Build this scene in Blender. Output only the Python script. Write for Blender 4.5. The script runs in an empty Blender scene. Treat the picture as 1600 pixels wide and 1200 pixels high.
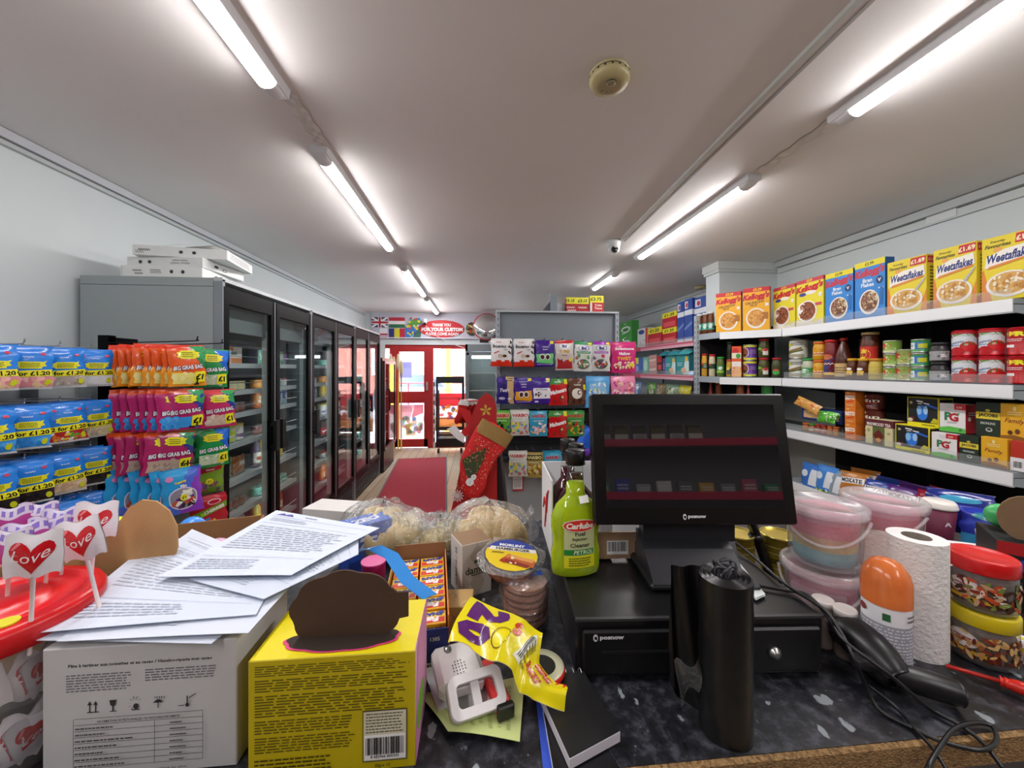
import bpy, math, random
from math import sin, cos, pi, radians, sqrt, atan2, tan
from mathutils import Matrix, Vector, Euler
SC = bpy.context.scene
COL = SC.collection
R = random.Random(7)
# ------------------------------------------------------------------ camera
TH = math.atan(54/600.0); CT, ST = cos(TH), sin(TH); CH = 1.5
cam = bpy.data.cameras.new('camera'); camo = bpy.data.objects.new('camera', cam); COL.objects.link(camo)
cam.sensor_width = 36; cam.lens = 36*600/1600.0; cam.shift_y = -24/1600.0; cam.clip_start = 0.02; cam.clip_end = 100
camo.location = (0, 0, CH); camo.rotation_euler = (pi/2, 0, -TH)
SC.camera = camo
# ------------------------------------------------------------------ sky and exposure
w = bpy.data.worlds.new('sky'); SC.world = w; w.use_nodes = True
bg = w.node_tree.nodes['Background']; bg.inputs[0].default_value = (0.86, 0.93, 1, 1); bg.inputs[1].default_value = 7.0
SC.view_settings.view_transform = 'Standard'; SC.view_settings.look = 'None'
SC.view_settings.exposure = 1.55; SC.view_settings.gamma = 1; SC.view_settings.use_curve_mapping = False
TUBE = 20.0
SC.cycles.use_denoising = True; SC.cycles.max_bounces = 10; SC.cycles.transparent_max_bounces = 24
SC.cycles.diffuse_bounces = 5; SC.cycles.glossy_bounces = 4; SC.cycles.caustics_reflective = False; SC.cycles.caustics_refractive = False
SC.cycles.sample_clamp_indirect = 4
# ------------------------------------------------------------------ measuring: where a sight line meets a level or an upright plane
def ray(x, y):
    xc = (x-800)/600.0; return xc*CT+ST, CT-xc*ST, (576-y)/600.0
def atz(x, y, z):
    a, b, c = ray(x, y); t = (z-CH)/c; return a*t, b*t
def aty(x, y, Y):
    a, b, c = ray(x, y); t = Y/b; return a*t, CH+c*t
def atx(x, y, X):
    a, b, c = ray(x, y); t = X/a; return b*t, CH+c*t
# ------------------------------------------------------------------ materials
def lin(h):
    if not isinstance(h, str): return tuple(h)+((1,) if len(h) == 3 else ())
    h = h.lstrip('#'); o = []
    if len(h) == 3: h = ''.join(c*2 for c in h)
    for i in (0, 2, 4):
        c = int(h[i:i+2], 16)/255; o.append(c/12.92 if c <= .04045 else ((c+.055)/1.055)**2.4)
    return tuple(o)+(1,)
MATS = {}
def nt(name):
    m = bpy.data.materials.new(name); m.use_nodes = True; n = m.node_tree; b = n.nodes['Principled BSDF']
    MATS[name] = m; return m, n, b
def colmat(name, rough=.5, metal=0, spec=.5, coat=0, noise=0, nscale=60, bump=0, bscale=60, trans=0, alpha=None, ndetail=3):
    """a surface whose own colour is the printed or painted colour stored on its faces"""
    m, n, b = nt(name); L = n.links
    a = n.nodes.new('ShaderNodeVertexColor'); a.layer_name = 'col'; src = a.outputs[0]
    tc = n.nodes.new('ShaderNodeTexCoord')
    if noise:
        no = n.nodes.new('ShaderNodeTexNoise'); no.inputs['Scale'].default_value = nscale; no.inputs['Detail'].default_value = ndetail
        L.new(tc.outputs['Object'], no.inputs['Vector'])
        mr = n.nodes.new('ShaderNodeMapRange'); mr.inputs[3].default_value = 1-noise; mr.inputs[4].default_value = 1+noise*.6
        L.new(no.outputs[0], mr.inputs[0])
        mx = n.nodes.new('ShaderNodeVectorMath'); mx.operation = 'SCALE'; L.new(src, mx.inputs[0]); L.new(mr.outputs[0], mx.inputs['Scale'])
        src = mx.outputs[0]
    L.new(src, b.inputs['Base Color'])
    b.inputs['Roughness'].default_value = rough; b.inputs['Metallic'].default_value = metal
    b.inputs['Specular IOR Level'].default_value = spec; b.inputs['Coat Weight'].default_value = coat
    if trans: b.inputs['Transmission Weight'].default_value = trans
    if alpha is not None: b.inputs['Alpha'].default_value = alpha
    if bump:
        nb = n.nodes.new('ShaderNodeTexNoise'); nb.inputs['Scale'].default_value = bscale; nb.inputs['Detail'].default_value = 4
        L.new(tc.outputs['Object'], nb.inputs['Vector'])
        bp = n.nodes.new('ShaderNodeBump'); bp.inputs['Strength'].default_value = bump; bp.inputs['Distance'].default_value = .004
        L.new(nb.outputs[0], bp.inputs['Height']); L.new(bp.outputs[0], b.inputs['Normal'])
    return m
colmat('matt', .75); colmat('card', .55, noise=.06, nscale=25); colmat('board', .85, noise=.16, nscale=18, bump=.1, bscale=200)
colmat('dark', .38, spec=.12); colmat('gloss', .28); colmat('film', .22, bump=.5, bscale=28, coat=.3); colmat('plastic', .35); colmat('softplastic', .5, bump=.1, bscale=90)
colmat('paint', .55, noise=.03, nscale=3); colmat('metal', .3, metal=.9); colmat('brushed', .42, metal=.6)
colmat('cloth', .95, noise=.25, nscale=220, bump=.6, bscale=260); colmat('tissue', .95, bump=.9, bscale=150, noise=.04)
colmat('sparkle', .35, noise=.5, nscale=160, bump=1, bscale=500, ndetail=1); colmat('blackfilm', .3, bump=.25, bscale=35)
colmat('meat', .6, noise=.3, nscale=70, bump=.8, bscale=120); colmat('bread', .8, noise=.14, nscale=30, bump=.6, bscale=35)
colmat('floss', .95, noise=.12, nscale=60, bump=.6, bscale=90)
colmat('liquid', .08, trans=.5, coat=.6)
def thin(name, alpha=.14, rough=.05, colour=(1, 1, 1, 1), bump=0, bscale=40, body=0, bodycol=(.8, .85, .85, 1)):
    m, n, b = nt(name); L = n.links; n.nodes.remove(b); out = n.nodes['Material Output']
    t = n.nodes.new('ShaderNodeBsdfTransparent'); t.inputs[0].default_value = colour
    g = n.nodes.new('ShaderNodeBsdfGlossy'); g.inputs['Roughness'].default_value = rough
    f = n.nodes.new('ShaderNodeLayerWeight'); f.inputs[0].default_value = .5
    pw = n.nodes.new('ShaderNodeMath'); pw.operation = 'POWER'; pw.inputs[1].default_value = 4.0; L.new(f.outputs['Facing'], pw.inputs[0])
    mr = n.nodes.new('ShaderNodeMapRange'); mr.inputs[1].default_value = 0; mr.inputs[2].default_value = 1; mr.inputs[3].default_value = alpha*.45; mr.inputs[4].default_value = .85
    L.new(pw.outputs[0], mr.inputs[0]); mx = n.nodes.new('ShaderNodeMixShader'); L.new(mr.outputs[0], mx.inputs[0])
    if bump:
        tc = n.nodes.new('ShaderNodeTexCoord'); nb = n.nodes.new('ShaderNodeTexNoise'); nb.inputs['Scale'].default_value = bscale; nb.inputs['Detail'].default_value = 3
        nb.inputs['Distortion'].default_value = 1.5
        L.new(tc.outputs['Object'], nb.inputs['Vector']); bp = n.nodes.new('ShaderNodeBump'); bp.inputs['Strength'].default_value = bump; bp.inputs['Distance'].default_value = .01
        L.new(nb.outputs[0], bp.inputs['Height']); L.new(bp.outputs[0], g.inputs['Normal']); L.new(bp.outputs[0], f.inputs['Normal'])
    if body:
        d = n.nodes.new('ShaderNodeBsdfDiffuse'); d.inputs[0].default_value = bodycol; m2 = n.nodes.new('ShaderNodeMixShader'); m2.inputs[0].default_value = body
        L.new(t.outputs[0], m2.inputs[1]); L.new(d.outputs[0], m2.inputs[2]); L.new(m2.outputs[0], mx.inputs[1])
    else: L.new(t.outputs[0], mx.inputs[1])
    L.new(g.outputs[0], mx.inputs[2]); L.new(mx.outputs[0], out.inputs[0]); return m
thin('glass', .10, .02, (.93, .96, .95, 1)); thin('clearfilm', .32, .10, bump=1, bscale=38, body=.08); thin('clearplastic', .12, .08, body=.12)
thin('bottleglass', .12, .04, (.95, .98, .96, 1)); thin('frosted', .12, .25, body=.24, bodycol=(.88, .84, .88, 1)); thin('acrylic', .10, .05, body=.10)
thin('orangelid', .12, .2, (1, .55, .3, 1), body=.7, bodycol=(.95, .25, .06, 1))
def emit(name, col, s):
    m, n, b = nt(name); b.inputs['Base Color'].default_value = (0, 0, 0, 1); b.inputs['Emission Color'].default_value = lin(col); b.inputs['Emission Strength'].default_value = s
emit('tube', (1, .97, .96), TUBE); emit('coolerlight', (.85, .95, 1), 3.5)
def tex(n, kind, scale, vec, **kw):
    t = n.nodes.new(kind)
    if 'Scale' in t.inputs: t.inputs['Scale'].default_value = scale
    for k, v in kw.items():
        if k in t.inputs: t.inputs[k].default_value = v
        else: setattr(t, k, v)
    n.links.new(vec, t.inputs['Vector']); return t
def ramp(n, src, stops):
    r = n.nodes.new('ShaderNodeValToRGB'); e = r.color_ramp.elements
    while len(e) < len(stops): e.new(.5)
    for i, (p, c) in enumerate(stops): e[i].position = p; e[i].color = lin(c)
    n.links.new(src, r.inputs[0]); return r.outputs[0]
def mixc(n, f, a, b, mode='MIX'):
    m = n.nodes.new('ShaderNodeMix'); m.data_type = 'RGBA'; m.blend_type = mode
    for s, i in ((f, 0), (a, 6), (b, 7)):
        if isinstance(s, (int, float)): m.inputs[i].default_value = s
        elif isinstance(s, (str, tuple)): m.inputs[i].default_value = lin(s)
        else: n.links.new(s, m.inputs[i])
    return m.outputs[2]
def objvec(n, sc=(1, 1, 1), rot=0):
    tc = n.nodes.new('ShaderNodeTexCoord'); mp = n.nodes.new('ShaderNodeMapping'); mp.inputs['Scale'].default_value = sc; mp.inputs['Rotation'].default_value = (0, 0, rot)
    n.links.new(tc.outputs['Object'], mp.inputs[0]); return mp.outputs[0]
def special():
    # black speckled worktop laminate
    m, n, b = nt('laminate'); v = objvec(n)
    a = tex(n, 'ShaderNodeTexNoise', 38, v, Detail=5.0, Roughness=.7).outputs[0]
    base = ramp(n, a, [(.32, '0e0e11'), (.5, '24252b'), (.66, '4c4e57')])
    vo = tex(n, 'ShaderNodeTexVoronoi', 32, objvec(n, (1, .5, 1), .6), Randomness=1.0); nz = tex(n, 'ShaderNodeTexNoise', 30, v, Detail=4.0).outputs[0]
    d = n.nodes.new('ShaderNodeMath'); d.operation = 'ADD'; n.links.new(vo.outputs['Distance'], d.inputs[0]); n.links.new(nz, d.inputs[1])
    fl = ramp(n, d.outputs[0], [(.60, 'fff'), (.64, '000')])
    base = mixc(n, fl, base, '8f979c')
    vo2 = tex(n, 'ShaderNodeTexVoronoi', 90, v); f2 = ramp(n, vo2.outputs['Distance'], [(.10, 'fff'), (.18, '000')])
    n2 = ramp(n, tex(n, 'ShaderNodeTexNoise', 25, v).outputs[0], [(.55, '000'), (.62, 'fff')])
    k = mixc(n, 1.0, f2, n2, 'MULTIPLY'); base = mixc(n, k, base, '6a7076')
    n.links.new(base, b.inputs['Base Color']); b.inputs['Roughness'].default_value = .34
    # chipboard
    m, n, b = nt('chipboard'); v = objvec(n, (1, 1, 2))
    c = tex(n, 'ShaderNodeTexVoronoi', 260, v); col = ramp(n, c.outputs['Color'], [(0, '5c4429'), (.45, '8b6b42'), (.8, 'a88457'), (1, '6d5232')])
    n.links.new(col, b.inputs['Base Color']); b.inputs['Roughness'].default_value = .9
    bp = n.nodes.new('ShaderNodeBump'); bp.inputs['Distance'].default_value = .003; bp.inputs['Strength'].default_value = .8; n.links.new(c.outputs['Distance'], bp.inputs['Height']); n.links.new(bp.outputs[0], b.inputs['Normal'])
    # pale wood planks
    m, n, b = nt('planks'); v = objvec(n, (1, 1, 1), pi/2)
    br = tex(n, 'ShaderNodeTexBrick', 1.0, v); br.inputs['Color1'].default_value = lin('cdbba3'); br.inputs['Color2'].default_value = lin('bba88e'); br.inputs['Mortar'].default_value = lin('6e5f4e')
    br.inputs['Mortar Size'].default_value = .004; br.inputs['Brick Width'].default_value = 1.2; br.inputs['Row Height'].default_value = .13
    g = tex(n, 'ShaderNodeTexNoise', 5, objvec(n, (9, 1, 1)), Detail=5.0).outputs[0]
    n.links.new(mixc(n, .6, br.outputs[0], ramp(n, g, [(.3, '8f7d66'), (.7, 'cdbda6')]), 'MULTIPLY'), b.inputs['Base Color'])
    b.inputs['Base Color'].links[0].from_node.inputs[0].default_value = .35; b.inputs['Roughness'].default_value = .45
    # red mat
    m, n, b = nt('redmat'); v = objvec(n); g = tex(n, 'ShaderNodeTexNoise', 300, v, Detail=2.0).outputs[0]
    c = ramp(n, g, [(.3, '8a2130'), (.7, 'b03a48')]); sp = ramp(n, tex(n, 'ShaderNodeTexVoronoi', 14, v).outputs['Distance'], [(.035, 'fff'), (.05, '000')])
    n.links.new(mixc(n, sp, c, 'd9b9b2'), b.inputs['Base Color']); b.inputs['Roughness'].default_value = .95
    # painted ceiling and walls
    for nm, c1, c2, sc in (('ceilingpaint', 'ece8e6', 'f0eceb', 1.2), ('wallpaint', 'ccd4d6', 'd2d9db', 2.0)):
        m, n, b = nt(nm); v = objvec(n); g = tex(n, 'ShaderNodeTexNoise', sc, v, Detail=3.0).outputs[0]
        n.links.new(ramp(n, g, [(.3, c1), (.7, c2)]), b.inputs['Base Color']); b.inputs['Roughness'].default_value = .6 if nm[0] == 'c' else .5
        bp = n.nodes.new('ShaderNodeBump'); bp.inputs['Distance'].default_value = .002; bp.inputs['Strength'].default_value = .3
        n.links.new(tex(n, 'ShaderNodeTexNoise', 30, v, Detail=4.0).outputs[0], bp.inputs['Height']); n.links.new(bp.outputs[0], b.inputs['Normal'])
    m, n, b = nt('redbrick'); v = objvec(n, (1, 1, 1)); tc = n.nodes.new('ShaderNodeTexCoord'); sx = n.nodes.new('ShaderNodeSeparateXYZ'); cx = n.nodes.new('ShaderNodeCombineXYZ')
    n.links.new(tc.outputs['Object'], sx.inputs[0]); n.links.new(sx.outputs[0], cx.inputs[0]); n.links.new(sx.outputs[2], cx.inputs[1])
    br = tex(n, 'ShaderNodeTexBrick', 4.5, cx.outputs[0]); br.inputs['Color1'].default_value = lin('b06a60'); br.inputs['Color2'].default_value = lin('a05a50'); br.inputs['Mortar'].default_value = lin('b07a6c')
    n.links.new(br.outputs[0], b.inputs['Base Color']); b.inputs['Roughness'].default_value = .9
    m, n, b = nt('screen'); b.inputs['Base Color'].default_value = lin('1b1b1d'); b.inputs['Roughness'].default_value = .03; b.inputs['Coat Weight'].default_value = 1; b.inputs['Coat Roughness'].default_value = .02; b.inputs['Specular IOR Level'].default_value = 1
    m, n, b = nt('mirror'); b.inputs['Base Color'].default_value = (.85, .85, .85, 1); b.inputs['Roughness'].default_value = .03; b.inputs['Metallic'].default_value = 1
special()
# ------------------------------------------------------------------ text outlines
_TX = {}
def textmesh(s, bold=0.0, res=2):
    k = (s, bold, res)
    if k in _TX: return _TX[k]
    c = bpy.data.curves.new('t', 'FONT'); c.body = s; c.size = 1; c.offset = bold; c.resolution_u = res
    o = bpy.data.objects.new('t', c); me = bpy.data.meshes.new_from_object(o)
    vs = [(v.co.x, v.co.y) for v in me.vertices]; fs = [tuple(p.vertices) for p in me.polygons]
    if vs:
        x0 = min(v[0] for v in vs); x1 = max(v[0] for v in vs)
        y0 = min(v[1] for v in vs); y1 = max(v[1] for v in vs)
    else: x0 = x1 = y0 = y1 = 0
    vs = [(v[0]-x0, v[1]-y0) for v in vs]
    bpy.data.objects.remove(o); bpy.data.curves.remove(c); bpy.data.meshes.remove(me)
    _TX[k] = (vs, fs, max(x1-x0, 1e-4), max(y1-y0, 1e-4)); return _TX[k]
# ------------------------------------------------------------------ mesh builder
class MB:
    def __init__(s): s.v = []; s.f = []; s.c = []; s.m = []; s.sm = []; s.T = None
    def add(s, p):
        if s.T is not None: p = s.T @ Vector(p)
        s.v.append(tuple(p)); return len(s.v)-1
    def face(s, ids, col, mat, smooth=False): s.f.append(tuple(ids)); s.c.append(lin(col)); s.m.append(mat); s.sm.append(smooth)
    def poly(s, pts, col, mat, smooth=False): s.face([s.add(p) for p in pts], col, mat, smooth)
    def box(s, c, d, col, mat='card', rz=0, cols=None, bev=0):
        """box centred at c with dims d; cols may give (front -y, right +x, back +y, left -x, top, bottom)"""
        x, y, z = d[0]/2, d[1]/2, d[2]/2; M = Matrix.Translation(c) @ Matrix.Rotation(rz, 4, 'Z')
        def P(a, b, e): return M @ Vector((a*x, b*y, e*z))
        Q = [[(-1,-1,-1),(1,-1,-1),(1,-1,1),(-1,-1,1)], [(1,-1,-1),(1,1,-1),(1,1,1),(1,-1,1)], [(1,1,-1),(-1,1,-1),(-1,1,1),(1,1,1)],
             [(-1,1,-1),(-1,-1,-1),(-1,-1,1),(-1,1,1)], [(-1,-1,1),(1,-1,1),(1,1,1),(-1,1,1)], [(-1,1,-1),(1,1,-1),(1,-1,-1),(-1,-1,-1)]]
        if bev:
            b = bev
            def PB(a, bb, e, k):
                q = [a*x, bb*y, e*z]
                for i in range(3):
                    if i != k: q[i] -= (a, bb, e)[i]*b
                return M @ Vector(q)
            ax = [1, 0, 1, 0, 2, 2]
            for i, q in enumerate(Q): s.poly([PB(*p, ax[i]) for p in q], cols[i] if cols else col, mat)
            import itertools
            for i, q in enumerate(Q):       # edge chamfers
                for j in range(4):
                    p, r = q[j], q[(j+1) % 4]
                    for i2 in range(i+1, 6):
                        if p in Q[i2] and r in Q[i2]:
                            s.poly([PB(*r, ax[i]), PB(*p, ax[i]), PB(*p, ax[i2]), PB(*r, ax[i2])], cols[i] if cols else col, mat)
            for p in itertools.product((-1, 1), repeat=3):
                tri = [PB(*p, 0), PB(*p, 1), PB(*p, 2)]
                if p[0]*p[1]*p[2] < 0: tri.reverse()
                s.poly(tri, col, mat)
            return s
        ids = {}
        for q in Q:
            for p in q:
                if p not in ids: ids[p] = s.add(P(*p))
        for i, q in enumerate(Q): s.face([ids[p] for p in q], cols[i] if cols else col, mat)
        return s
    def grid(s, fn, nu, nv, col, mat, smooth=True, wrapu=False, flip=False):
        """fn(u,v)->point; col a colour or fn(u,v)->colour"""
        ids = [[s.add(fn(i/nu, j/nv)) for i in range(nu if wrapu else nu+1)] for j in range(nv+1)]
        for j in range(nv):
            for i in range(nu):
                i2 = (i+1) % nu if wrapu else i+1
                q = [ids[j][i], ids[j][i2], ids[j+1][i2], ids[j+1][i]]
                if flip: q.reverse()
                s.face(q, col((i+.5)/nu, (j+.5)/nv) if callable(col) else col, mat, smooth)
        return s
    def lathe(s, prof, n=24, c=(0, 0, 0), mat='plastic', col='fff', sy=1.0, cap=True):
        """prof: (r, z[, colour[, material]]) from bottom to top; colour of a ring covers the band above it"""
        rings = []
        for p in prof:
            rings.append([s.add((c[0]+p[0]*cos(2*pi*i/n), c[1]+p[0]*sin(2*pi*i/n)*sy, c[2]+p[1])) for i in range(n)])
        cc, mm = col, mat
        for k in range(len(prof)-1):
            if len(prof[k]) > 2 and prof[k][2]: cc = prof[k][2]
            if len(prof[k]) > 3: mm = prof[k][3]
            for i in range(n): s.face([rings[k][i], rings[k][(i+1) % n], rings[k+1][(i+1) % n], rings[k+1][i]], cc, mm, True)
        if cap:
            if prof[0][0] > 1e-4: s.face(list(reversed(rings[0])), (prof[0][2] if len(prof[0]) > 2 and prof[0][2] else col), mat)
            if prof[-1][0] > 1e-4: s.face(rings[-1], cc, mm)
        return s
    def tube(s, pts, r, col, mat='plastic', n=8, sub=True):
        P = [Vector(p) for p in pts]
        if sub and len(P) > 2:
            Q = []
            for i in range(len(P)-1):
                p0, p1, p2, p3 = P[max(i-1, 0)], P[i], P[i+1], P[min(i+2, len(P)-1)]
                for k in range(6):
                    t = k/6; Q.append(.5*((2*p1)+(p2-p0)*t+(2*p0-5*p1+4*p2-p3)*t*t+(3*p1-p0-3*p2+p3)*t**3))
            P = Q+[P[-1]]
        up = Vector((0, 0, 1)); rings = []
        for i, p in enumerate(P):
            d = (P[min(i+1, len(P)-1)]-P[max(i-1, 0)])
            if d.length < 1e-9: d = Vector((0, 0, 1))
            d.normalize()
            a = d.cross(up) if abs(d.dot(up)) < .98 else d.cross(Vector((1, 0, 0)))
            if rings and a.dot(la) < 0: a = -a
            a.normalize(); la = a; b = d.cross(a)
            rr = r if not callable(r) else r(i/(len(P)-1))
            rings.append([s.add(p+rr*(cos(2*pi*k/n)*a+sin(2*pi*k/n)*b)) for k in range(n)])
        for i in range(len(rings)-1):
            for k in range(n): s.face([rings[i][k], rings[i][(k+1) % n], rings[i+1][(k+1) % n], rings[i+1][k]], col, mat, True)
        s.face(rings[0], col, mat); s.face(list(reversed(rings[-1])), col, mat); return s
    def prism(s, pts, y0, y1, col, mat='card', ecol=None, emat=None, axis='y'):
        """outline pts (x,z) counter-clockwise seen from the front, from y0 (front) to y1"""
        def P(p, t): return (p[0], t, p[1]) if axis == 'y' else ((t, p[0], p[1]) if axis == 'x' else (p[0], p[1], t))
        a = [s.add(P(p, y0)) for p in pts]; b = [s.add(P(p, y1)) for p in pts]; n = len(pts)
        s.face(a, col, mat); s.face(list(reversed(b)), ecol or col, emat or mat)
        for i in range(n): s.face([a[(i+1) % n], a[i], b[i], b[(i+1) % n]], ecol or col, emat or mat)
        return s
    def decal(s, S, W, H, spec, mat='gloss', off=.0004):
        """printed artwork: S(x, y, lift)->point for x in [-W/2, W/2], y in [0, H]; spec in fractions of W and H"""
        for li, e in enumerate(spec):
            k = e[0]; L = off*(1+.55*li)
            if k == 'r':
                _, u0, v0, u1, v1, col = e[:6]; mt = e[6] if len(e) > 6 else mat
                nu = max(1, int(abs(u1-u0)*14)); nv = max(1, int(abs(v1-v0)*12))
                s.grid(lambda u, v: S((u0+(u1-u0)*u-.5)*W, (v0+(v1-v0)*v)*H, L), nu, nv, col, mt)
            elif k == 'q':      # quad from four corners
                _, P4, col = e
                s.grid(lambda u, v: S(((P4[0][0]*(1-u)+P4[1][0]*u)*(1-v)+(P4[3][0]*(1-u)+P4[2][0]*u)*v-.5)*W, ((P4[0][1]*(1-u)+P4[1][1]*u)*(1-v)+(P4[3][1]*(1-u)+P4[2][1]*u)*v)*H, L), 10, 6, col, mat)
            elif k == 'e':
                _, uc, vc, ru, rv, col = e[:6]; n = 18
                c = s.add(S((uc-.5)*W, vc*H, L)); prev = None
                for rr in (.5, 1.0):
                    ring = [s.add(S((uc-.5+ru*rr*cos(2*pi*i/n))*W, (vc+rv*rr*sin(2*pi*i/n))*H, L)) for i in range(n)]
                    for i in range(n):
                        if prev is None: s.face([c, ring[i], ring[(i+1) % n]], col, mat, True)
                        else: s.face([prev[i], ring[i], ring[(i+1) % n], prev[(i+1) % n]], col, mat, True)
                    prev = ring
            elif k == 'o':      # ring outline
                _, uc, vc, ru, rv, th, col = e
                s.grid(lambda u, v: S((uc-.5+ru*(1-th*v)*cos(2*pi*u))*W, (vc+rv*(1-th*v)*sin(2*pi*u))*H, L), 22, 1, col, mat, flip=True)
            elif k == 'p':
                P = e[1]; cu = sum(q[0] for q in P)/len(P); cv = sum(q[1] for q in P)/len(P)
                def tri(a, b, c, d):
                    if d < 3 and max(math.dist(a, b), math.dist(b, c), math.dist(a, c)) > .2:
                        ab, bc, ca = [((p[0]+q[0])/2, (p[1]+q[1])/2) for p, q in ((a, b), (b, c), (c, a))]
                        tri(a, ab, ca, d+1); tri(ab, b, bc, d+1); tri(ca, bc, c, d+1); tri(ab, bc, ca, d+1)
                    else: s.poly([S((q[0]-.5)*W, q[1]*H, L) for q in (a, b, c)], e[2], mat, True)
                for i in range(len(P)): tri(P[i], P[(i+1) % len(P)], (cu, cv), 0)
            elif k == 't':      # 't', string, uc, vc, cap height (fraction of H), colour, {w: max width fraction, rot, shear, bold, arc, res}
                _, st, uc, vc, h, col = e[:6]; o = e[6] if len(e) > 6 else {}
                if st == '~':       # print too small to read: a wavering stroke
                    hw = o.get('w', min(.5, h*H*3.2/W))/2; n = 14; up = [(uc-hw+2*hw*i/n, vc+h*(.32*sin(i*2.1)+.16)) for i in range(n+1)]; dn = [(q[0], q[1]-h*.34) for q in up]
                    for i in range(n): s.poly([S((q[0]-.5)*W, q[1]*H, L) for q in (dn[i], dn[i+1], up[i+1], up[i])], col, mat)
                    continue
                vs, fs, tw, th = textmesh(st, o.get('bold', .012), o.get('res', 2)); sc = h*H/th; sx = sc
                if 'w' in o: sx = o['w']*W/tw
                elif tw*sc > W*.96: sx = W*.96/tw
                ca, sa = cos(radians(o.get('rot', 0))), sin(radians(o.get('rot', 0))); sh = o.get('shear', 0); arc = o.get('arc', 0); ids = []
                if o.get('sub'):
                    vs = list(vs); fs = [tuple(f) for f in fs]
                    for _ in range(3):
                        nf = []; mid = {}
                        def mp(a, b):
                            q = (min(a, b), max(a, b))
                            if q not in mid: vs.append(((vs[a][0]+vs[b][0])/2, (vs[a][1]+vs[b][1])/2)); mid[q] = len(vs)-1
                            return mid[q]
                        for f in fs:
                            if len(f) != 3: nf.append(f); continue
                            a, b, c = f; m1, m2, m3 = mp(a, b), mp(b, c), mp(c, a); nf += [(a, m1, m3), (m1, b, m2), (m3, m2, c), (m1, m2, m3)]
                        fs = nf
                for (x, y) in vs:
                    px = (x-tw/2)*sx+(y-th/2)*sc*sh; py = (y-th/2)*sc+arc*H*(1-(2*(x/tw)-1)**2)
                    ids.append(s.add(S((uc-.5)*W+px*ca-py*sa, vc*H+px*sa+py*ca, L)))
                for f in fs: s.face([ids[i] for i in f], col, mat)
            elif k == 'b':      # scattered pieces: region, count, size, colours, seed, aspect
                _, u0, v0, u1, v1, nn, sz, cols, seed = e[:9]; asp = e[9] if len(e) > 9 else .6; rr = random.Random(seed); n = 8
                for q in range(nn):
                    uc = rr.uniform(u0, u1); vc = rr.uniform(v0, v1); a = rr.uniform(0, pi); r1 = sz*rr.uniform(.7, 1.2); r2 = r1*asp; LL = L+.00004*q; col = rr.choice(cols)
                    s.face([s.add(S((uc-.5)*W+(r1*cos(t)*cos(a)-r2*sin(t)*sin(a)), vc*H+(r1*cos(t)*sin(a)+r2*sin(t)*cos(a)), LL)) for t in [2*pi*i/n for i in range(n)]], col, mat)
            elif k == 'bar':    # barcode
                _, u0, v0, u1, v1 = e[:5]; rr = random.Random(3); x = 0
                self_r = [('r', u0, v0, u1, v1, 'f2f2f2')]; s.decal(S, W, H, self_r, mat, L)
                while x < .92:
                    wd = rr.choice((.012, .02, .035)); ua = u0+(u1-u0)*(.04+x); ub = u0+(u1-u0)*(.04+x+wd)
                    s.poly([S((ua-.5)*W, (v0+(v1-v0)*.22)*H, L*1.6), S((ub-.5)*W, (v0+(v1-v0)*.22)*H, L*1.6), S((ub-.5)*W, (v0+(v1-v0)*.92)*H, L*1.6), S((ua-.5)*W, (v0+(v1-v0)*.92)*H, L*1.6)], '111', mat)
                    x += wd+rr.choice((.015, .025, .03))
            elif k == 'l':      # lines of tiny print: region, count, colour, seed
                _, u0, v0, u1, v1, nn, col, seed = e[:8]; rr = random.Random(seed)
                for q in range(nn):
                    vv = v1-(v1-v0)*(q+.5)/nn; hh = (v1-v0)/nn*.22; x = u0
                    end = u1-(u1-u0)*rr.uniform(0, .12)
                    while x < end:
                        wd = min((u1-u0)*rr.uniform(.04, .13), end-x)
                        s.poly([S((x-.5)*W, (vv-hh)*H, L), S((x+wd-.5)*W, (vv-hh)*H, L), S((x+wd-.5)*W, (vv+hh)*H, L), S((x-.5)*W, (vv+hh)*H, L)], col, mat)
                        x += wd+(u1-u0)*.018
        return s
    def mesh(s, name):
        me = bpy.data.meshes.new(name); me.from_pydata(s.v, [], s.f)
        names = []
        for m in s.m:
            if m not in names: names.append(m)
        for m in names: me.materials.append(MATS[m])
        me.polygons.foreach_set('material_index', [names.index(m) for m in s.m]); me.polygons.foreach_set('use_smooth', s.sm)
        at = me.color_attributes.new('col', 'FLOAT_COLOR', 'CORNER'); buf = []
        for f, c in zip(s.f, s.c): buf.extend(list(c)*len(f))
        at.data.foreach_set('color', buf); me.update(); return me
    def build(s, name, parent=None): return ob(name, s.mesh(name), parent)
def ob(name, me, parent=None, loc=(0, 0, 0), rot=(0, 0, 0), sc=None):
    o = bpy.data.objects.new(name, me); COL.objects.link(o)
    o.location = loc; o.rotation_euler = rot
    if sc: o.scale = sc
    if parent: o.parent = parent
    return o
def tag(o, label, cat, group=None, kind=None):
    o['label'] = label; o['category'] = cat
    if group: o['group'] = group
    if kind: o['kind'] = kind
    return o
def struct(o): o['kind'] = 'structure'; return o
def flat(o=(0, 0, 0), u=(1, 0, 0), v=(0, 0, 1)):
    o, u, v = Vector(o), Vector(u).normalized(), Vector(v).normalized(); n = u.cross(v)
    return lambda x, y, l: o+u*x+v*y+n*l
def cyl(r, z0=0, c=(0, 0), sy=1, rfn=None):
    def S(x, y, l):
        rr = (rfn(y) if rfn else r)+l+.0003; a = x/r-pi/2
        return Vector((c[0]+rr*cos(a), c[1]+rr*sin(a)*sy, z0+y))
    return S
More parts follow.
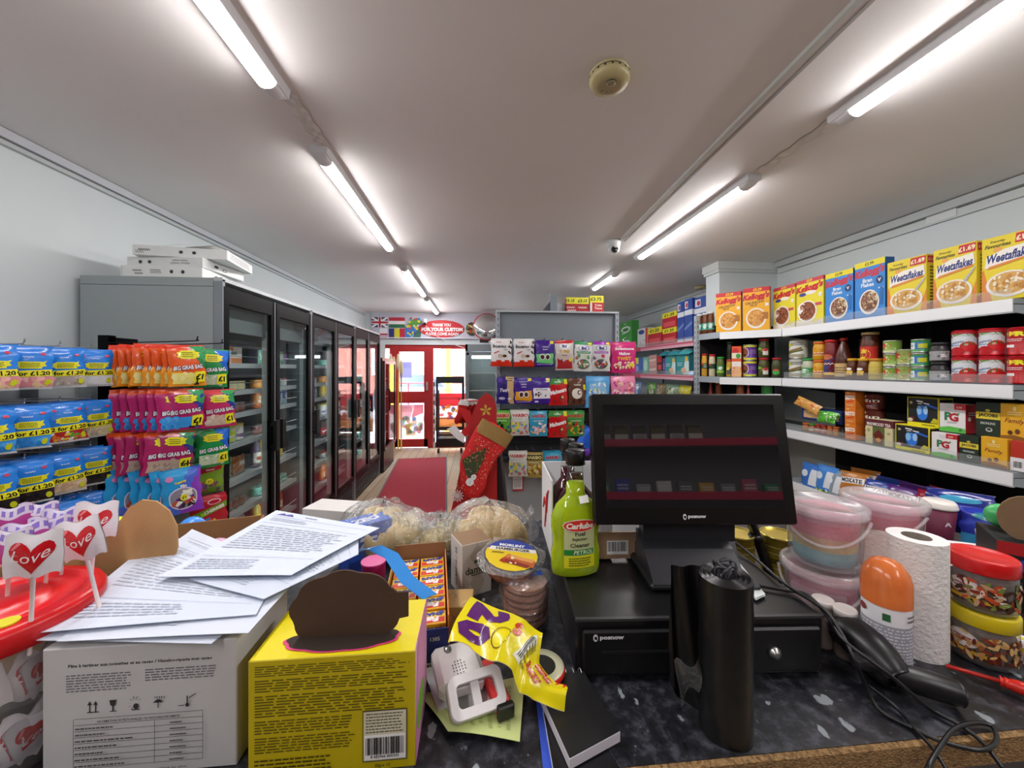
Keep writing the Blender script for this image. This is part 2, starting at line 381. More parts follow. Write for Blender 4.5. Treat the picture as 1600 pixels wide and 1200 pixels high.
# a thing kept as a recipe: [(part name, mesh, [(sub-part name, mesh)])]; put() makes one object tree of it
class Kind:
    def __init__(s, name, parts): s.name = name; s.parts = parts
def put(k, label, cat, loc, rot=(0, 0, 0), group=None, sc=None):
    if isinstance(rot, (int, float)): rot = (0, 0, rot)
    if len(k.parts) == 1 and not k.parts[0][2:]:
        o = ob(k.name, k.parts[0][1], None, loc, rot, sc)
    else:
        o = ob(k.name, None, None, loc, rot, sc); o.empty_display_size = .05
        for p in k.parts:
            c = ob(p[0], p[1], o)
            if len(p) > 2:
                for q in p[2]: ob(q[0], q[1], c)
    return tag(o, label, cat, group)
def empty(name, label, cat, loc=(0, 0, 0), rot=0, group=None):
    o = ob(name, None, None, loc, (0, 0, rot) if isinstance(rot, (int, float)) else rot); o.empty_display_size = .05
    return tag(o, label, cat, group)
# ------------------------------------------------------------------ packaging
def kbox(name, w, d, h, col, front=(), side=(), top=(), mat='card', cols=None, back=()):
    """carton standing on z=0, centred, face to -y"""
    m = MB(); m.box((0, 0, h/2), (w, d, h), col, mat, cols=cols, bev=.0012)
    m.decal(flat((0, -d/2, 0)), w, h, front, mat)
    if side:
        m.decal(flat((w/2, 0, 0), (0, 1, 0)), d, h, side, mat); m.decal(flat((-w/2, 0, 0), (0, -1, 0)), d, h, side, mat)
    if top: m.decal(flat((0, -d/2, h), (1, 0, 0), (0, 1, 0)), w, d, top, mat)
    return Kind(name, [('carton', m.mesh(name))])
def bagmesh(w, h, b, colf, spec=(), mat='film', seed=1, crimp=.06, full=False, zig=True):
    """pillow bag hanging from z=0 down to -h, face to -y"""
    rr = random.Random(seed); ph = [rr.uniform(0, 6.3) for _ in range(6)]
    def prof(u, v):
        if v < crimp or v > 1-crimp*.7: return 0
        t = (v-crimp)/(1-crimp*1.7); low = (sin(pi*t**.75))**.55
        return b*low*(max(0, sin(pi*min(1, max(0, u))))**.55)+b*.10*sin(9*u+ph[0]+5*v)*sin(pi*u)*low
    def F(u, v):
        ww = w*(1-.05*sin(pi*v)); e = .0025*sin(14*v+ph[1])+.002*sin(23*v+ph[2])
        return (u-.5)*ww+e*(2*u-1), v
    def S(x, y, l):
        u = x/w+.5; v = 1-y/h
        X, _ = F(u, v); return Vector((X, -prof(u, v)*.62-l-.0008+.003*sin(6*u+ph[3])*(1-v), -v*h))
    def B(u, v):
        X, _ = F(u, v); return Vector((X, prof(u, v)*.38+.0008+.003*sin(6*u+ph[3])*(1-v), -v*h))
    m = MB(); cf = colf if callable(colf) else (lambda u, v: colf)
    m.grid(lambda u, v: S((u-.5)*w, (1-v)*h, 0), 12, 18, cf, mat, flip=True)
    m.grid(B, 12, 18, cf, mat)
    m.decal(S, w, h, spec, mat, .0006)
    return m
def kbag(name, w, h, b, colf, spec=(), mat='film', seed=1, **kw):
    return Kind(name, [('pack', bagmesh(w, h, b, colf, spec, mat, seed, **kw).mesh(name))])
def kcan(name, r, h, col, spec=(), rim='b8b8b0', mat='gloss', n=32, W=None):
    m = MB(); m.lathe([(r*.96, 0, rim, 'metal'), (r, .003), (r, .006), (r*.975, .008, col, mat), (r*.975, h-.008, rim, 'metal'), (r, h-.006), (r, h-.001), (r*.93, h-.001), (r*.92, h-.004)], n, mat='metal', col=rim)
    m.decal(cyl(r*.975, .009), W or pi*r*.9, h-.018, spec, mat); return Kind(name, [('can', m.mesh(name))])
def kjar(name, r, h, body, lid, spec=(), lidh=.016, neck=.82, lidmat='gloss', bmat='gloss', label=None, W=None):
    m = MB(); hb = h-lidh
    m.lathe([(r*.88, 0), (r, .006), (r, hb*.72), (r*.97, hb*.8), (r*neck, hb*.95), (r*neck, hb)], 28, mat=bmat, col=body)
    if spec: m.decal(cyl(r, hb*.1), W or pi*r*.95, hb*.62, spec, 'card')
    l = MB(); rl = r*(neck+.06); l.lathe([(rl, 0), (rl, lidh*.8), (rl*.94, lidh), (rl*.9, lidh*.9)], 28, (0, 0, hb), lidmat, lid)
    return Kind(name, [('jar', m.mesh('jar')), ('lid', l.mesh('lid'))])
def kbottle(name, r, h, col, cap, spec=(), mat='gloss', capm='plastic', sh=.62, neck=.35, ly=.12, lh=.4, liquid=None):
    m = MB(); hc = h*.07
    m.lathe([(r*.9, 0), (r, .008), (r, h*sh), (r*.9, h*(sh+.08)), (r*(neck+.12), h*.84), (r*neck, h*.88), (r*neck, h-hc*.6)], 24, mat=mat, col=col)
    if spec: m.decal(cyl(r, h*ly), pi*r*.95, h*lh, spec, 'card')
    c = MB(); c.lathe([(r*(neck+.1), 0), (r*(neck+.1), hc*.9), (r*(neck+.02), hc)], 20, (0, 0, h-hc), capm, cap)
    return Kind(name, [('bottle', m.mesh('bottle')), ('cap', c.mesh('cap'))])
def translucent():
    m, n, b = nt('translucent'); n.nodes.remove(b); a = n.nodes.new('ShaderNodeVertexColor'); a.layer_name = 'col'
    d = n.nodes.new('ShaderNodeBsdfDiffuse'); t = n.nodes.new('ShaderNodeBsdfTranslucent'); mx = n.nodes.new('ShaderNodeMixShader'); mx.inputs[0].default_value = .5
    for q in (d, t): n.links.new(a.outputs[0], q.inputs[0])
    n.links.new(d.outputs[0], mx.inputs[1]); n.links.new(t.outputs[0], mx.inputs[2]); n.links.new(mx.outputs[0], n.nodes['Material Output'].inputs[0])
translucent()
ORD = ['leftmost', 'second from the left', 'third from the left', 'fourth from the left', 'fifth from the left', 'sixth from the left', 'seventh from the left', 'eighth from the left', 'ninth from the left', 'tenth from the left']
def place(i, n):
    if n == 1: return ''
    if n == 2: return ('left one', 'right one')[i]
    if n == 3: return ('left one', 'middle one', 'right one')[i]
    if i == n-1: return 'rightmost'
    if i == n-2: return 'second from the right'
    return ORD[i]
# ------------------------------------------------------------------ the room
XL, XR, YB, YF, ZC = -2.09, 2.98, 7.35, -2.3, 2.55
def slab(name, c, d, col, mat): m = MB(); m.box(c, d, col, mat); return struct(m.build(name))
slab('floor', ((XL+XR)/2, (YB+YF)/2, -.05), (XR-XL+.4, YB-YF+.4, .1), 'fff', 'planks')
slab('ceiling', ((XL+XR)/2, (YB+YF)/2, ZC+.05), (XR-XL+.4, YB-YF+.4, .1), 'fff', 'ceilingpaint')
slab('wall_left', (XL-.1, (YB+YF)/2, ZC/2), (.2, YB-YF+.4, ZC), 'fff', 'wallpaint')
slab('wall_right', (XR+.1, (YB+YF)/2, ZC/2), (.2, YB-YF+.4, ZC), 'fff', 'wallpaint')
slab('wall_front', ((XL+XR)/2, YF-.1, ZC/2), (XR-XL, .2, ZC), 'fff', 'wallpaint')
m = MB()    # back wall: piers and header round the shopfront opening
DX0, DX1 = -1.72, .75; DZ = 1.95
m.box(((XL+DX0)/2, YB+.1, DZ/2), (DX0-XL, .2, DZ), 'fff', 'wallpaint'); m.box(((XR+DX1)/2, YB+.1, DZ/2), (XR-DX1, .2, DZ), 'fff', 'wallpaint')
m.box(((XL+XR)/2, YB+.1, (DZ+ZC)/2), (XR-XL, .2, ZC-DZ), 'fff', 'wallpaint'); struct(m.build('wall_back'))
# pillar on the right with its stepped capping
m = MB(); m.box((2.675, 3.69, ZC/2), (.61, .22, ZC), 'fff', 'wallpaint'); o = struct(m.build('wall_pillar'))
m = MB(); m.box((2.665, 3.685, ZC-.035), (.65, .27, .07), 'd2d6d4', 'paint'); m.box((2.667, 3.687, ZC-.085), (.63, .25, .03), 'c4c9c8', 'paint'); struct(m.build('trim_1'))
# cable trunking along the walls and the ceiling
m = MB(); m.box((XL+.02, 3, ZC-.022), (.04, 8.6, .04), 'c9ccd2', 'paint'); m.box((XL+.012, 3, ZC-.056), (.024, 8.6, .02), 'c3c8c8', 'paint'); struct(m.build('trim_2'))
m = MB(); m.box((XR-.03, 1.1, ZC-.03), (.06, 4.9, .05), 'bfc4c4', 'paint'); m.box((XR-.012, 1.1, ZC-.085), (.024, 4.9, .05), 'c6cbcb', 'paint')
m.box((XR-.014, 2.2, ZC-.075), (.03, .16, .05), 'd5d8d8', 'paint'); m.box((XR-.012, 5.6, ZC-.03), (.024, 3.5, .03), 'bfc4c4', 'paint'); m.box((XR-.01, 5.6, ZC-.10), (.02, 3.5, .012), '8e9494', 'paint'); struct(m.build('trim_3'))
a = atz(1335, 2, ZC); b = atz(966, 378, ZC); d = Vector((b[0]-a[0], b[1]-a[1], 0)); u = d.normalized(); a2 = Vector((a[0], a[1], 0))-u*1.2
for nm, offx, wd, th, c_ in (('trim_4', 0, .02, .014, 'c4c6c2'), ('trim_5', .045, .012, .006, 'a8a4a2')):
    m = MB(); L = (Vector((b[0], b[1], 0))-a2).length-(.05 if nm == 'trim_4' else .02); mid = a2+u*L/2
    m.box((mid.x+offx, mid.y, ZC-th/2), (wd, L, th), c_, 'paint', rz=atan2(u.y, u.x)-pi/2); struct(m.build(nm))
# old plaster patches between the lamps
def patch(nm, x, y0, y1, w_):
    m = MB(); rr = random.Random(len(nm)+int(y0*10)); n = 14
    m.grid(lambda u, v: (x+(u-.5)*w_*(1+.25*sin(v*23+u)), y0+(y1-y0)*v, ZC-.0035-.002*sin(pi*u)), 3, n, lambda u, v: rr.choice(('e4e0dc', 'dcd8d4', 'eeeae7')), 'paint'); struct(m.build(nm))
patch('trim_7', -.72, 1.53, 1.9, .06); patch('trim_8', 1.50, 1.47, 1.93, .06)
# ------------------------------------------------------------------ tube lights
def tubelight(x, y0, y1, label):
    L = y1-y0; o = empty('tube_light', label, 'light', (x, (y0+y1)/2, ZC), 0, 'ceiling tube lights')
    m = MB(); m.prism([(-.042, 0), (.042, 0), (.036, -.034), (-.036, -.034)][::-1], -L/2, L/2, 'e2e2e4', 'paint'); m.build('housing', o)
    e = L/2-.085
    def arc(u, k): return (.031*sin(radians(-90+180*u))*k, -.034-.022*k*cos(radians(-90+180*u)))
    m = MB(); m.grid(lambda u, v: (arc(u, 1)[0], -e+2*e*v, arc(u, 1)[1]), 14, 1, 'fff', 'tube'); m.build('diffuser', o)
    for s_ in (-1, 1):
        m = MB(); m.grid(lambda u, v: (arc(u, 1.04)[0], s_*(e+(L/2-.03-e)*v), arc(u, 1.04)[1]), 14, 1, 'e6e6ea', 'plastic')
        m.grid(lambda u, v: (arc(u, 1.04)[0], s_*(L/2-.03+.03*v), -.034+(arc(u, 1.04)[1]+.034)*(1-v)), 14, 2, 'e6e6ea', 'plastic'); m.build('end_cap', o)
XA, XB = -.745, 1.485
tubelight(XA, -.02, 1.52, 'lit white tube light cut by the top left edge, nearest of the left row')
tubelight(XA, 1.88, 3.42, 'lit white tube light second in the left row, above the black coolers')
tubelight(XA, 3.95, 5.49, 'lit white tube light third in the left row, small and far')
tubelight(XA, 5.72, 7.2, 'smallest lit tube light nearest the welcome banner on the left row')
tubelight(XB, -.1, 1.47, 'lit white tube light cut by the top right edge, nearest of the right row')
tubelight(XB, 1.94, 3.46, 'lit white tube light second in the right row, before the security camera')
tubelight(XB, 4.0, 4.85, 'short-looking lit tube light farthest in the right row above the tall grey shelf end')
tubelight(XA, -1.92, -.38, 'added unseen tube light behind the till, continuing the left row to brighten the counter')  # added lamp out of view, brightens the fronts of the counter goods
tubelight(XB, -2.0, -.46, 'added unseen tube light behind the till, continuing the right row to brighten the counter')  # its added partner in the right row, also unseen, for the same fill
# smoke alarms and camera
def detector(px, py, r, label):
    x, y = atz(px, py, ZC-.02); o = empty('smoke_alarm', label, 'smoke alarm', (x, y, ZC))
    m = MB(); m.lathe([(r*.55, -.045, 'b7ab7c'), (r*.9, -.04), (r, -.025), (r*.98, -.012), (r*.9, -.010, '4a4638'), (r*.9, -.004, 'b7ab7c'), (r*.96, -.002), (r*.96, 0)], 36, col='b7ab7c'); m.build('cover', o)
    m = MB(); m.lathe([(.012, -.049, 'a39a75'), (.016, -.048, '2a2820'), (.019, -.044)], 24, (0, -r*.25, 0), col='2a2820')
    for a_ in (-.5, 0, .5): m.tube([(r*.42*sin(a_), r*.30*cos(a_), -.0455), (r*.62*sin(a_), r*.48*cos(a_), -.0445)], .0012, '3a372a', n=5)
    m.build('test_button', o)
    m = MB()
    for k in range(18):
        a_ = 2*pi*k/18; m.box((r*.955*cos(a_), r*.955*sin(a_), -.016), (.006, .006, .006), '24221a', 'matt', rz=a_)
    m.build('vent_slots', o)
detector(952, 124, .072, 'cream round smoke alarm on the bare middle of the ceiling'); detector(1095, 449, .075, 'cream smoke alarm at the far right by the white pillar')
cx_, cy_ = atz(959, 376, ZC)
o = empty('security_camera', 'small white dome security camera with black lens at the end of the ceiling conduit', 'camera', (cx_, cy_, ZC))
m = MB(); m.lathe([(.042, -.07), (.05, -.05), (.055, -.02), (.058, 0)], 28, col='c9cccc'); m.build('housing', o)
m = MB(); m.lathe([(.0, -.112), (.025, -.106), (.042, -.09), (.047, -.072), (.043, -.05)], 28, col='dfe2e2', cap=False); m.build('eyeball', o)
m = MB(); m.T = Matrix.Translation((-.008, -.036, -.088)) @ Matrix.Rotation(radians(68), 4, 'X'); m.lathe([(.027, 0), (.027, .016, '050506'), (.0, .018)], 24, col='1b1b1d', mat='gloss'); m.build('lens', o)
# ------------------------------------------------------------------ shopfront and the street
GY = YB+.06
m = MB(); RED = 'b02024'
def fr(x0, x1, z0, z1, y=GY, t=.06, col=RED, mat='paint', mb=None): (mb or m).box(((x0+x1)/2, y, (z0+z1)/2), (x1-x0, t, z1-z0), col, mat)
dxa = aty(617, 600, YB)[0]; dxb = aty(675, 600, YB)[0]; dxm = aty(668, 600, YB)[0]
zr0, zr1 = aty(650, 630, YB)[1], aty(650, 612, YB)[1]
o = struct(empty('door_1', 'x', 'x')); del o['label'], o['category']
m = MB(); fr(dxa-.10, dxa, 0, 1.92); fr(dxm, dxb+.02, 0, 1.92); fr(dxa-.1, dxb+.02, 1.82, 1.95, t=.07); m.build('door_frame', o)
m = MB(); fr(dxa, dxa+.07, .02, 1.82); fr(dxm-.07, dxm, .02, 1.82); fr(dxa, dxm, zr0, zr1, t=.07); fr(dxa, dxm, .02, .17); m.build('door_leaf', o)
m = MB(); fr(dxa+.07, dxm-.07, zr1, 1.82, t=.008, mat='glass', col='fff'); fr(dxa+.07, dxm-.07, .17, zr0, t=.008, mat='glass', col='fff'); m.build('door_pane', o)
m = MB(); m.box((dxm-.01, GY-.05, 1.17), (.03, .03, .16), 'b9b9b4', 'brushed'); m.build('door_handle', o)
o = struct(empty('window_1', 'x', 'x')); del o['label'], o['category']
m = MB(); fr(dxb+.02, DX1, 1.88, 1.95); fr(dxb+.02, DX1, 0, .10); fr(DX1-.06, DX1, .1, 1.88); m.build('window_frame', o)
m = MB(); fr(dxb+.02, DX1-.06, .10, 1.88, t=.008, mat='glass', col='fff'); m.build('window_pane', o)
o = struct(empty('window_2', 'x', 'x')); del o['label'], o['category']
m = MB(); fr(DX0, dxa-.10, 1.88, 1.95); fr(DX0, dxa-.10, 0, .1); m.build('window_frame', o)
m = MB(); fr(DX0, dxa-.10, .10, 1.88, t=.008, mat='glass', col='fff'); m.build('window_pane', o)
def pan(name, x0, x1, z0, z1, y, spec, label, cat, mat='translucent', base='f4eef0', t=.003):
    m = MB(); m.box(((x0+x1)/2, y, (z0+z1)/2), (x1-x0, t, z1-z0), base, mat); m.decal(flat(((x0+x1)/2, y-t/2, z0)), x1-x0, z1-z0, spec, mat); return tag(m.build(name), label, cat)
PAST = ['e8b9c0', 'c7d7ea', 'f2e3a0', 'b9dcc4', 'e2a8b4', 'f6d6c0', '9fc3e6']
pan('door_poster', dxa+.08, dxm-.08, .2, zr0-.03, GY-.02, [('p', [(.0, .55), (.4, .5), (.62, 1), (0, 1)], 'eec0c8'), ('p', [(.62, 1), (.5, .6), (1, .75), (1, 1)], 'e89aa4'), ('b', .08, .1, .92, .6, 34, .05, PAST, 5, .8), ('r', .25, .06, .5, .42, 'f0e6b0'), ('l', .05, .78, .55, .95, 3, 'd78a96', 2)], 'pale offers poster filling the lower pane of the red door', 'poster')
x0, x1 = aty(624, 600, YB)[0], aty(643, 600, YB)[0]; pan('notice', x0, x1, aty(630, 590, YB)[1], aty(630, 565, YB)[1], GY-.02, [('l', .1, .6, .9, .9, 3, '9a9ad0', 2)], 'small lilac notice taped on the upper glass of the red door', 'notice', base='b8b9ec')
x0, x1 = aty(679, 600, YB)[0], aty(727, 600, YB)[0]; pan('window_poster', x0, x1+.4, .32, 1.03, GY-.02, [('r', 0, .66, 1, 1, 'e2454c'), ('b', .05, .35, .95, .66, 22, .06, ['f0a050', 'b090d0', 'f4d870', 'e88080'], 8), ('r', 0, 0, 1, .36, 'f0a866'), ('p', [(0, .1), (1, .4), (1, .3), (0, 0)], 'f6dc90')], 'red and orange sale poster in the window behind the black newspaper rack', 'poster')
# street
slab('ground', (-1, 17, -.12), (40, 19, .1), 'aeb2b6', 'board')
BY = 15.5
b_ = empty('brick_house', 'red brick house with pale green front door across the street', 'house', (-.9, BY, 0))
m = MB(); m.box((0, 2, 3.5), (16, 4, 7), 'fff', 'redbrick'); m.build('brick_wall', b_)
X0, Z0 = aty(650, 585, BY-.1); X1, Z1 = aty(667, 548, BY-.1); gx = (X0+X1)/2+.9
m = MB(); m.box((gx, -.05, 1.32), (1.5, .12, 2.64), 'e8e4de', 'paint'); m.build('door_surround', b_)
m = MB(); m.box((gx, -.13, 1.1), (.95, .06, 2.2), '8fb8ac', 'paint')
for q in (-.22, .22): m.box((gx+q, -.17, 1.35), (.24, .02, .9), 'dfe8ea', 'paint')
m.build('front_door', b_)
for wx in (gx+2.9, gx-3.0):
    f = MB(); f.box((wx, -.05, 2.2), (1.3, .1, 1.9), 'f4f4f4', 'paint'); f = f.build('window', b_)
    p = MB()
    for q in ((-.3, .45), (.3, .45), (-.3, -.45), (.3, -.45)): p.box((wx+q[0], -.11, 2.2+q[1]), (.52, .02, .8), '8ea2b4', 'gloss')
    p.build('pane', f)
m = MB(); m.tube([(.55, 9.0, 0), (.55, 9.0, 4)], .09, 'e3b436', 'paint', n=12); m.v = [(v[0]+aty(700, 600, 9.0)[0]-.55, v[1], v[2]) for v in m.v]; tag(m.build('bollard_post'), 'tall yellow post outside the window beside the door', 'post')
m = MB(); m.box((0, 0, .45), (.34, .06, .9), 'c24a50', 'paint'); 
x_, _z = aty(646, 600, 9.5); o = empty('handrail', 'thin pinkish metal handrail outside the red door', 'rail', (x_, 9.5, 0))
m = MB()
for q in (-.5, -.12, .3): m.tube([(q, 0, 0), (q, 0, 1.15)], .02, 'b23640', 'paint')
m.tube([(-.5, 0, 1.15), (.3, 0, 1.15)], .02, 'b23640', 'paint'); m.build('rail_frame', o)
c_ = empty('parked_car', 'silver blue car parked across the road behind the door glass', 'car', (aty(655, 600, 12.2)[0], 12.2, 0))
m = MB(); m.prism([(-2.1, .3), (2.1, .3), (2.15, .7), (1.9, .85), (1.0, .95), (.5, 1.38), (-1.0, 1.4), (-1.7, .95), (-2.1, .85)], -.8, .8, '93a6c8', 'gloss'); m.build('body', c_)
m = MB(); m.prism([(.42, 1.32), (-.95, 1.34), (-1.5, .97), (.85, .97)][::-1], -.81, .81, '3c4654', 'gloss'); m.build('side_window', c_)
for q in (-1.3, 1.3):
    m = MB(); m.T = Matrix.Translation((q, -.78, .33)) @ Matrix.Rotation(pi/2, 4, 'X'); m.lathe([(.33, -.1), (.33, .08), (.2, .1, 'aaa'), (.0, .1)], 20, col='1a1a1a'); m.build('wheel', c_)
# ------------------------------------------------------------------ banner over the door
bn = empty('banner', 'long pale banner with flags and a red thank-you oval above the door', 'banner', (0, YB, 0))
bx0, bz1 = aty(580, 493, YB); bx1, bz0 = aty(781, 531, YB); bz1 = 2.53; bz0 = 2.05
BW, BH = bx1-bx0, bz1-bz0
def bu(x): return (aty(x, 510, YB)[0]-bx0)/BW
def bv(y): return (aty(690, y, YB)[1]-bz0)/BH
def br_(x0, y0, x1, y1, c): return ('r', bu(x0), bv(y1), bu(x1), bv(y0), c)
sp = [br_(581, 497, 606, 512.5, '20265e')]
def bq(pts, c): return ('p', [(bu(x), bv(y)) for x, y in pts], c)
sp += [bq([(581, 512.5), (584, 512.5), (606, 498.8), (606, 497), (603, 497), (581, 510.6)], 'eee'), bq([(606, 512.5), (606, 510.6), (584, 497), (581, 497), (581, 498.8), (603, 512.5)], 'eee')]
sp += [br_(591, 497, 596.5, 512.5, 'f2f2f2'), br_(581, 502.2, 606, 507.6, 'f2f2f2'), br_(592.2, 497, 595.3, 512.5, 'c01c34'), br_(581, 503.4, 606, 506.4, 'c01c34')]
sp += [br_(608, 497, 633, 502.4, 'c22f45'), br_(608, 502.4, 633, 507.6, 'efefef'), br_(608, 507.6, 633, 513, '2f6f4d')]
sp += [br_(608, 514, 616.4, 530, '2b2a78'), br_(616.4, 514, 624.8, 530, 'd8d030'), br_(624.8, 514, 633, 530, 'c02035')]
sp += [br_(594, 514, 606, 522, 'ececf0'), br_(594, 522, 606, 524.5, 'c22f45'), br_(594, 527, 606, 530, 'c22f45')]
sp += [bq([(633, 512), (641, 502), (655, 497), (660, 503), (650, 520), (640, 530), (633, 529)], '3a78c2'), bq([(637, 508), (648, 498), (660, 503), (652, 514)], '58a040'), ('b', bu(637), bv(526), bu(656), bv(498), 26, .028, ['e8cf2c', 'd23a3a', '3db0d8', '2b3f8c', 'e6e6e6', '7cc242'], 4, .8), bq([(643, 530), (655, 512), (661, 505), (657, 530)], '39695a')]
sp += [('e', bu(690.5), bv(514), (bu(725)-bu(656))/2+.004, (bv(500.5)-bv(528))/2, 'c41f2a'), ('t', 'THANK YOU', bu(690), bv(508), .12, 'f0eef0', {'bold': .03, 'w': bu(706)-bu(677)}), ('t', 'FOR YOUR CUSTOM', bu(691), bv(515), .15, 'f6f4f6', {'bold': .06, 'w': bu(724)-bu(660)}), ('t', 'PLEASE COME AGAIN', bu(691), bv(522), .12, 'f0eef0', {'bold': .03, 'w': bu(717)-bu(666)})]
sp += [('e', bu(737), bv(514), .045, .27, '3d4636'), ('b', bu(731), bv(522), bu(744), bv(506), 22, .03, ['8aa344', 'c8412f', 'd9c05a', '4c3020', 'e6e0cc'], 6, .8)]
m = MB(); m.box(((bx0+bx1)/2, -.012, (bz0+bz1)/2), (BW, .012, BH), 'c6c6d4', 'card'); m.decal(flat(((bx0+bx1)/2, -.018, bz0)), BW, BH, sp, 'card', .0009); m.build('printed_panel', bn)
m = MB(); m.box(((bx0+bx1)/2+.1, -.03, bz0+.025), (BW-.1, .025, .018), 'dadde6', 'paint'); m.build('bottom_rail', bn)
# convex mirror
X_, Z_ = aty(759, 511, 7.0); o = empty('convex_mirror', 'round convex mirror with a red rim hung at the end of the banner', 'mirror', (X_+.02, 6.98, Z_))
rm = .235; T_ = Matrix.Rotation(radians(83), 4, 'X')
m = MB(); m.T = T_; m.lathe([(rm, -.02), (rm+.02, 0), (rm+.015, .012, 'b03436'), (rm-.012, .016)], 36, col='b03436', cap=True); m.build('rim', o)
m = MB(); m.T = T_; m.lathe([(rm*sin(a*pi/2/12*.999), .014+.07*cos(a*pi/2/12)) for a in range(12, -1, -1)], 36, mat='mirror', col='fff', cap=False); m.build('mirror_glass', o)
m = MB(); m.tube([(0, .0, -.1), (0, .2, -.16), (0, .29, -.2)], .012, '2a2a2c', 'paint'); m.box((-.05, .02, -rm-.02), (.16, .06, .06), '222224', 'plastic'); m.build('bracket', o)
X_, Z_ = aty(664, 505, 7.2); o = empty('wall_camera', 'tiny white camera with black lens on the banner left of the red oval', 'camera', (X_, 7.22, Z_-.01))
m = MB(); m.lathe([(.03, 0), (.035, .05), (.03, .09)], 18, col='e8e8ea'); m.build('housing', o)
m = MB(); m.T = Matrix.Translation((0, -.02, .0)) @ Matrix.Rotation(pi/2, 4, 'X'); m.lathe([(.028, 0), (.024, .02), (.0, .024)], 18, col='0a0a0c', mat='gloss'); m.build('lens', o)
m = MB(); m.tube([(0, .05, -.02), (.18, .06, -.2), (.5, .05, -.36), (.72, .03, -.44)], .006, 'cfcfd6', 'plastic'); m.build('cable', o)
# ------------------------------------------------------------------ red mat
m = MB(); ua = radians(-4.5)
fx0 = atz(622, 717, 0); fx1 = atz(698, 717, 0)
m.box((0, -2.35, .005), (fx1[0]-fx0[0], 4.7, .01), '6d6a70', 'board'); m.box((0, -2.35, .008), (fx1[0]-fx0[0]-.04, 4.66, .010), 'fff', 'redmat')
o = m.build('red_mat'); o.location = ((fx0[0]+fx1[0])/2, fx0[1], 0); o.rotation_euler = (0, 0, -ua); tag(o, 'long red floor mat with a grey edge leading to the door', 'mat')
o.rotation_euler = (0, 0, radians(4.5))
# ------------------------------------------------------------------ black newspaper rack
gx0, gy0 = atz(681, 708, 0); gx1 = gx0+.50
o = empty('newspaper_rack', 'black open newspaper rack on castors in front of the window', 'rack', ((gx0+gx1)/2, gy0+.02, 0)); W2 = .25
m = MB()
for s_ in (-1, 1):
    m.box((s_*(W2-.02), 0, .72), (.04, .035, 1.22), '1c1c1f', 'plastic'); m.box((s_*(W2-.02), .28, .6), (.03, .03, 1.0), '1c1c1f', 'plastic')
m.box((0, 0, 1.30), (.5, .05, .12), '232326', 'plastic'); m.build('frame', o)
m = MB()
for k, z in enumerate((1.13, .98, .8, .62, .46)):
    m.tube([(-W2+.03, -.03, z), (W2-.03, -.03, z)], .004, '333', 'metal', n=6, sub=False); m.tube([(-W2+.03, .1, z-.03), (W2-.03, .1, z-.03)], .004, '333', 'metal', n=6, sub=False)
m.build('wire_shelf', o)
m = MB(); m.box((0, .1, .32), (.42, .3, .03), '2b2b2e', 'plastic'); m.box((0, .06, .20), (.44, .34, .14), '161618', 'plastic'); m.box((0, -.04, .44), (.42, .02, .06), '2a2a2d', 'plastic'); m.build('base', o)
for s_ in (-1, 1):
    m = MB(); m.T = Matrix.Translation((s_*.2, -.05, .045)) @ Matrix.Rotation(pi/2, 4, 'Y'); m.lathe([(.04, -.02), (.045, 0), (.04, .02)], 16, col='3a3a3c'); m.build('castor', o)
m = MB(); m.box((-W2-.03, -.01, .66), (.035, .02, 1.15), 'e8e8ea', 'card')
for k in range(7):
    m.decal(flat((-W2-.03, -.022, .16+k*.165), (1, 0, 0), (0, 0, 1)), .034, .15, [('t', 'More', .5, .5, .2, '222', {'rot': 90, 'w': 3.2, 'bold': .03}) if k % 2 else ('r', .15, .25, .85, .75, '3a3a3e')], 'card')
m.build('side_sign', o)
for k in range(11):
    m = MB(); m.box((W2+.003, -.02, .42+k*.075), (.008, .012, .02), 'c9a26a', 'card'); m.build('price_clip', o)
# ------------------------------------------------------------------ grey upright fridge by the window
fx, fy = atz(727, 712, 0)
o = empty('upright_fridge', 'grey upright glass-door fridge at the far end behind the sweets', 'fridge', (fx+.31, fy+.3, 0))
m = MB()
for s_ in (-1, 1): m.box((s_*.29, 0, .97), (.04, .6, 1.9), '8b9296', 'paint')
m.box((0, 0, 1.86), (.62, .6, .12), '868d92', 'paint'); m.box((0, 0, .14), (.62, .58, .2), 'aab0b2', 'paint'); m.box((0, .28, 1), (.58, .03, 1.8), 'c3cbcb', 'paint'); m.build('cabinet', o)
m = MB(); [m.box((s_*.27, -.315, 1.0), (.05, .03, 1.55), '7d858a', 'paint') for s_ in (-1, 1)]; m.box((0, -.315, 1.76), (.58, .03, .05), '7d858a', 'paint'); m.box((0, -.315, .26), (.58, .03, .06), '7d858a', 'paint'); d_ = m.build('door', o)
m = MB(); m.box((0, -.31, 1.01), (.49, .006, 1.47), 'fff', 'glass'); m.build('glass', d_)
m = MB(); m.box((.24, -.345, 1.05), (.02, .03, .4), 'c9cccd', 'brushed'); m.build('handle', d_)
for z in (1.42, 1.12, .82, .52):
    m = MB(); m.box((0, -.01, z), (.52, .5, .008), 'd5dcdc', 'clearplastic'); m.box((0, -.26, z), (.52, .01, .02), 'e4e8e8', 'paint'); m.build('shelf', o)
m = MB(); m.box((0, -.2, 1.70), (.4, .03, .05), 'b9d0d0', 'coolerlight'); m.build('light_bar', o)
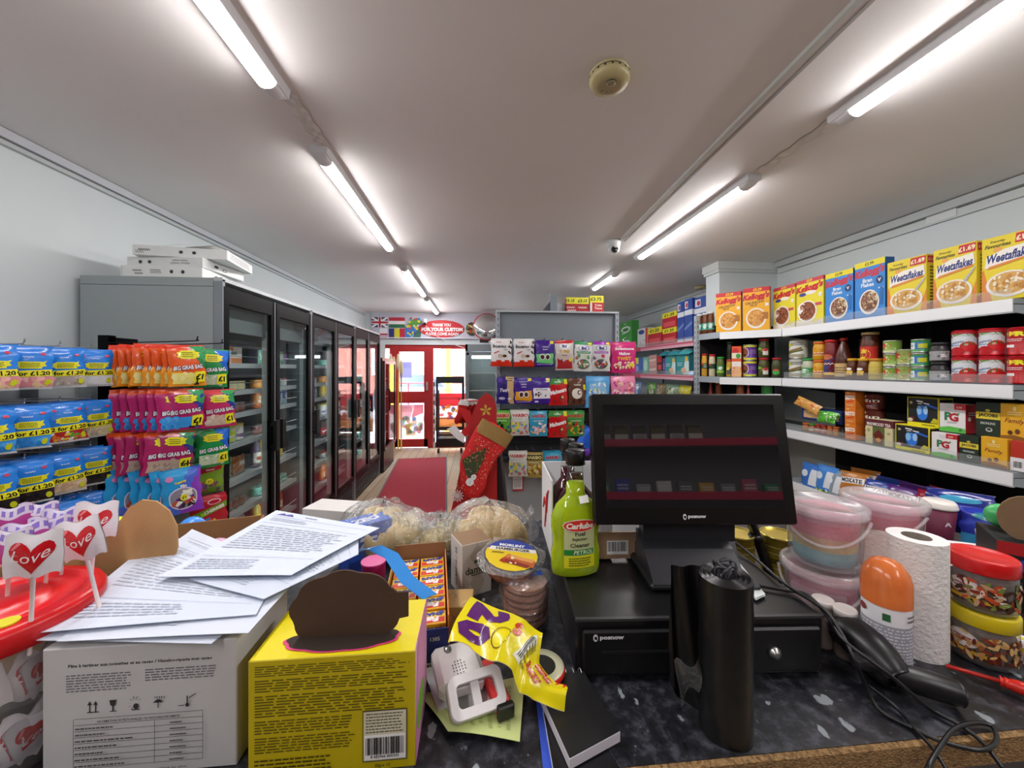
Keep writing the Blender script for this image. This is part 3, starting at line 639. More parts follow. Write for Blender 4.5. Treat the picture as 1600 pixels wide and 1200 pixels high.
# ------------------------------------------------------------------ mops standing by the door
for i, (px, ln, tl) in enumerate(((600, 1.42, 0), (606, 1.5, 0), (612, 1.45, 0), (618, 1.5, 0), (624, 1.38, 0))):
    x_ = aty(px, 600, 6.95)[0]; hd = ('yellow', 'white')[i % 2]
    o = empty('mop', ['mop with yellow handle standing against the shopfront beside the last cooler, %s' % place(i, 5)][0], 'mop', (x_, 7.12+.06*(i % 2), 0), (0, 0, 0), 'mops by the door')
    m = MB(); m.tube([(0, 0, .02), (0, 0, ln)], .012, 'e2c04a', 'plastic'); m.build('handle', o)
    m = MB(); m.lathe([(.015, ln-.02), (.03, ln+.05), (.034, ln+.14), (.02, ln+.24), (.01, ln+.27)], 14, mat='cloth', col=('e8e0c8' if i % 2 else 'dccb8e'), sy=.6); m.build('mop_head', o)
# ------------------------------------------------------------------ tall black-fronted drinks coolers along the left wall
FX = -1.36
YS = [2.19, 2.735, 3.30, 3.86, 4.43, 4.98, 5.54]
SHZ = [.40, .62, .82, 1.045, 1.225, 1.365, 1.53]
HND = {0: 1, 1: -1, 2: -1, 3: 1, 4: -1, 5: -1}
CNAME = ['nearest', 'middle', 'farthest']
for ci in range(3):
    y0, y1 = YS[2*ci], YS[2*ci+2]; L = y1-y0; ym = (y0+y1)/2
    o = empty('drinks_cooler', '%s black-fronted two-door glass drinks cooler with grey side along the left wall' % CNAME[ci], 'cooler', (FX-.36, ym, 0), 0, 'coolers along the left wall')
    m = MB(); x0, x1 = -.34, .31      # local x, front at +.36
    for s_ in (-1, 1): m.box((-.015, s_*(L/2-.02), 1.01), (.65, .035, 1.86), '9aa3a4', 'paint')
    for s_ in (-1, 1): m.box((-.02, s_*(L/2-.041), 1.02), (.60, .006, 1.80), '4a5054', 'matt')
    m.box((x0+.01, 0, 1.0), (.02, L-.09, 1.86), '4a4f52', 'paint'); m.box((-.015, 0, 1.965), (.65, L-.005, .045), '9aa3a4', 'paint'); m.box((-.015, 0, .27), (.62, L-.06, .04), '55595b', 'paint')
    m.build('cabinet', o)
    m = MB()
    for s_ in (-1, 1): m.box((.335, s_*(L/2-.012), 1.0), (.045, .022, 1.96), '8f969b', 'brushed')
    m.box((.335, 0, 1.98), (.045, L, .02), 'c3c7ca', 'brushed'); m.build('front_trim', o)
    m = MB(); m.box((.29, 0, 1.81), (.02, L-.06, .20), '6d7478', 'gloss'); m.build('header_panel', o)
    m = MB(); m.box((.02, 0, .13), (.62, L-.02, .22), '161719', 'plastic')
    for k in range(6): m.box((.338, 0, .05+k*.033), (.012, L-.12, .012), '3a3b3f', 'plastic')
    m.build('kick_grille', o)
    m = MB(); m.box((.292, 0, 1.0), (.04, .03, 1.5), 'e3eeee', 'paint'); m.build('centre_mullion', o)
    m = MB(); m.box((.30, .022, 1.0), (.012, .012, 1.4), 'fff', 'coolerlight'); m.build('light_strip', o)
    for zi, z in enumerate(SHZ):
        m = MB(); m.box((-.03, 0, z-.008), (.56, L-.08, .008), 'b9c1c4', 'paint'); m.box((.255, 0, z-.012), (.008, L-.08, .03), 'b4bcc2', 'plastic')
        m.tube([(.26, -L/2+.05, z+.045), (.26, L/2-.05, z+.045)], .0022, 'dfe3e6', 'metal', n=6, sub=False); m.build('shelf', o)
    for di in range(2):
        a, b = YS[2*ci+di]+.012-ym, YS[2*ci+di+1]-.012-ym; c = (a+b)/2; k = 2*ci+di
        m = MB(); BK = '060708'
        m.box((.345, a+.022, 1.105), (.028, .044, 1.68), BK, 'dark'); m.box((.345, b-.022, 1.105), (.028, .044, 1.68), BK, 'dark')
        m.box((.345, c, 1.90), (.028, b-a-.088, .09), BK, 'dark'); m.box((.345, c, .29), (.028, b-a-.088, .05), BK, 'dark')
        m.box((.361, b-.004, 1.105), (.006, .006, 1.68), 'a9adb1', 'brushed'); dd = m.build('door', o)
        m = MB(); m.box((.345, c, 1.085), (.008, b-a-.088, 1.54), 'fff', 'glass'); m.build('glass', dd)
        hy = (b-.03) if HND[k] > 0 else (a+.03)
        m = MB(); m.box((.385, hy, 1.055), (.022, .045, .20), '0c0c0d', 'plastic'); m.box((.37, hy, 1.13), (.03, .03, .02), '0c0c0d', 'plastic'); m.box((.37, hy, .98), (.03, .03, .02), '0c0c0d', 'plastic'); m.build('handle', dd)
# the taller last cooler nearest the door
y0, y1 = 5.62, 6.35; L = y1-y0
o = empty('slim_cooler', 'dark glass-fronted cooler with long bar handle nearest the red door', 'cooler', (-1.66, (y0+y1)/2, 0))
m = MB(); [m.box((0, s_*(L/2-.02), .84), (.62, .035, 1.62), '2a2426', 'gloss') for s_ in (-1, 1)]; m.box((-.29, 0, .85), (.03, L-.06, 1.6), '6d7478', 'paint'); m.box((0, 0, 1.62), (.62, L-.06, .07), '2a2024', 'gloss'); m.box((0, 0, .17), (.64, L-.07, .30), '221b1d', 'gloss'); m.build('cabinet', o)
m = MB(); [m.box((.33, s_*(L/2-.02), .97), (.03, .04, 1.28), '30181c', 'gloss') for s_ in (-1, 1)]; m.box((.33, 0, 1.59), (.03, L-.08, .04), 'aab', 'brushed'); m.box((.33, 0, .34), (.03, L-.08, .05), '4a2a30', 'gloss'); dd = m.build('door', o)  # burgundy reflections put into the dark frame colours
m = MB(); m.box((.33, 0, .97), (.008, L-.08, 1.22), 'fff', 'glass'); m.build('glass', dd)
m = MB(); m.tube([(.35, -.28, .9), (.39, -.28, .92), (.39, -.28, 1.18), (.35, -.28, 1.2)], .012, '0c0c0d', 'plastic'); m.build('handle', dd)
for z in (.5, .78, 1.06, 1.34):
    m = MB(); m.box((-.02, 0, z), (.5, L-.09, .012), 'c6cccf', 'paint'); m.build('shelf', o)
# ---- contents of the coolers
YL = 'f0d21f'
def bl(name, r, h, col, cap, spec, **k): return kbottle(name, r, h, col, cap, spec, **k)
KB = {
 'orange': bl('juice_bottle', .032, .19, 'c8672a', 'f07a1c', [('r', 0, .1, 1, .9, 'd98a34'), ('e', .5, .5, .25, .35, 'efe9dc'), ('r', .7, .1, 1, .9, '58b53c')]),
 'green': bl('juice_bottle', .032, .19, '7a6a3a', '4cae3a', [('r', 0, .1, 1, .9, 'c9822f'), ('e', .4, .5, .22, .35, 'e9efe0'), ('r', .66, .1, 1, .9, '4fae3e')]),
 'blue': bl('water_bottle', .031, .2, '9db8c8', '3b54c9', [('r', 0, .1, 1, .9, '3d78c4'), ('e', .5, .5, .2, .3, 'e8eef4')]),
 'purple': bl('squash_bottle', .031, .2, '6a5a70', '4a3fb4', [('r', 0, .05, 1, .95, 'd9d3c4'), ('r', .2, .3, .8, .6, 'b04a30')]),
 'cola': bl('cola_bottle', .031, .2, '3a1a12', 'b8202a', [('r', 0, .1, 1, .9, 'b8202a'), ('r', .15, .4, .85, .55, 'eee')]),
 'lemon': bl('lemonade_bottle', .031, .2, 'c9b55a', 'f08a1c', [('r', 0, .1, 1, .9, 'e6c13a')]),
 'milk': bl('milk_bottle', .034, .18, 'd9dcd8', '4c8f3c', [('r', 0, .1, 1, .9, 'c6dcc0')]),
 'clear': bl('water_bottle', .031, .19, 'a8b4b4', 'f08a30', [('r', 0, .2, 1, .7, 'd0b070')]),
}
KP = {
 'meals': kbox('ready_meal_carton', .13, .03, .105, 'e9e4e0', [('r', 0, 0, 1, .35, 'd98a5a'), ('r', 0, .75, .3, 1, 'e07a2a'), ('t', 'MAN', .32, .62, .2, '2c5a2c', {'bold': .03, 'w': .5}), ('p', [(.5, .35), (1, .45), (1, 1), (.7, 1)], 'f0e9ea')]),
 'ehmann': kbox('yogurt_multipack', .12, .06, .09, 'a8c4e4', [('r', 0, 0, 1, .3, 'e8c9b8'), ('t', 'EP', .5, .66, .3, '3d5f9e', {'bold': .03}), ('e', .8, .25, .15, .2, 'd98a8a')]),
 'vim': kbox('juice_carton_pack', .13, .06, .1, '4a3f5e', [('p', [(0, 0), (.35, 0), (.55, 1), (.1, 1)], '6fae8c'), ('t', 'Vi', .35, .55, .5, 'dfe9e0', {'shear': .2, 'bold': .02}), ('e', .78, .45, .2, .4, '7d5a92'), ('e', .6, .2, .12, .18, '4fae6a')]),
 'red7': kbox('drinks_carton', .1, .06, .12, 'b8202a', [('t', '97', .5, .6, .3, 'f0e6e6', {'bold': .03}), ('r', 0, 0, 1, .2, '8a1820')]),
 'salad': kbag('salad_bag', .15, .13, .03, lambda u, v: ('5a6a48', '8a9a70', '3e4a3a', 'a8a68a')[int(u*11+v*17) % 4], [('r', .1, .35, .5, .6, 'cfd4c8')], 'film', 5),
 'pasta': kbag('bread_roll_bag', .14, .12, .03, lambda u, v: ('b8773a', 'c98a4a', '9a5f2c')[int(u*7+v*9) % 3], [('r', .3, .5, .8, .75, 'cfc4b0')], 'film', 6),
}
KT = {
 'redtub': kjar('dip_tub', .038, .055, 'c9c4c0', 'c8483c', [('r', 0, 0, 1, 1, 'b8bcc0'), ('t', 'P', .5, .5, .6, 'f2f2f2', {'bold': .04})], .008, .98),
 'orangetub': kjar('dip_tub', .038, .055, 'e09a4a', 'f0a03a', [('r', 0, 0, 1, 1, 'e8963a'), ('r', 0, .55, 1, .7, 'f4c070')], .008, .98),
 'tealtub': kjar('dip_tub', .038, .055, '58b3a0', '9ad9cc', [('r', 0, 0, 1, 1, '3fa694'), ('l', .2, .2, .8, .8, 2, 'e9f4f0', 3)], .008, .98),
 'creamtub': kjar('dip_tub', .038, .055, 'd9d0a8', 'c9c49a', [('r', 0, 0, 1, 1, 'd4cda4')], .008, .98),
 'yog': kjar('yogurt_tub', .036, .105, 'eceae6', 'e3c92f', [('r', 0, 0, 1, 1, 'ecebf0'), ('q', [(.1, .25), (.9, .15), (.9, .55), (.1, .45)], '7b2f9a'), ('q', [(.1, .5), (.9, .45), (.9, .6), (.1, .56)], '5a1f7a')], .012, .98),
 'yoggreen': kjar('yogurt_tub', .036, .105, 'cfd9a0', 'c8d42c', [('r', 0, 0, 1, 1, 'b6cc3c'), ('r', .2, .3, .8, .55, 'e9ecd4')], .012, .98),
 'pot': kjar('chilled_pot', .026, .06, '8f8580', 'b9b3b0', [('r', 0, .2, 1, .8, 'a89a94')], .01, .95),
 'potred': kjar('chilled_pot', .026, .06, '8a4a42', '9f9692', [('r', 0, .2, 1, .8, '9a5a4e')], .01, .95),
 'orgsaus': kbag('sausage_pack', .13, .05, .03, 'd8622e', [('r', .2, .2, .7, .7, 'e8e0d8')], 'film', 9),
}
CAT = {'juice_bottle': 'bottle', 'water_bottle': 'bottle', 'squash_bottle': 'bottle', 'cola_bottle': 'bottle', 'lemonade_bottle': 'bottle', 'milk_bottle': 'bottle'}
SHN = {.40: 'bottom', .62: 'second-lowest', .82: 'third-lowest', 1.045: 'middle', 1.225: 'third-highest', 1.365: 'second-highest', 1.53: 'top'}
DN = ['first', 'second', 'third', 'fourth', 'fifth', 'sixth']
USED = set()
def crow(di, z, items, gap=.008, x=-1.535, start=.05):
    USED.add((di, z))
    """a front row on one shelf behind one cooler door; items: (kind, words, width)"""
    y = YS[di]+start; n = len(items); seen = {}
    for it in items: seen[it[1]] = seen.get(it[1], 0)+1
    cnt = {}
    for (k, words, wd) in items:
        if y+wd > YS[di+1]-.03: break
        cnt[words] = cnt.get(words, 0)+1; q = cnt[words]-1; t = seen[words]
        pos = '' if t == 1 else ', '+place(q, t).replace('from the', 'from')
        lab = '%s, %s shelf, %s cooler door%s' % (words, SHN[z], DN[di], pos)
        hang = k.parts[0][0] == 'pack'; zz = z+.001
        if hang: zz += -min(v.co.z for v in k.parts[0][1].vertices)
        put(k, lab, CAT.get(k.name, k.name.split('_')[-1]), (x, y+wd/2, zz), radians(90+R.uniform(-4, 4)), 'goods on the %s shelf of cooler door %d' % (SHN[z], di+1))
        y += wd+gap
B = lambda c, w: (KB[c], w, .066)
crow(0, 1.53, [(KP['meals'], 'white and orange meal carton', .13), (KP['ehmann'], 'pale blue multipack', .12), (KP['meals'], 'white and orange meal carton', .13)])
crow(0, 1.365, [(KT['redtub'], 'small tub with red lid', .077), (KT['orangetub'], 'small orange tub', .077), (KT['tealtub'], 'small teal tub', .077), (KT['creamtub'], 'small cream tub', .077), (KT['creamtub'], 'small cream tub', .077)])
crow(0, 1.225, [(KT['pot'], 'little grey pot', .054)]*2+[(KT['potred'], 'little brown-red pot', .054)]+[(KT['pot'], 'little grey pot', .054)]*2+[(KT['potred'], 'little brown-red pot', .054)]*2)
crow(0, 1.045, [(KT['yog'], 'white tub with purple stripe and yellow lid', .074), (KT['yoggreen'], 'lime green tub', .074), (KT['yog'], 'white tub with purple stripe and yellow lid', .074), (KT['yoggreen'], 'lime green tub', .074), (KT['yog'], 'white tub with purple stripe and yellow lid', .074)])
crow(0, .82, [(KP['salad'], 'clear bag of mixed leaves', .15), (KP['salad'], 'clear bag of mixed leaves', .15), (KP['pasta'], 'clear bag of brown rolls', .14)])
crow(0, .40, [B('clear', 'clear bottle with orange cap'), B('lemon', 'yellow bottle with orange cap'), B('clear', 'clear bottle with orange cap'), B('lemon', 'yellow bottle with orange cap')]+[B('clear', 'clear bottle with orange cap')]*2)
crow(1, 1.53, [(KP['vim'], 'purple and green drinks multipack', .13)]*3)
crow(1, 1.225, [B('orange', 'juice bottle with orange cap'), B('green', 'juice bottle with green cap')]+[B('orange', 'juice bottle with orange cap')]*2+[B('blue', 'blue water bottle')]*2)
crow(1, 1.045, [(KT['potred'], 'little brown-red pot', .054)]*4+[(KT['pot'], 'little grey pot', .054)]*3)
crow(1, 1.365, [(KT['orangetub'], 'small orange tub', .077)]*2+[(KT['tealtub'], 'small teal tub', .077)]*2+[(KT['redtub'], 'small tub with red lid', .077)]*2)
crow(2, 1.365, [(KT['creamtub'], 'small cream tub', .077)]*3+[(KT['redtub'], 'small tub with red lid', .077)]*3)
crow(2, 1.045, [(KT['yoggreen'], 'lime green tub', .074)]*3+[(KT['yog'], 'white tub with purple stripe', .074)]*3)
crow(3, 1.045, [(KT['yog'], 'white tub with purple stripe', .074)]*6)
crow(3, .40, [B('orange', 'orange drink bottle')]*5)
crow(4, .40, [B('lemon', 'yellow drink bottle')]*5)
crow(1, .82, [B('purple', 'pale squash bottle with violet cap'), B('lemon', 'yellow drink bottle'), B('blue', 'blue water bottle'), B('purple', 'pale squash bottle with violet cap'), B('lemon', 'yellow drink bottle')])
crow(1, .40, [B('lemon', 'yellow drink bottle'), B('orange', 'orange drink bottle'), B('cola', 'dark cola bottle'), B('lemon', 'yellow drink bottle'), B('orange', 'orange drink bottle')])
crow(2, 1.53, [(KP['red7'], 'red drinks carton', .1), (KP['red7'], 'red drinks carton', .1), (KP['vim'], 'purple and green drinks multipack', .13)])
crow(2, 1.225, [B('blue', 'blue water bottle')]*6)
crow(2, .82, [B('milk', 'white milk bottle')]*5)
crow(2, .40, [B('cola', 'dark cola bottle')]*5)
crow(3, 1.225, [B('lemon', 'yellow drink bottle')]*5)
crow(3, .82, [B('cola', 'dark cola bottle')]*5)
crow(4, 1.225, [B('clear', 'clear bottle with orange cap')]*5)
crow(4, .82, [B('lemon', 'yellow drink bottle')]*5)
crow(5, .82, [B('orange', 'orange drink bottle')]*5)
FILL = [[B('lemon', 'yellow drink bottle')]*6, [B('cola', 'dark cola bottle')]*6, [(KT['orangetub'], 'small orange tub', .077)]*5, [(KT['redtub'], 'small tub with red lid', .077)]*5, [B('green', 'juice bottle with green cap')]*6, [(KT['potred'], 'little brown-red pot', .054)]*7, [B('orange', 'orange drink bottle')]*6, [(KT['tealtub'], 'small teal tub', .077)]*5]
for di in range(6):
    for zi, z in enumerate(SHZ):
        if (di, z) in USED: continue
        k = (di*3+zi*5) % 8; tall = FILL[k][0][2] == .066; hgt = (SHZ+[1.75])[zi+1]-z
        if tall and hgt < .2: k = (3, 5, 7, 2)[(di+zi) % 4]
        crow(di, z, FILL[k])
# sausage packs lying on the first shelf behind the tubs
for i in range(3):
    put(KT['orgsaus'], 'flat orange vacuum pack standing behind the tubs, %s of three' % place(i, 3), 'pack', (-1.64, 2.32+i*.14, 1.425+.012), (0, 0, radians(90)), 'orange packs in the first cooler')
# ------------------------------------------------------------------ flattened bakery boxes on the first cooler
def tray(w, d, h, spec, side, seed):
    m = MB(); m.box((0, 0, h/2), (w, d, h), 'e4e6e4', 'card', bev=.002)
    m.decal(flat((0, -d/2, 0)), w, h, spec, 'card'); m.decal(flat((w/2, 0, 0), (0, 1, 0)), d, h, side, 'card')
    return m
HOL = [('e', .62, .55, .022, .16, '35393c'), ('e', .76, .55, .022, .16, '35393c')]
SCR = [('r', .02, .06, .022, .94, '444'), ('t', '~', .2, .6, .22, '333', {'shear': .3, 'bold': 0}), ('t', '~', .22, .34, .2, '333', {'shear': .3, 'bold': 0}), ('l', .36, .35, .5, .75, 3, '777', 2)]
for i, (x, y, z, rz, w, h, sp, sd, lab) in enumerate((
    (-1.70, 2.40, 1.99, 2, .40, .062, SCR+HOL, [('e', .35, .5, .04, .18, '35393c'), ('l', .5, .3, .9, .7, 3, '777', 5)], 'white perforated bakery box at the bottom of the pile on the cooler'),
    (-1.685, 2.42, 2.053, -3, .40, .055, [('t', 'FRESHLY BAKED', .7, .4, .18, '555', {'rot': 180, 'bold': 0}), ('t', 'WARM INSIDE', .7, .68, .16, '555', {'rot': 180, 'bold': 0}), ('e', .18, .5, .024, .17, '35393c'), ('e', .3, .5, .024, .17, '35393c')], [('e', .3, .5, .05, .16, '35393c'), ('o', .5, .4, .05, .16, .3, '35393c')], 'white bakery box with upside-down lettering in the middle of the pile'),
    (-1.64, 2.42, 2.109, 9, .44, .055, [('t', '~', .12, .55, .3, '333', {'shear': .3, 'bold': 0}), ('l', .03, .2, .12, .5, 3, '777', 2)]+[('e', .5, .5, .022, .16, '35393c'), ('e', .64, .5, .022, .16, '35393c')], [('l', .1, .2, .9, .85, 7, '999', 8)], 'torn white bakery box lying askew on top of the pile'))):
    m = tray(w, .34, h, sp, sd, i)
    if i == 2:
        m.poly([(-.12, -.172, h), (.0, -.175, h+.012), (.02, -.10, h+.035), (-.10, -.08, h+.03)], 'f0f2f0', 'card'); m.poly([(.02, -.175, h), (.16, -.18, h+.02), (.2, -.1, h+.01), (.04, -.1, h+.004)], 'e8eae8', 'card')
    o = m.build('bakery_box'); o.location = (x, y, z); o.rotation_euler = (0, 0, radians(rz)); tag(o, lab, 'box', 'bakery boxes on the cooler')
# ------------------------------------------------------------------ blue sweet bags on the wall rack
BLU = '1f7fe0'
def bluebag(pieces, seed, pc, n=22, sz=.009, asp=.7):
    return bagmesh(.122, .165, .022, lambda u, v: 'b9bcc0' if v > .93 else (BLU if v < .74 else '8a8f98'),
      [('r', .0, .05, 1, .30, pc[0])]+[('b', .1, .08, .92, .27, n, sz, pc, seed, asp)] +
      [('p', [(.22, .60), (.30, .63), (.30, .50), (.22, .52), (.25, .56)], 'e8e22a'), ('p', [(.78, .63), (.88, .66), (.84, .60), (.88, .54), (.78, .52)], 'e8e22a'), ('r', .30, .48, .78, .64, 'e8e22a'), ('l', .33, .50, .75, .62, 4, '4a5a18', seed),
       ('q', [(.06, .28), (1.0, .31), (1.0, .46), (.06, .42)], 'ece42a'), ('t', '2 for £1.20', .53, .365, .10, '111', {'bold': .035, 'w': .88, 'rot': 2}),
       ('e', .20, .82, .06, .03, 'd8405a'), ('e', .80, .82, .06, .03, 'd8405a'), ('t', '~', .5, .75, .05, 'cfe4f8', {'shear': .3}), ('e', .88, .16, .07, .07, 'c9cf22')], 'film', seed)
BK_ = {'pink': (['d98a92', 'e39aa0', 'e6c49a', 'f0b8b0'], 'pink and peach shrimps', .013, .6), 'grey': (['b3a8a0', 'cfc6bc', '9a8f88'], 'pale brown jelly beans', .008, .55), 'white': (['e6e8ea', 'dfe2e4', 'cfd4d8'], 'white mints', .008, .6),
  'blue': (['3f9be8', '5aaef0', '2f86d8'], 'blue balls', .011, .8), 'mix': (['b8262e', 'e8e0d8', '5aa03a', 'd8702e', 'e0c030'], 'red and mixed jellies', .011, .5), 'cream': (['d9cf9a', 'c9b89a', 'b8a8a0'], 'cream bonbons', .011, .8),
  'black': (['1c1a1e', '2c2a30', '121014'], 'black liquorice', .009, .7), 'fudge': (['d4b89a', 'e0ccb0', 'c4a080'], 'pale fudge pieces', .014, .7), 'dark': (['2a2226', '3a3034', '1a1618'], 'dark liquorice drops', .008, .8)}
BM = {k: Kind('sweet_bag', [('pack', bluebag(v[1], i+3, v[0], sz=v[2], asp=v[3]).mesh('sweet_bag'))]) for i, (k, v) in enumerate(BK_.items())}
rk = empty('peg_rack', 'grey wire peg rack on the left wall holding blue sweet bags', 'rack', (-1.95, 1.65, .3))
m = MB(); m.box((-.07, -.06, .68), (.03, .7, 1.2), 'a9aeb0', 'paint')
for s_ in (-1, 1): m.box((-.03, s_*.3-.06, .68), (.04, .03, 1.25), '6d7274', 'paint')
m.build('back_frame', rk)
PZ = [1.592, 1.365, 1.155, .955, .76]; PYS = [1.38, 1.50, 1.62, 1.745, 1.87]
HK = MB(); HK.tube([(0, 0, 0), (.24, 0, 0), (.262, 0, .006), (.266, 0, .02)], .0028, 'b9bec0', 'metal', n=6); HKm = HK.mesh('peg')
for ri, z in enumerate(PZ):
    m = MB(); m.box((-.04, -.05, z-.31), (.012, .68, .03), 'c6cacc', 'paint'); m.build('crossbar', rk)
    for py in PYS: ob('peg', HKm, rk, (-.03, py-1.65, z-.298))
RN = ['top', 'second', 'third', 'fourth', 'lowest']
KOL = [['pink', 'pink', 'pink', 'grey', 'white'], ['blue', 'blue', 'blue', 'mix', 'cream'], ['dark', 'dark', 'dark', 'fudge', 'black'], ['mix', 'grey', 'blue', 'cream', 'pink'], ['white', 'dark', 'pink', 'blue', 'grey']]
PN = ['leftmost peg', 'second peg from left', 'middle peg', 'second peg from right', 'rightmost peg']
for ri, z in enumerate(PZ):
    for pi_, py in enumerate(PYS):
        kk = KOL[ri][pi_]; nb = 4 if pi_ < 3 else 3
        if ri == 4 and pi_ in (3, 4): nb = 2
        for j in range(nb):
            lab = 'blue bag of %s, %s on %s, %s row' % (BK_[kk][1], ['front one', 'second back', 'third back', 'hindmost'][j], PN[pi_], RN[ri])
            put(BM[kk], lab, 'sweets', (-1.70-.043*j, py+R.uniform(-.006, .006), z-.006), (R.uniform(-.05, .03), R.uniform(-.05, .05), radians(52+R.uniform(-7, 7)+(6 if pi_ > 2 else 0))), 'blue sweet bags on the wall rack')
# ------------------------------------------------------------------ black stand of big grab bags
def grab(base, top, pc, seed, name='BIG GRAB BAG', n=16, sz=.013):
    def cf(u, v):
        if v < .10: return top
        if v > .55+.25*u and base[0] == 'e0561e': return 'e8921e'
        return base[1] if (u > .55 and v < .45 and u+(.45-v) > .85) else base[0]
    return bagmesh(.142, .195, .026, cf, [('p', [(.55, .97), (1, .97), (1, .62), (.8, .70)], base[2]), ('p', [(.80, .70), (1, .62), (1, .45), (.86, .5)], base[1]), ('r', .10, .06, .80, .32, pc[0]), ('b', .14, .08, .80, .31, n, sz, pc, seed, .75),
      ('p', [(.22, .80), (.32, .84), (.32, .68), (.22, .70), (.26, .75)], 'e8e02a'), ('p', [(.70, .84), (.82, .82), (.77, .76), (.82, .70), (.70, .68)], 'e8e02a'), ('r', .32, .66, .70, .86, 'e8e02a'), ('l', .35, .69, .67, .83, 3, '5a6018', seed),
      ('t', name, .52, .455, .115, '2a2440', {'bold': .09, 'w': .86, 'rot': 6}), ('t', name, .52, .455, .10, 'f0eef4', {'bold': .03, 'w': .82, 'rot': 6}),
      ('q', [(.66, .08), (.97, .10), (.95, .36), (.68, .34)], 'ece42a'), ('t', '£1', .81, .22, .14, '111', {'bold': .05})], 'film', seed)
GK = {'orange': (('e0561e', '2c8a4c', '2f9a58'), 'd83a1e', ['e8dc7a', 'f0e6a0', 'dcc45a'], 'orange grab bag of yellow foam bananas'), 'magenta': (('b02468', '2a3a8c', '2f9a58'), 'd8481e', ['3f9be8', '58aef0', '2f84d8'], 'magenta grab bag of blue balls'),
 'mice': (('c02a64', '2a3a8c', '2f9a58'), 'd83a3e', ['d4bfae', 'c8ad9a', 'e3d4c6'], 'magenta grab bag of pale jelly strings'), 'plum': (('a82460', '343a86', '2f8a58'), 'd0481e', ['b8a294', 'd0c0b4', '9c8678'], 'plum grab bag of pale fudge cubes'),
 'green': (('1f8f4a', '2060c8', '2470d8'), '2f9a50', ['c9d8b8', 'e4e8d8', 'a8c49a'], 'green and blue grab bag of sour sweets')}
GM = {k: Kind('grab_bag', [('pack', grab(v[0], v[1], v[2], i+20).mesh('grab_bag'))]) for i, (k, v) in enumerate(GK.items())}
YM = Kind('yummy_mix_bag', [('pack', bagmesh(.15, .215, .026, lambda u, v: '2a9ad8' if u+v*.8 < .75 else ('4a6ad0' if u+v*.6 < 1.0 else '8a3fb8'), [('e', .52, .34, .37, .25, 'e0d4f0'), ('e', .52, .34, .34, .225, '8f8a98'), ('b', .3, .16, .76, .34, 18, .014, ['c8583a', 'f0f0ea', '5a2f8a', 'e0a040', 'b03a3a', '3a3038'], 4), ('b', .5, .36, .76, .5, 8, .014, ['f0f0e8', 'd8d0c8', 'cdb8b8'], 5), ('e', .54, .36, .10, .07, 'e8e02a'), ('t', '£1', .54, .36, .06, '222', {'bold': .03}), ('t', 'Yummy', .48, .70, .07, 'e8d02a', {'rot': 12, 'bold': .05}), ('t', 'Mix', .56, .62, .06, 'f0f0e8', {'rot': 5, 'bold': .05}), ('e', .22, .80, .10, .06, 'd88ac0')], 'film', 31).mesh('sweet_bag'))])
SB1 = Kind('sour_bag', [('pack', bagmesh(.13, .17, .022, lambda u, v: '7aa02c' if v < .85 else '5c8a22', [('q', [(.1, .6), (.9, .7), (.9, .84), (.1, .72)], 'b81f2c'), ('t', '~', .5, .715, .07, 'f2ece0', {'rot': 7, 'bold': .03}), ('b', .1, .08, .9, .3, 16, .012, ['8a5a3a', '9a6a48', '6a4a6a'], 3), ('e', .5, .36, .13, .09, 'e8e02a'), ('t', '£1', .5, .36, .08, '222')], 'film', 12).mesh('sweet_bag'))])
SB2 = Kind('sour_bag', [('pack', bagmesh(.16, .17, .022, 'b3202e', [('e', .65, .78, .18, .08, 'e6c9d4'), ('e', .65, .78, .15, .06, 'b3202e'), ('q', [(0, .3), (1, .56), (1, .74), (0, .5)], '6a9a2a'), ('t', 'SOUR', .2, .42, .12, 'a8e03a', {'rot': 14, 'bold': .05}), ('t', 'CHERRIES', .64, .55, .10, 'f2ece0', {'rot': 14, 'bold': .05}), ('b', .2, .1, .8, .3, 14, .012, ['e04a3a', '3a8ad0', 'e8b030'], 7)], 'film', 13).mesh('sweet_bag'))])
SX, SY = -1.73, 2.02
st = empty('bag_stand', 'black metal peg stand of big grab sweet bags beside the first cooler', 'stand', (SX, SY, 0))
m = MB(); m.box((-.05, .0, .88), (.045, .04, 1.56), '0d0d0f', 'metal'); m.build('upright', st)
m = MB(); m.box((0, .0, .03), (.4, .3, .05), '17171a', 'metal'); m.box((-.02, .06, 1.0), (.02, .12, 1.3), '1a1a1d', 'metal'); m.build('back_panel', st)
GZ = [1.612, 1.405, 1.205, 1.03]; GROW = ['top', 'second', 'third', 'lowest']
HK2 = MB(); HK2.tube([(0, 0, 0), (.36, 0, .012), (.385, 0, .02), (.39, 0, .035)], .0028, '2a2a2c', 'metal', n=6); HK2m = HK2.mesh('peg')
GC = [('orange', 8, 'green', 2, .36), ('magenta', 7, 'mice', 1, .35), ('plum', 6, 'green', 3, .31), (None, 6, None, 0, .33)]
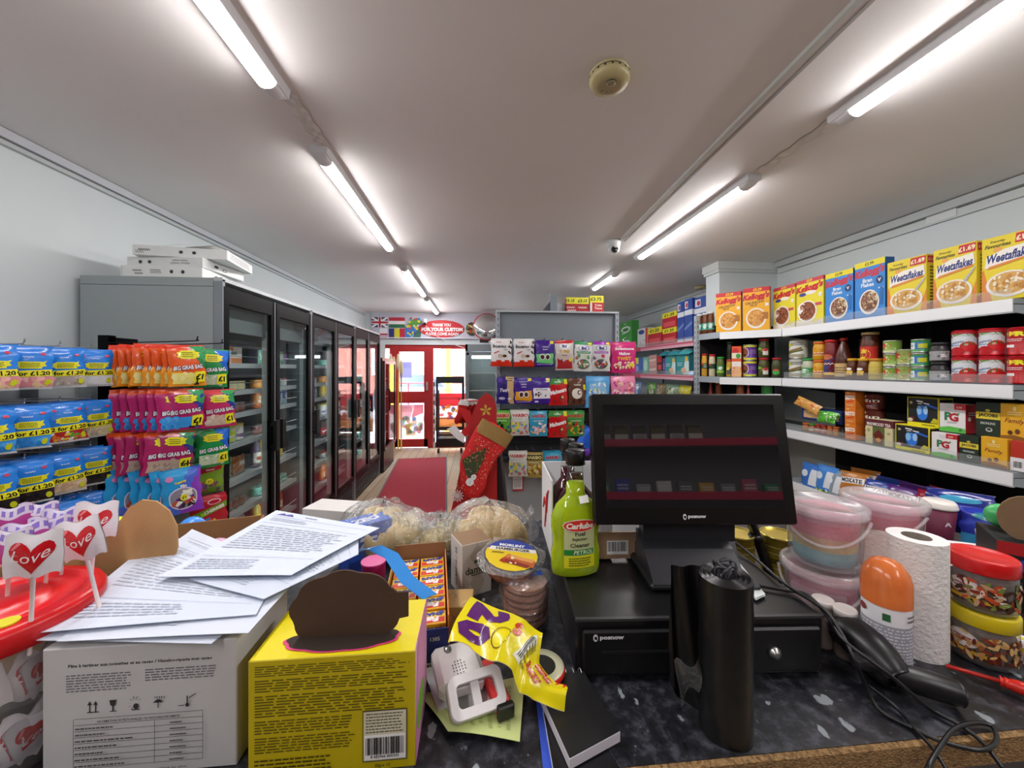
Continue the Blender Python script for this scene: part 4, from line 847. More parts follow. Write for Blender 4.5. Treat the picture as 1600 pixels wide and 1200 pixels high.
for ri, (ka, na, kb, nb, reach) in enumerate(GC):
    z = GZ[ri]
    for yy in (-.06, .12): ob('peg', HK2m, st, (.01, yy, z+.008))
    for j in range(na):
        xx = SX+reach*(1-j/(na-.2)*.86); K_ = YM if ka is None else GM[ka]; wd = 'blue-purple bag of mixed sweets with round window' if ka is None else GK[ka][3]
        put(K_, '%s, %s on near peg' % (wd, 'front one' if j == 0 else ['second', 'third', 'fourth', 'fifth', 'sixth', 'seventh', 'eighth'][j-1]+' back'), 'sweets', (xx, SY-.075+.004*j+R.uniform(-.008, .008), z), (R.uniform(-.05, .02), R.uniform(-.09, .09), radians((40 if j == 0 else 62)+R.uniform(-7, 7))), 'bags on the near pegs of the black stand')
    for j in range(nb):
        xx = SX+(.37 if ri != 1 else .40)-.07*j
        put(GM[kb], '%s, %s on far peg, %s row' % (GK[kb][3], ['front one', 'second back', 'third back'][j], GROW[ri]), 'sweets', (xx, SY+.085, z-.012), (R.uniform(-.04, .04), R.uniform(-.08, .04), radians(44+14*j)), 'bags on the far pegs of the black stand')
put(SB1, 'olive green sweet bag with red band beside the round-window bags', 'sweets', (SX+.33, SY+.13, 1.02), (0, .04, radians(48)))
put(SB2, 'red sweet bag with green sour band lowest on the black stand', 'sweets', (SX+.34, SY+.10, .845), (0, -.05, radians(42)))
# ------------------------------------------------------------------ grey shelving end facing the till, hung with sweets
GX0, GX1, GYF = .15, 1.17, 3.12
GXM, GW = (GX0+GX1)/2, GX1-GX0
o = empty('shelving_end', 'tall grey pegboard shelving end facing the till with rows of hanging sweets', 'shelving', (GXM, GYF, 0)); gond = o
m = MB(); m.box((0, .02, 1.56), (GW-.05, .03, .80), '7b848c', 'paint'); m.build('upper_panel', o)
m = MB(); m.box((0, .02, .96), (GW-.05, .03, .42), '2a2b2e', 'matt')
for k in range(5): m.box((0, .002, .80+k*.085), (GW-.06, .006, .004), '101012', 'matt')
m.build('lower_panel', o)
m = MB(); m.box((0, .02, .38), (GW-.04, .05, .74), '9a9ea2', 'paint'); m.box((.02, -.006, .38), (.003, .004, .7), '6a6e72', 'paint'); m.build('base_panel', o)
for s_ in (-1, 1):
    m = MB(); m.box((s_*(GW/2-.015), .0, .98), (.03, .05, 1.96), '9aa2aa', 'paint')
    for k in range(34): m.box((s_*(GW/2-.015), -.0255, .3+k*.05), (.005, .001, .022), '15161a', 'matt')
    m.build('slotted_post', o)
m = MB(); m.box((0, .0, 1.965), (GW, .05, .014), 'b4bac0', 'paint'); m.build('top_cap', o)
m = MB(); m.box((0, -.045, .775), (GW-.04, .10, .03), '1c1d20', 'matt'); m.build('ledge', o)
m = MB(); m.box((-.33, -.012, .57), (.09, .004, .13), 'b8323a', 'card'); m.decal(flat((-.335, -.0145, .52)), .078, .12, [('r', 0, 0, 1, 1, 'ece8ea'), ('l', .1, .12, .9, .7, 6, '8a7a90', 3), ('t', '~', .5, .84, .1, 'b8323a')], 'card'); m.build('notice', o)
# body of the run behind it
m = MB(); m.box((0, 1.6, .12), (GW-.3, 3.0, .24), '8b9298', 'paint'); m.box((0, 1.6, 1.0), (.04, 3.0, 1.8), '8b9298', 'paint')
for z in (.6, 1.0, 1.4, 1.78): m.box((.2, 1.6, z), (.34, 3.0, .03), 'aab0b4', 'paint'); m.box((-.2, 1.6, z), (.34, 3.0, .03), 'aab0b4', 'paint')
m.build('rear_shelves', o)
# sweets bags on the shelving end. column: pixel x of the centre, width, row
def hb(name, w, h, colf, spec, seed, b=.02): return Kind(name, [('pack', bagmesh(w, h, b, colf, spec, 'film', seed).mesh(name))])
def two(c1, c2, v0): return lambda u, v: c1 if v < v0 else c2
BG = {}
BG['bueno'] = hb('chocolate_bag', .165, .215, lambda u, v: 'e9e7e8' if v < .80+.03*sin(u*14) else 'd8321c', [('t', 'Kinder', .38, .87, .05, 'c8322a', {'bold': .02}), ('t', 'bueno', .42, .72, .13, '1d1a1c', {'shear': .25, 'bold': .03, 'w': .66}), ('t', 'mini', .72, .60, .05, '5a5a60', {'shear': .2}), ('q', [(.12, .44), (.38, .52), (.40, .56), (.14, .49)], 'c8322a'), ('e', .45, .37, .10, .055, 'b8875a'), ('e', .45, .365, .07, .035, 'e9d8b8'), ('e', .66, .37, .10, .05, '5a3018'), ('b', .86, .45, .97, .93, 6, .011, ['3a2014', '4a2a1a'], 3)], 1)
def dairy(name, base, band, seed, n=('~', '~')): return hb(name, .15, .205, two(base, base, .5), [('r', .74, .86, .93, .97, 'e6d22a'), ('t', n[0], .5, .74, .07, 'e8e0f4', {'shear': .25}), ('t', n[1], .5, .64, .06, 'e8e0f4', {'bold': .02}), ('q', [(.05, .14), (.95, .10), (.95, .50), (.05, .46)], band), ('e', .36, .36, .15, .12, 'e9e4ea'), ('e', .64, .36, .15, .12, 'e9e4ea'), ('e', .36, .35, .10, .085, '4a2c20'), ('e', .64, .35, .10, .085, '4a2c20'), ('l', .1, .05, .9, .10, 1, 'c9c0e0', 3)], seed)
BG['purplegreen'] = dairy('chocolate_bag', '3f1f8c', '6fce7a', 2); BG['purpleorange'] = dairy('chocolate_bag', '3f1f8c', 'e8a02a', 3)
BG['purplewhite'] = hb('chocolate_bag', .15, .205, '43218f', [('r', .72, .82, .93, .97, 'e6d22a'), ('q', [(.05, .2), (.95, .2), (.95, .6), (.05, .6)], 'ece8f0'), ('t', 'BUTTONS', .5, .54, .06, '3a2060', {'w': .6}), ('b', .15, .28, .85, .44, 9, .010, ['4a2c20', '3a2018'], 4, .5), ('r', .12, .06, .3, .12, 'e8e0f4')], 4)
BG['twirl'] = hb('chocolate_bag', .14, .21, lambda u, v: '2d2470' if u < .62+.2*(v-.5) else 'c9a878', [('t', 'Twirl', .42, .5, .13, 'e9e4f2', {'shear': .2, 'bold': .03}), ('r', .58, .85, .95, .94, '222'), ('e', .3, .2, .2, .05, 'b9aed8'), ('e', .75, .19, .12, .04, 'e0d8ea'), ('e', .2, .86, .14, .08, '5a3aa8')], 5)
BG['maltesers'] = hb('chocolate_bag', .155, .21, lambda u, v: '3d8a3a' if v < .26-.12*u else 'c4161c', [('r', .78, .80, .96, .98, 'e6d22a'), ('t', 'Maltesers', .5, .53, .16, 'f4eeee', {'shear': .15, 'bold': .045, 'rot': 14, 'w': .92}), ('e', .66, .30, .10, .07, '6a3a20'), ('e', .70, .31, .06, .045, 'e8c890'), ('t', '~', .44, .87, .08, 'e8f0e0', {'shear': .2}), ('b', .1, .1, .9, .25, 5, .010, ['6a3a20', '8a1014'], 3)], 6)
BG['choc'] = hb('chocolate_bag', .145, .21, '5e3826', [('e', .48, .42, .30, .20, 'ece4da'), ('e', .62, .46, .13, .09, '4a2a1a'), ('e', .64, .46, .09, .06, 'ece4da'), ('t', '~', .5, .74, .09, 'ece0d0', {'bold': .03}), ('r', .84, .55, .98, .75, 'e6d22a'), ('b', .1, .08, .9, .2, 6, .012, ['3a2014', '2a160c'], 3)], 7)
BG['finired'] = hb('sweet_bag', .15, .235, lambda u, v: 'c8242c' if v < .13 else ('d9d4d2' if v < .42 else 'c9bab4'), [('e', .5, .80, .26, .09, 'f2f0f4'), ('t', 'fini', .5, .80, .11, '2b2f86', {'bold': .05}), ('t', 'TUBES', .5, .62, .10, 'c99a2a', {'bold': .04, 'w': .6}), ('t', '~', .5, .49, .06, '8a1420', {'bold': .02}), ('p', [(.1, .05), (.9, .05), (.92, .36), (.6, .34), (.3, .22), (.1, .4)], 'a8242a'), ('b', .12, .07, .88, .32, 12, .02, ['b82a2e', '8a1a20'], 5, .2), ('e', .82, .34, .10, .06, 'e6d22a')], 8)
def fini(name, top, seed, cols): return hb(name, .15, .235, lambda u, v: top if v < .13 else 'dcdcdc', [('e', .5, .78, .30, .10, 'f2f2f6'), ('o', .5, .78, .30, .10, .12, '2b2f86'), ('t', 'fini', .5, .78, .12, '2b2f86', {'bold': .05}), ('r', .12, .60, .88, .67, top), ('l', .18, .62, .82, .66, 1, 'f0f0f0', 3), ('b', .12, .42, .88, .54, 7, .014, cols, 5, .8), ('e', .5, .24, .36, .17, '5a6a58'), ('b', .22, .12, .78, .34, 18, .013, cols, 6, .7), ('e', .85, .93, .1, .05, 'e6e02a')], seed)
BG['finigreen'] = fini('sweet_bag', '1f8a4a', 9, ['c9dcb0', '6a9a6a', 'e8e8e0', 'a86a5a']); BG['finipurple'] = fini('sweet_bag', 'a83ab8', 10, ['c83a5a', 'e8e0e8', 'e08a3a', '5a4a6a'])
BG['mallow'] = hb('marshmallow_bag', .20, .245, 'cf2a78', [('t', 'Sweetzone', .52, .78, .09, 'f4e8ee', {'bold': .04, 'w': .8}), ('t', 'Mallow', .52, .62, .10, 'f4e8ee', {'bold': .04}), ('t', 'TWIST', .5, .46, .12, 'f0a83a', {'bold': .06, 'w': .62}), ('b', .12, .14, .88, .34, 24, .014, ['f0d8b8', 'f4e4cc', 'e8c0b0'], 4, .7), ('e', .2, .16, .12, .09, 'b81848'), ('b', .72, .1, .9, .3, 5, .018, ['e8d02a', 'c83a2a'], 5)], 11)
BG['pinkb'] = hb('marshmallow_bag', .20, .225, 'e488ac', [('b', .1, .1, .9, .8, 60, .014, ['f2cfd8', 'c8508a', 'f4e8ec', 'd86a3a', 'b03a8a', 'e8d0a0'], 4, .5)], 12)
BG['bluew'] = hb('marshmallow_bag', .20, .25, '5aa4dc', [('p', [(.15, .75), (.8, .82), (.9, .35), (.5, .15), (.12, .3)], '8cc0e8'), ('b', .15, .2, .85, .75, 34, .016, ['e8f0f4', '3a74c8', 'cfe4f2', 'e8e8b0', '2f5fb0'], 4, .45)], 13)
def har(name, base, seed, band, cols, txt='b8202c', sub='~'): return hb(name, .145, .2, base, [('r', .05, .70, .95, .90, band), ('t', 'HARIBO', .5, .80, .13, txt, {'bold': .045, 'w': .82}), ('t', sub, .5, .61, .06, 'f0f0e0', {'bold': .02, 'w': .6}), ('b', .1, .10, .9, .52, 26, .013, cols, seed, .75)], seed)
BG['hgreen'] = har('sweet_bag', '58a832', 14, 'c9b08a', ['2a2c34', 'e8d02a', '3a5a9a', '8a8a84', '1c1c20']); BG['hwhite'] = har('sweet_bag', 'cfcfc8', 15, 'e4e2dc', ['b8b4ac', '8a8478', 'e8e02a', 'c86a7a', '5a9ac0'])
BG['hteal'] = har('sweet_bag', '3a9cc0', 16, '58b0cc', ['f0c8d0', 'e8b0c0', 'f4e4e8', 'e8c02a'], sub='~'); BG['hdark'] = har('sweet_bag', '3f8a3c', 17, '4a9a48', ['3a2418', '8a5a3a', 'e8e0cc', 'd8b02a', 'c03a2a'])
BG['hgold'] = har('sweet_bag', 'a8924a', 18, '2c281c', ['b86a3a', 'e8d04a', 'd8c8a0', '8a5a2a'], 'd8c884')
BW_ = {'bueno': 'white bag of chocolate wafers with red foot', 'purplegreen': 'purple chocolate bag with mint green band', 'purpleorange': 'purple chocolate bag with orange band', 'purplewhite': 'purple chocolate bag with white band', 'twirl': 'dark violet chocolate bag with tan corner', 'maltesers': 'red chocolate bag with slanting white lettering',
 'choc': 'brown chocolate bag with white circle', 'finired': 'grey-red bag of red liquorice tubes', 'finigreen': 'white sweet bag with green top', 'finipurple': 'white sweet bag with purple top', 'mallow': 'hot pink marshmallow bag', 'pinkb': 'pale pink wrapped sweets bag', 'bluew': 'light blue bag of wrapped sweets',
 'hgreen': 'lime green jelly bag', 'hwhite': 'whitish jelly bag', 'hteal': 'teal and pink jelly bag', 'hdark': 'dark green jelly bag', 'hgold': 'gold and black jelly bag'}
HK3 = MB(); HK3.tube([(0, .14, 0), (0, 0, 0), (0, -.01, .012)], .003, 'aab', 'metal', n=6, sub=False); HK3m = HK3.mesh('peg')
ROWN = ['top', 'second', 'third', 'bottom']
def hang(px, ytop, key, row, depth=2, tilt=0):
    Y = GYF-.15; X, z = aty(px, ytop, Y)
    ob('peg', HK3m, gond, (X-GXM, Y-GYF+.01, z+.004))
    for j in range(depth):
        dup = [c for c in COLS if c[3] == row and c[2] == key]; pos = ''
        if len(dup) > 1: pos = ' %s,' % place([c[0] for c in dup].index(px), len(dup)).replace(' one', '')
        put(BG[key], '%s,%s %s, %s row' % (BW_[key], pos, 'in front' if j == 0 else ('second back' if j == 1 else 'third back'), ROWN[row]), 'sweets', (X+R.uniform(-.006, .006), Y+j*.05, z+R.uniform(-.004, .002)-(.004*j)), (R.uniform(-.03, .05), R.uniform(-.03, .03)+tilt, R.uniform(-.08, .08)), 'bags hung on the shelving end')
COLS = [(784, 528, 'bueno', 0, 2), (819, 529, 'bueno', 0, 2), (851, 531, 'purplegreen', 0, 3), (880, 531, 'finired', 0, 1), (911, 534, 'finigreen', 0, 1), (940, 533, 'finipurple', 0, 1), (974, 534, 'mallow', 0, 2),
 (789, 588, 'twirl', 1, 1), (818, 589, 'purpleorange', 1, 2), (845, 590, 'purplewhite', 1, 3), (873, 591, 'maltesers', 1, 1), (901, 591, 'choc', 1, 2), (934, 588, 'bluew', 1, 3), (974, 587, 'pinkb', 1, 2),
 (784, 641, 'hgreen', 2, 2), (812, 640, 'hwhite', 2, 2), (842, 642, 'hteal', 2, 2), (871, 641, 'maltesers', 2, 1), (898, 641, 'hdark', 2, 3),
 (809, 704, 'hwhite', 3, 1), (835, 706, 'hgold', 3, 1), (865, 706, 'hteal', 3, 3)]
for c in COLS: hang(c[0], c[1], c[2], c[3], c[4])
# toys at the right of the lower rows: a blue plastic shovel with yellow handle, and a purple toy pack
X, z = aty(925, 672, GYF-.15)
o = empty('toy_shovel', 'blue plastic toy shovel with yellow handle hanging beside the monitor', 'toy', (X, GYF-.16, z))
m = MB(); m.T = Matrix.Rotation(radians(28), 4, 'Y'); m.grid(lambda u, v: ((u-.5)*.13, -.03*sin(pi*u)+.02, -.15*v), 8, 8, '1f6ae0', 'plastic')
for k in range(5): m.box((0, -.014+.0*k, -.03-.022*k), (.08, .004, .005), '1450b8', 'plastic')
m.box((0, .012, .005), (.13, .02, .012), '1a5ed0', 'plastic'); m.build('scoop', o)
m = MB(); m.T = Matrix.Rotation(radians(28), 4, 'Y'); m.tube([(0, .01, 0), (0, .01, .1), (.03, .01, .16), (0, .01, .2), (-.03, .01, .16), (0, .01, .1)], .011, 'e8b81f', 'plastic'); m.build('handle', o)
X, z = aty(921, 735, GYF-.15)
o = empty('toy_pack', 'purple and yellow plastic toy cluster hanging behind the screenwash bottle', 'toy', (X, GYF-.14, z))
for k, (dx, dz, r_, c) in enumerate(((-.07, .12, .035, '7a3ac0'), (-.02, .15, .03, '6a2fb0'), (.03, .06, .03, '9a4ad0'), (.0, .0, .028, 'e83a9a'), (.05, .0, .035, 'e8c82a'), (-.04, .04, .03, '8a4ae0'), (.06, .12, .025, 'e8c02a'), (.02, .2, .02, '3ab04a'))):
    m = MB(); m.lathe([(r_*sin(pi*t/8), -r_*cos(pi*t/8)*1.3) for t in range(9)], 12, (dx, 0, dz), col=c, mat='gloss', cap=False); m.build('bead', o)
# packs on the top of the shelving end
KTOP = {'wide': kbox('value_pack', .20, .10, .145, 'a8141c', [('r', 0, .62, 1, 1, 'e8e02a'), ('t', '£3.15', .16, .80, .2, '2a4a1a', {'shear': .2, 'bold': .04}), ('t', '£3.15', .72, .80, .2, '2a4a1a', {'shear': .2, 'bold': .04}), ('t', '~', .2, .4, .16, 'f0e0dc', {'bold': .02}), ('t', '~', .25, .22, .16, 'f0e0dc'), ('t', '~', .72, .4, .16, 'f0e0dc')]),
 'slim': kbox('value_pack', .125, .12, .165, 'd9d4c0', [('r', 0, .64, 1, 1, 'e8e02a'), ('t', '£3.75', .45, .82, .19, '2a4a1a', {'bold': .04, 'w': .8}), ('r', .16, 0, 1, .64, 'b8141c'), ('t', 'Toilet', .6, .5, .12, 'f0e0dc', {'bold': .02}), ('t', 'Tissue', .6, .34, .12, 'f0e0dc', {'bold': .02}), ('r', .02, .05, .12, .6, 'e8e0e0')])}
def on_top(px, Y): return aty(px, 480, Y)[0]
gz = 1.972
m = MB(); m.box((0, .1, .9), (GW-.1, .14, .012), 'aab0b4', 'paint'); 
sh = MB(); sh.box((0, .22, 1.80), (GW-.1, .36, .02), 'a8aeb2', 'paint'); sh.build('top_shelf', gond)
put(KTOP['wide'], 'red pack with a wide yellow price band standing on top of the shelving end', 'pack', (on_top(901, 3.30), 3.32, 1.985-.145+.03-.06), (0, 0, 0)).location.z = 1.811
put(KTOP['slim'], 'tall cream and red toilet tissue pack with yellow price top on the shelving end', 'pack', (on_top(931, 3.30), 3.34, 1.811), (0, 0, .04))
k_ = kbox('plain_carton', .10, .10, .10, 'c9ccd0', [('l', .1, .3, .9, .6, 3, '9aa0a8', 2)]); o = put(k_, 'plain white carton beside the red value pack on the shelving end', 'box', (on_top(876, 3.3), 3.36, 1.811), (0, 0, .1)); o.scale = (1, 1, 2.15)
for o_ in COL.objects:
    if o_.name.startswith('value_pack'): o_.scale = (1, 1, 1.0); o_.location.z = 1.811
o = empty('bracket_box', 'grey metal bracket standing upright on the shelving end', 'bracket', (on_top(866, 3.2), 3.24, 1.972))
m = MB(); m.box((0, 0, .08), (.06, .05, .16), '7d868e', 'paint'); m.build('post', o); m = MB(); m.prism([(-.11, 0), (-.03, 0), (-.03, .10)], -.01, .02, '4a5058', 'paint'); m.build('gusset', o)
# value packs need a riser so that their feet stand level with the post tops
m = MB(); m.box((.24, .22, 1.892), (.36, .2, .16), '8b9298', 'paint'); m.build('riser', gond)
for o_ in COL.objects:
    if o_.name.startswith('value_pack') or o_.name.startswith('plain_carton'): o_.location.z = 1.973; o_.scale = (1, 1, 1)
COL.objects['plain_carton'].location = (on_top(876, 3.36), 3.36, 1.973)
# ------------------------------------------------------------------ red Christmas stocking stand
X, Y = .0, 2.42
cs = empty('stocking_stand', 'tall red cardboard Christmas stand printed with snowflakes', 'stand', (X, Y, 0), radians(-8))
def cone(z): return .30-.135*z
m = MB(); pts = [(-.30, 0), (.13, 0), (.12, 1.26), (.10, 1.32), (.055, 1.35), (.01, 1.31), (-.03, 1.22), (-.055, 1.10)]
m.prism(pts, -.012, .012, 'ad1a1c', 'card', '7c1418')
FL = []
def flake(x, z, r, c='e8d8d8', n=6, y=-.0135):
    for k in range(n):
        a = pi*k/n; ax, az = cos(a), sin(a); px_, pz_ = -az*r*.07, ax*r*.07
        m.poly([(x-ax*r+px_, y, z-az*r+pz_), (x-ax*r-px_, y, z-az*r-pz_), (x+ax*r-px_, y, z+az*r-pz_), (x+ax*r+px_, y, z+az*r+pz_)], c, 'card')
        for s_ in (-1, 1):
            cx, cz = x+s_*ax*r*.7, z+s_*az*r*.7; m.poly([(cx-az*r*.2, y-.0002, cz+ax*r*.2), (cx-az*r*.2-ax*r*.08, y-.0002, cz+ax*r*.2-az*r*.08), (cx+az*r*.2-ax*r*.08, y-.0002, cz-ax*r*.2-az*r*.08), (cx+az*r*.2, y-.0002, cz-ax*r*.2)], c, 'card')
def leaf(x, z, r, c='c9a83a', n=5):
    for k in range(n):
        a = 2*pi*k/n+.4; ax, az = cos(a), sin(a)
        m.poly([(x, -.0135, z), (x+ax*r*.6-az*r*.22, -.0135, z+az*r*.6+ax*r*.22), (x+ax*r, -.0135, z+az*r), (x+ax*r*.6+az*r*.22, -.0135, z+az*r*.6-ax*r*.22)], c, 'card')
leaf(.055, 1.24, .04); flake(-.005, 1.02, .035); flake(-.125, .705, .04); flake(-.165, .50, .045); leaf(.0, .57, .04); flake(.03, .3, .05)
m.build('front_panel', cs)
m = MB(); m.prism([(.0, 0), (.24, 0), (.14, .95), (.02, 1.2)], .02, .20, '1b1416', 'card'); m.build('back_support', cs)
m = MB(); [m.tube([(-.03-.09*t, .03, 1.30-.01*t), (.10, .03, 1.30)], .004, 'c8242a', 'metal', n=6, sub=False) for t in (1,)]; m.tube([(-.12, .03, 1.285), (-.12, .03, 1.31)], .004, 'c8242a', 'metal', n=6, sub=False); m.build('peg', cs)
def sock(name, w, h, col, mat, cuff, cuffmat, extra=None, toe='e8e4e4', flip=1):
    out = [(-.5, 0), (.5, 0), (.48, -.38), (.52, -.60), (.66, -.78), (.62, -.93), (.42, -1.0), (.12, -.96), (-.2, -.80), (-.45, -.62), (-.5, -.45)]
    N = []
    for i in range(len(out)):
        p0, p1, p2, p3 = [Vector(out[(i+k) % len(out)]) for k in (-1, 0, 1, 2)]
        for k in range(3):
            t = k/3; N.append(.5*((2*p1)+(p2-p0)*t+(2*p0-5*p1+4*p2-p3)*t*t+(3*p1-p0-3*p2+p3)*t**3))
    if flip < 0: N = [Vector((-p.x, p.y)) for p in reversed(N)]
    cen = Vector((.02*flip, -.5)); m = MB()
    for side in (-1, 1):
        prev = None
        for rr, dd in ((1, 0), (.93, .5), (.78, .8), (.5, 1), (0.02, 1.05)):
            ring = [m.add(((cen.x+(p.x-cen.x)*rr)*w, side*dd*.018, (cen.y+(p.y-cen.y)*rr)*h)) for p in N]
            if prev:
                for i in range(len(N)):
                    q = [prev[i], prev[(i+1) % len(N)], ring[(i+1) % len(N)], ring[i]]
                    m.face(q if side < 0 else q[::-1], col, mat, True)
            prev = ring
        m.face(prev if side < 0 else prev[::-1], col, mat, True)
    if extra: extra(m, w, h)
    parts = [('sock', m.mesh('sock'))]
    c = MB(); c.grid(lambda u, v: ((w*.53+.006)*cos(2*pi*u), .026*sin(2*pi*u), .012-.2*h*v+.004*sin(9*u)), 24, 4, cuff, cuffmat, wrapu=True); parts.append(('cuff', c.mesh('cuff')))
    return Kind(name, parts)
def snow(m, w, h):
    y = -.0245
    def el(x, z, rx, rz, c, mt='card', dy=0): m.poly([(x*w+rx*cos(2*pi*k/16), y-dy, z*h+rz*sin(2*pi*k/16)) for k in range(16)], c, mt)
    m.poly([(-.42*w, y, -.60*h), (-.02*w, y, -.30*h), (.12*w, y, -.42*h), (.22*w, y, -.78*h), (-.08*w, y, -.74*h)], '3d4a22', 'sparkle')
    rr = random.Random(4)
    for k in range(170):
        a = rr.uniform(-.42, .5); z = rr.uniform(-.95, -.2); 
        if z > -.6 or abs(a-.1) < .4: el(a, z, .0022, .0022, rr.choice(('f4b0a0', 'e8c060', 'fff0e0', 'f06a50')), 'gloss', .0002)
    for k in range(60):
        a, b = rr.random(), rr.random(); x = -.36+.5*a; z = -.62+.25*b+.16*a; el(x, z, .004, .004, rr.choice(('b8322a', 'c9a83a', '2f5a28', '6a3a20')), 'sparkle', .0004+.00001*k)
    el(.16, -.72, .016, .018, 'ecebea', dy=.001); el(.14, -.80, .024, .024, 'ecebea', dy=.001); el(.16, -.665, .010, .006, '8a1f2a', dy=.0012); el(.15, -.715, .002, .002, '111', dy=.0015); el(.17, -.715, .002, .002, '111', dy=.0015); el(.15, -.79, .0025, .0025, '111', dy=.0015); el(.15, -.815, .0025, .0025, '111', dy=.0015)
SK1 = sock('christmas_stocking', .20, .44, 'f01c20', 'sparkle', 'b08a4a', 'sparkle', snow)
SK2 = sock('christmas_stocking', .055, .15, 'b8141a', 'cloth', 'e6e2e2', 'cloth', flip=-1)
o = put(SK1, 'large glittery red stocking with a snowman patch on the Christmas stand', 'stocking', (aty(777, 670, Y-.07)[0], Y-.07, aty(777, 670, Y-.07)[1]), (radians(0), radians(33), radians(4)))
c = MB(); c.grid(lambda u, v: (.104*cos(2*pi*u)*(1-v*.98), .025*sin(2*pi*u)*(1-v*.98), .012), 20, 2, 'd41a1e', 'cloth', wrapu=True); c.build('lining', o)
for i in range(3):
    put(SK2, 'small red stocking with white cuff on the side peg, %s' % place(i, 3), 'stocking', (X-.085+.028*i, Y+.05+.035*i, 1.285), (0, radians(14), radians(-20+10*i)), 'small stockings')
m = MB(); m.prism([(-.05, -.02), (.05, -.05), (.09, -.18), (.0, -.26), (-.02, -.21), (.03, -.16)][::-1], -.004, .004, 'c4151a', 'card'); m.prism([(-.13, -.19), (-.07, -.16), (.01, -.25), (.0, -.30), (-.05, -.27)][::-1], -.005, .003, 'e8e4e4', 'card')
o = m.build('santa_hat'); o.location = (X-.085, Y-.0, 1.275); o.scale = (.8, .8, .8); tag(o, 'flat red and white santa hat hanging left of the Christmas stand', 'hat')
# ------------------------------------------------------------------ shelving along the right wall
def isect(px, P, Q):
    a, b, c = ray(px, 576); dx, dy = Q[0]-P[0], Q[1]-P[1]
    det = a*(-dy)+b*dx; s = (P[0]*(-dy)+P[1]*dx)/det; t = (a*P[1]-b*P[0])/det
    return s, t
ZS = [1.827, 1.426, 1.02, .62]
SN = ['top', 'second', 'third', 'lowest']
wu = empty('wall_shelving', 'black-backed grocery shelving with white edges on the right wall, nearest the till', 'shelving', (2.7, 2.23, 0)); U = (2.7, 2.23)
m = MB(); m.box((.245, 0, .97), (.02, 1.36, 1.90), '121214', 'matt'); m.box((.22, 0, .97), (.02, .03, 1.9), '2a2a2c', 'matt'); m.build('back_panel', wu)
m = MB(); m.box((0, 0, .08), (.46, 1.36, .16), '3a3c40', 'paint'); m.build('plinth', wu)
def lip(m, L, c, col='e9ecef', x=-.24, z=0):
    m.box((x, c, z-.034), (.006, L, .062), col, 'plastic'); m.box((x+.004, c, z-.066), (.014, L, .006), 'b9bdc2', 'plastic')
for i, z in enumerate(ZS):
    m = MB(); m.box((.0, 0, z-.014), (.47, 1.345, .024), '8f969c', 'paint'); lip(m, 1.345, 0, z=z); s_ = m.build('shelf', wu)
    if i < 3: m = MB(); m.box((-.232, 0, z+.024), (.003, 1.33, .046), 'fff', 'acrylic'); m.build('clear_riser', s_)
    m = MB(); m.prism([(-.23, z-.066), (.24, z-.13), (.24, z-.03), (-.23, z-.03)], -.672, -.664, '9aa2a8', 'paint'); m.build('bracket', s_)
    m = MB(); m.prism([(-.23, z-.066), (.24, z-.13), (.24, z-.03), (-.23, z-.03)], .664, .672, '4a4c50', 'paint'); m.build('bracket', s_)
A, B_, C_ = (2.46, 2.91), (2.157, 3.25), (2.12, 3.565)
wc = empty('corner_shelving', 'grocery shelving unit with a slanting front against the white pillar', 'shelving', (2.12, 3.55, 0))
def rel(p): return (p[0]-2.12, p[1]-3.55)
m = MB(); m.box((.405, .015, .97), (.81, .02, 1.90), '1a1a1c', 'matt'); m.build('back_panel', wc)
m = MB(); m.box((.0, .0, 1.0), (.035, .04, 2.02), 'a3abb1', 'paint')
for k in range(38): m.box((.0, -.0205, .1+k*.05), (.006, .001, .024), '15161a', 'matt'); m.box((-.0178, 0, .1+k*.05), (.001, .008, .024), '15161a', 'matt')
m.build('slotted_post', wc)
m = MB(); m.box((.09, .0, 1.98), (.15, .015, .10), '9aa2a8', 'paint'); m.build('post_brace', wc)
for i, z in enumerate(ZS[:3]):
    pts = [rel(p) for p in (A, (2.93, 2.912), (2.93, 3.555), C_, B_)]
    m = MB(); m.prism(pts, z-.026, z-.002, '8f969c', 'paint', axis='z')
    ang = atan2(A[1]-B_[1], A[0]-B_[0]); L = math.dist(A, B_); c = rel(((A[0]+B_[0])/2, (A[1]+B_[1])/2))
    m.box((c[0]-.003, c[1]-.003, z-.034), (L, .006, .062), 'e9ecef', 'plastic', rz=ang)
    ang = atan2(B_[1]-C_[1], B_[0]-C_[0]); L2 = math.dist(C_, B_); c = rel(((C_[0]+B_[0])/2, (C_[1]+B_[1])/2))
    m.box((c[0], c[1], z-.026), (L2, .008, .055), '9aa3ab', 'paint', rz=ang); m.prism([(-.0, z-.05), (.0+.02, z-.05), (.02, z-.12)], -.3, .0, '9aa3ab', 'paint') if False else None
    m.build('shelf', wc)
pu = empty('pink_edged_shelving', 'grey shelving with pink shelf edges along the right wall beyond the pillar', 'shelving', (2.7, 5.65, 0))
m = MB(); m.box((.245, 0, .97), (.02, 2.96, 1.9), 'a9afb4', 'paint'); m.box((.23, .2, .97), (.012, .02, 1.9), '3a3c40', 'paint'); m.box((.23, -.7, .97), (.012, .02, 1.9), '6a6c70', 'paint'); m.build('back_panel', pu)
m = MB(); m.box((0, 0, .08), (.46, 2.96, .16), '8f969c', 'paint'); m.build('plinth', pu)
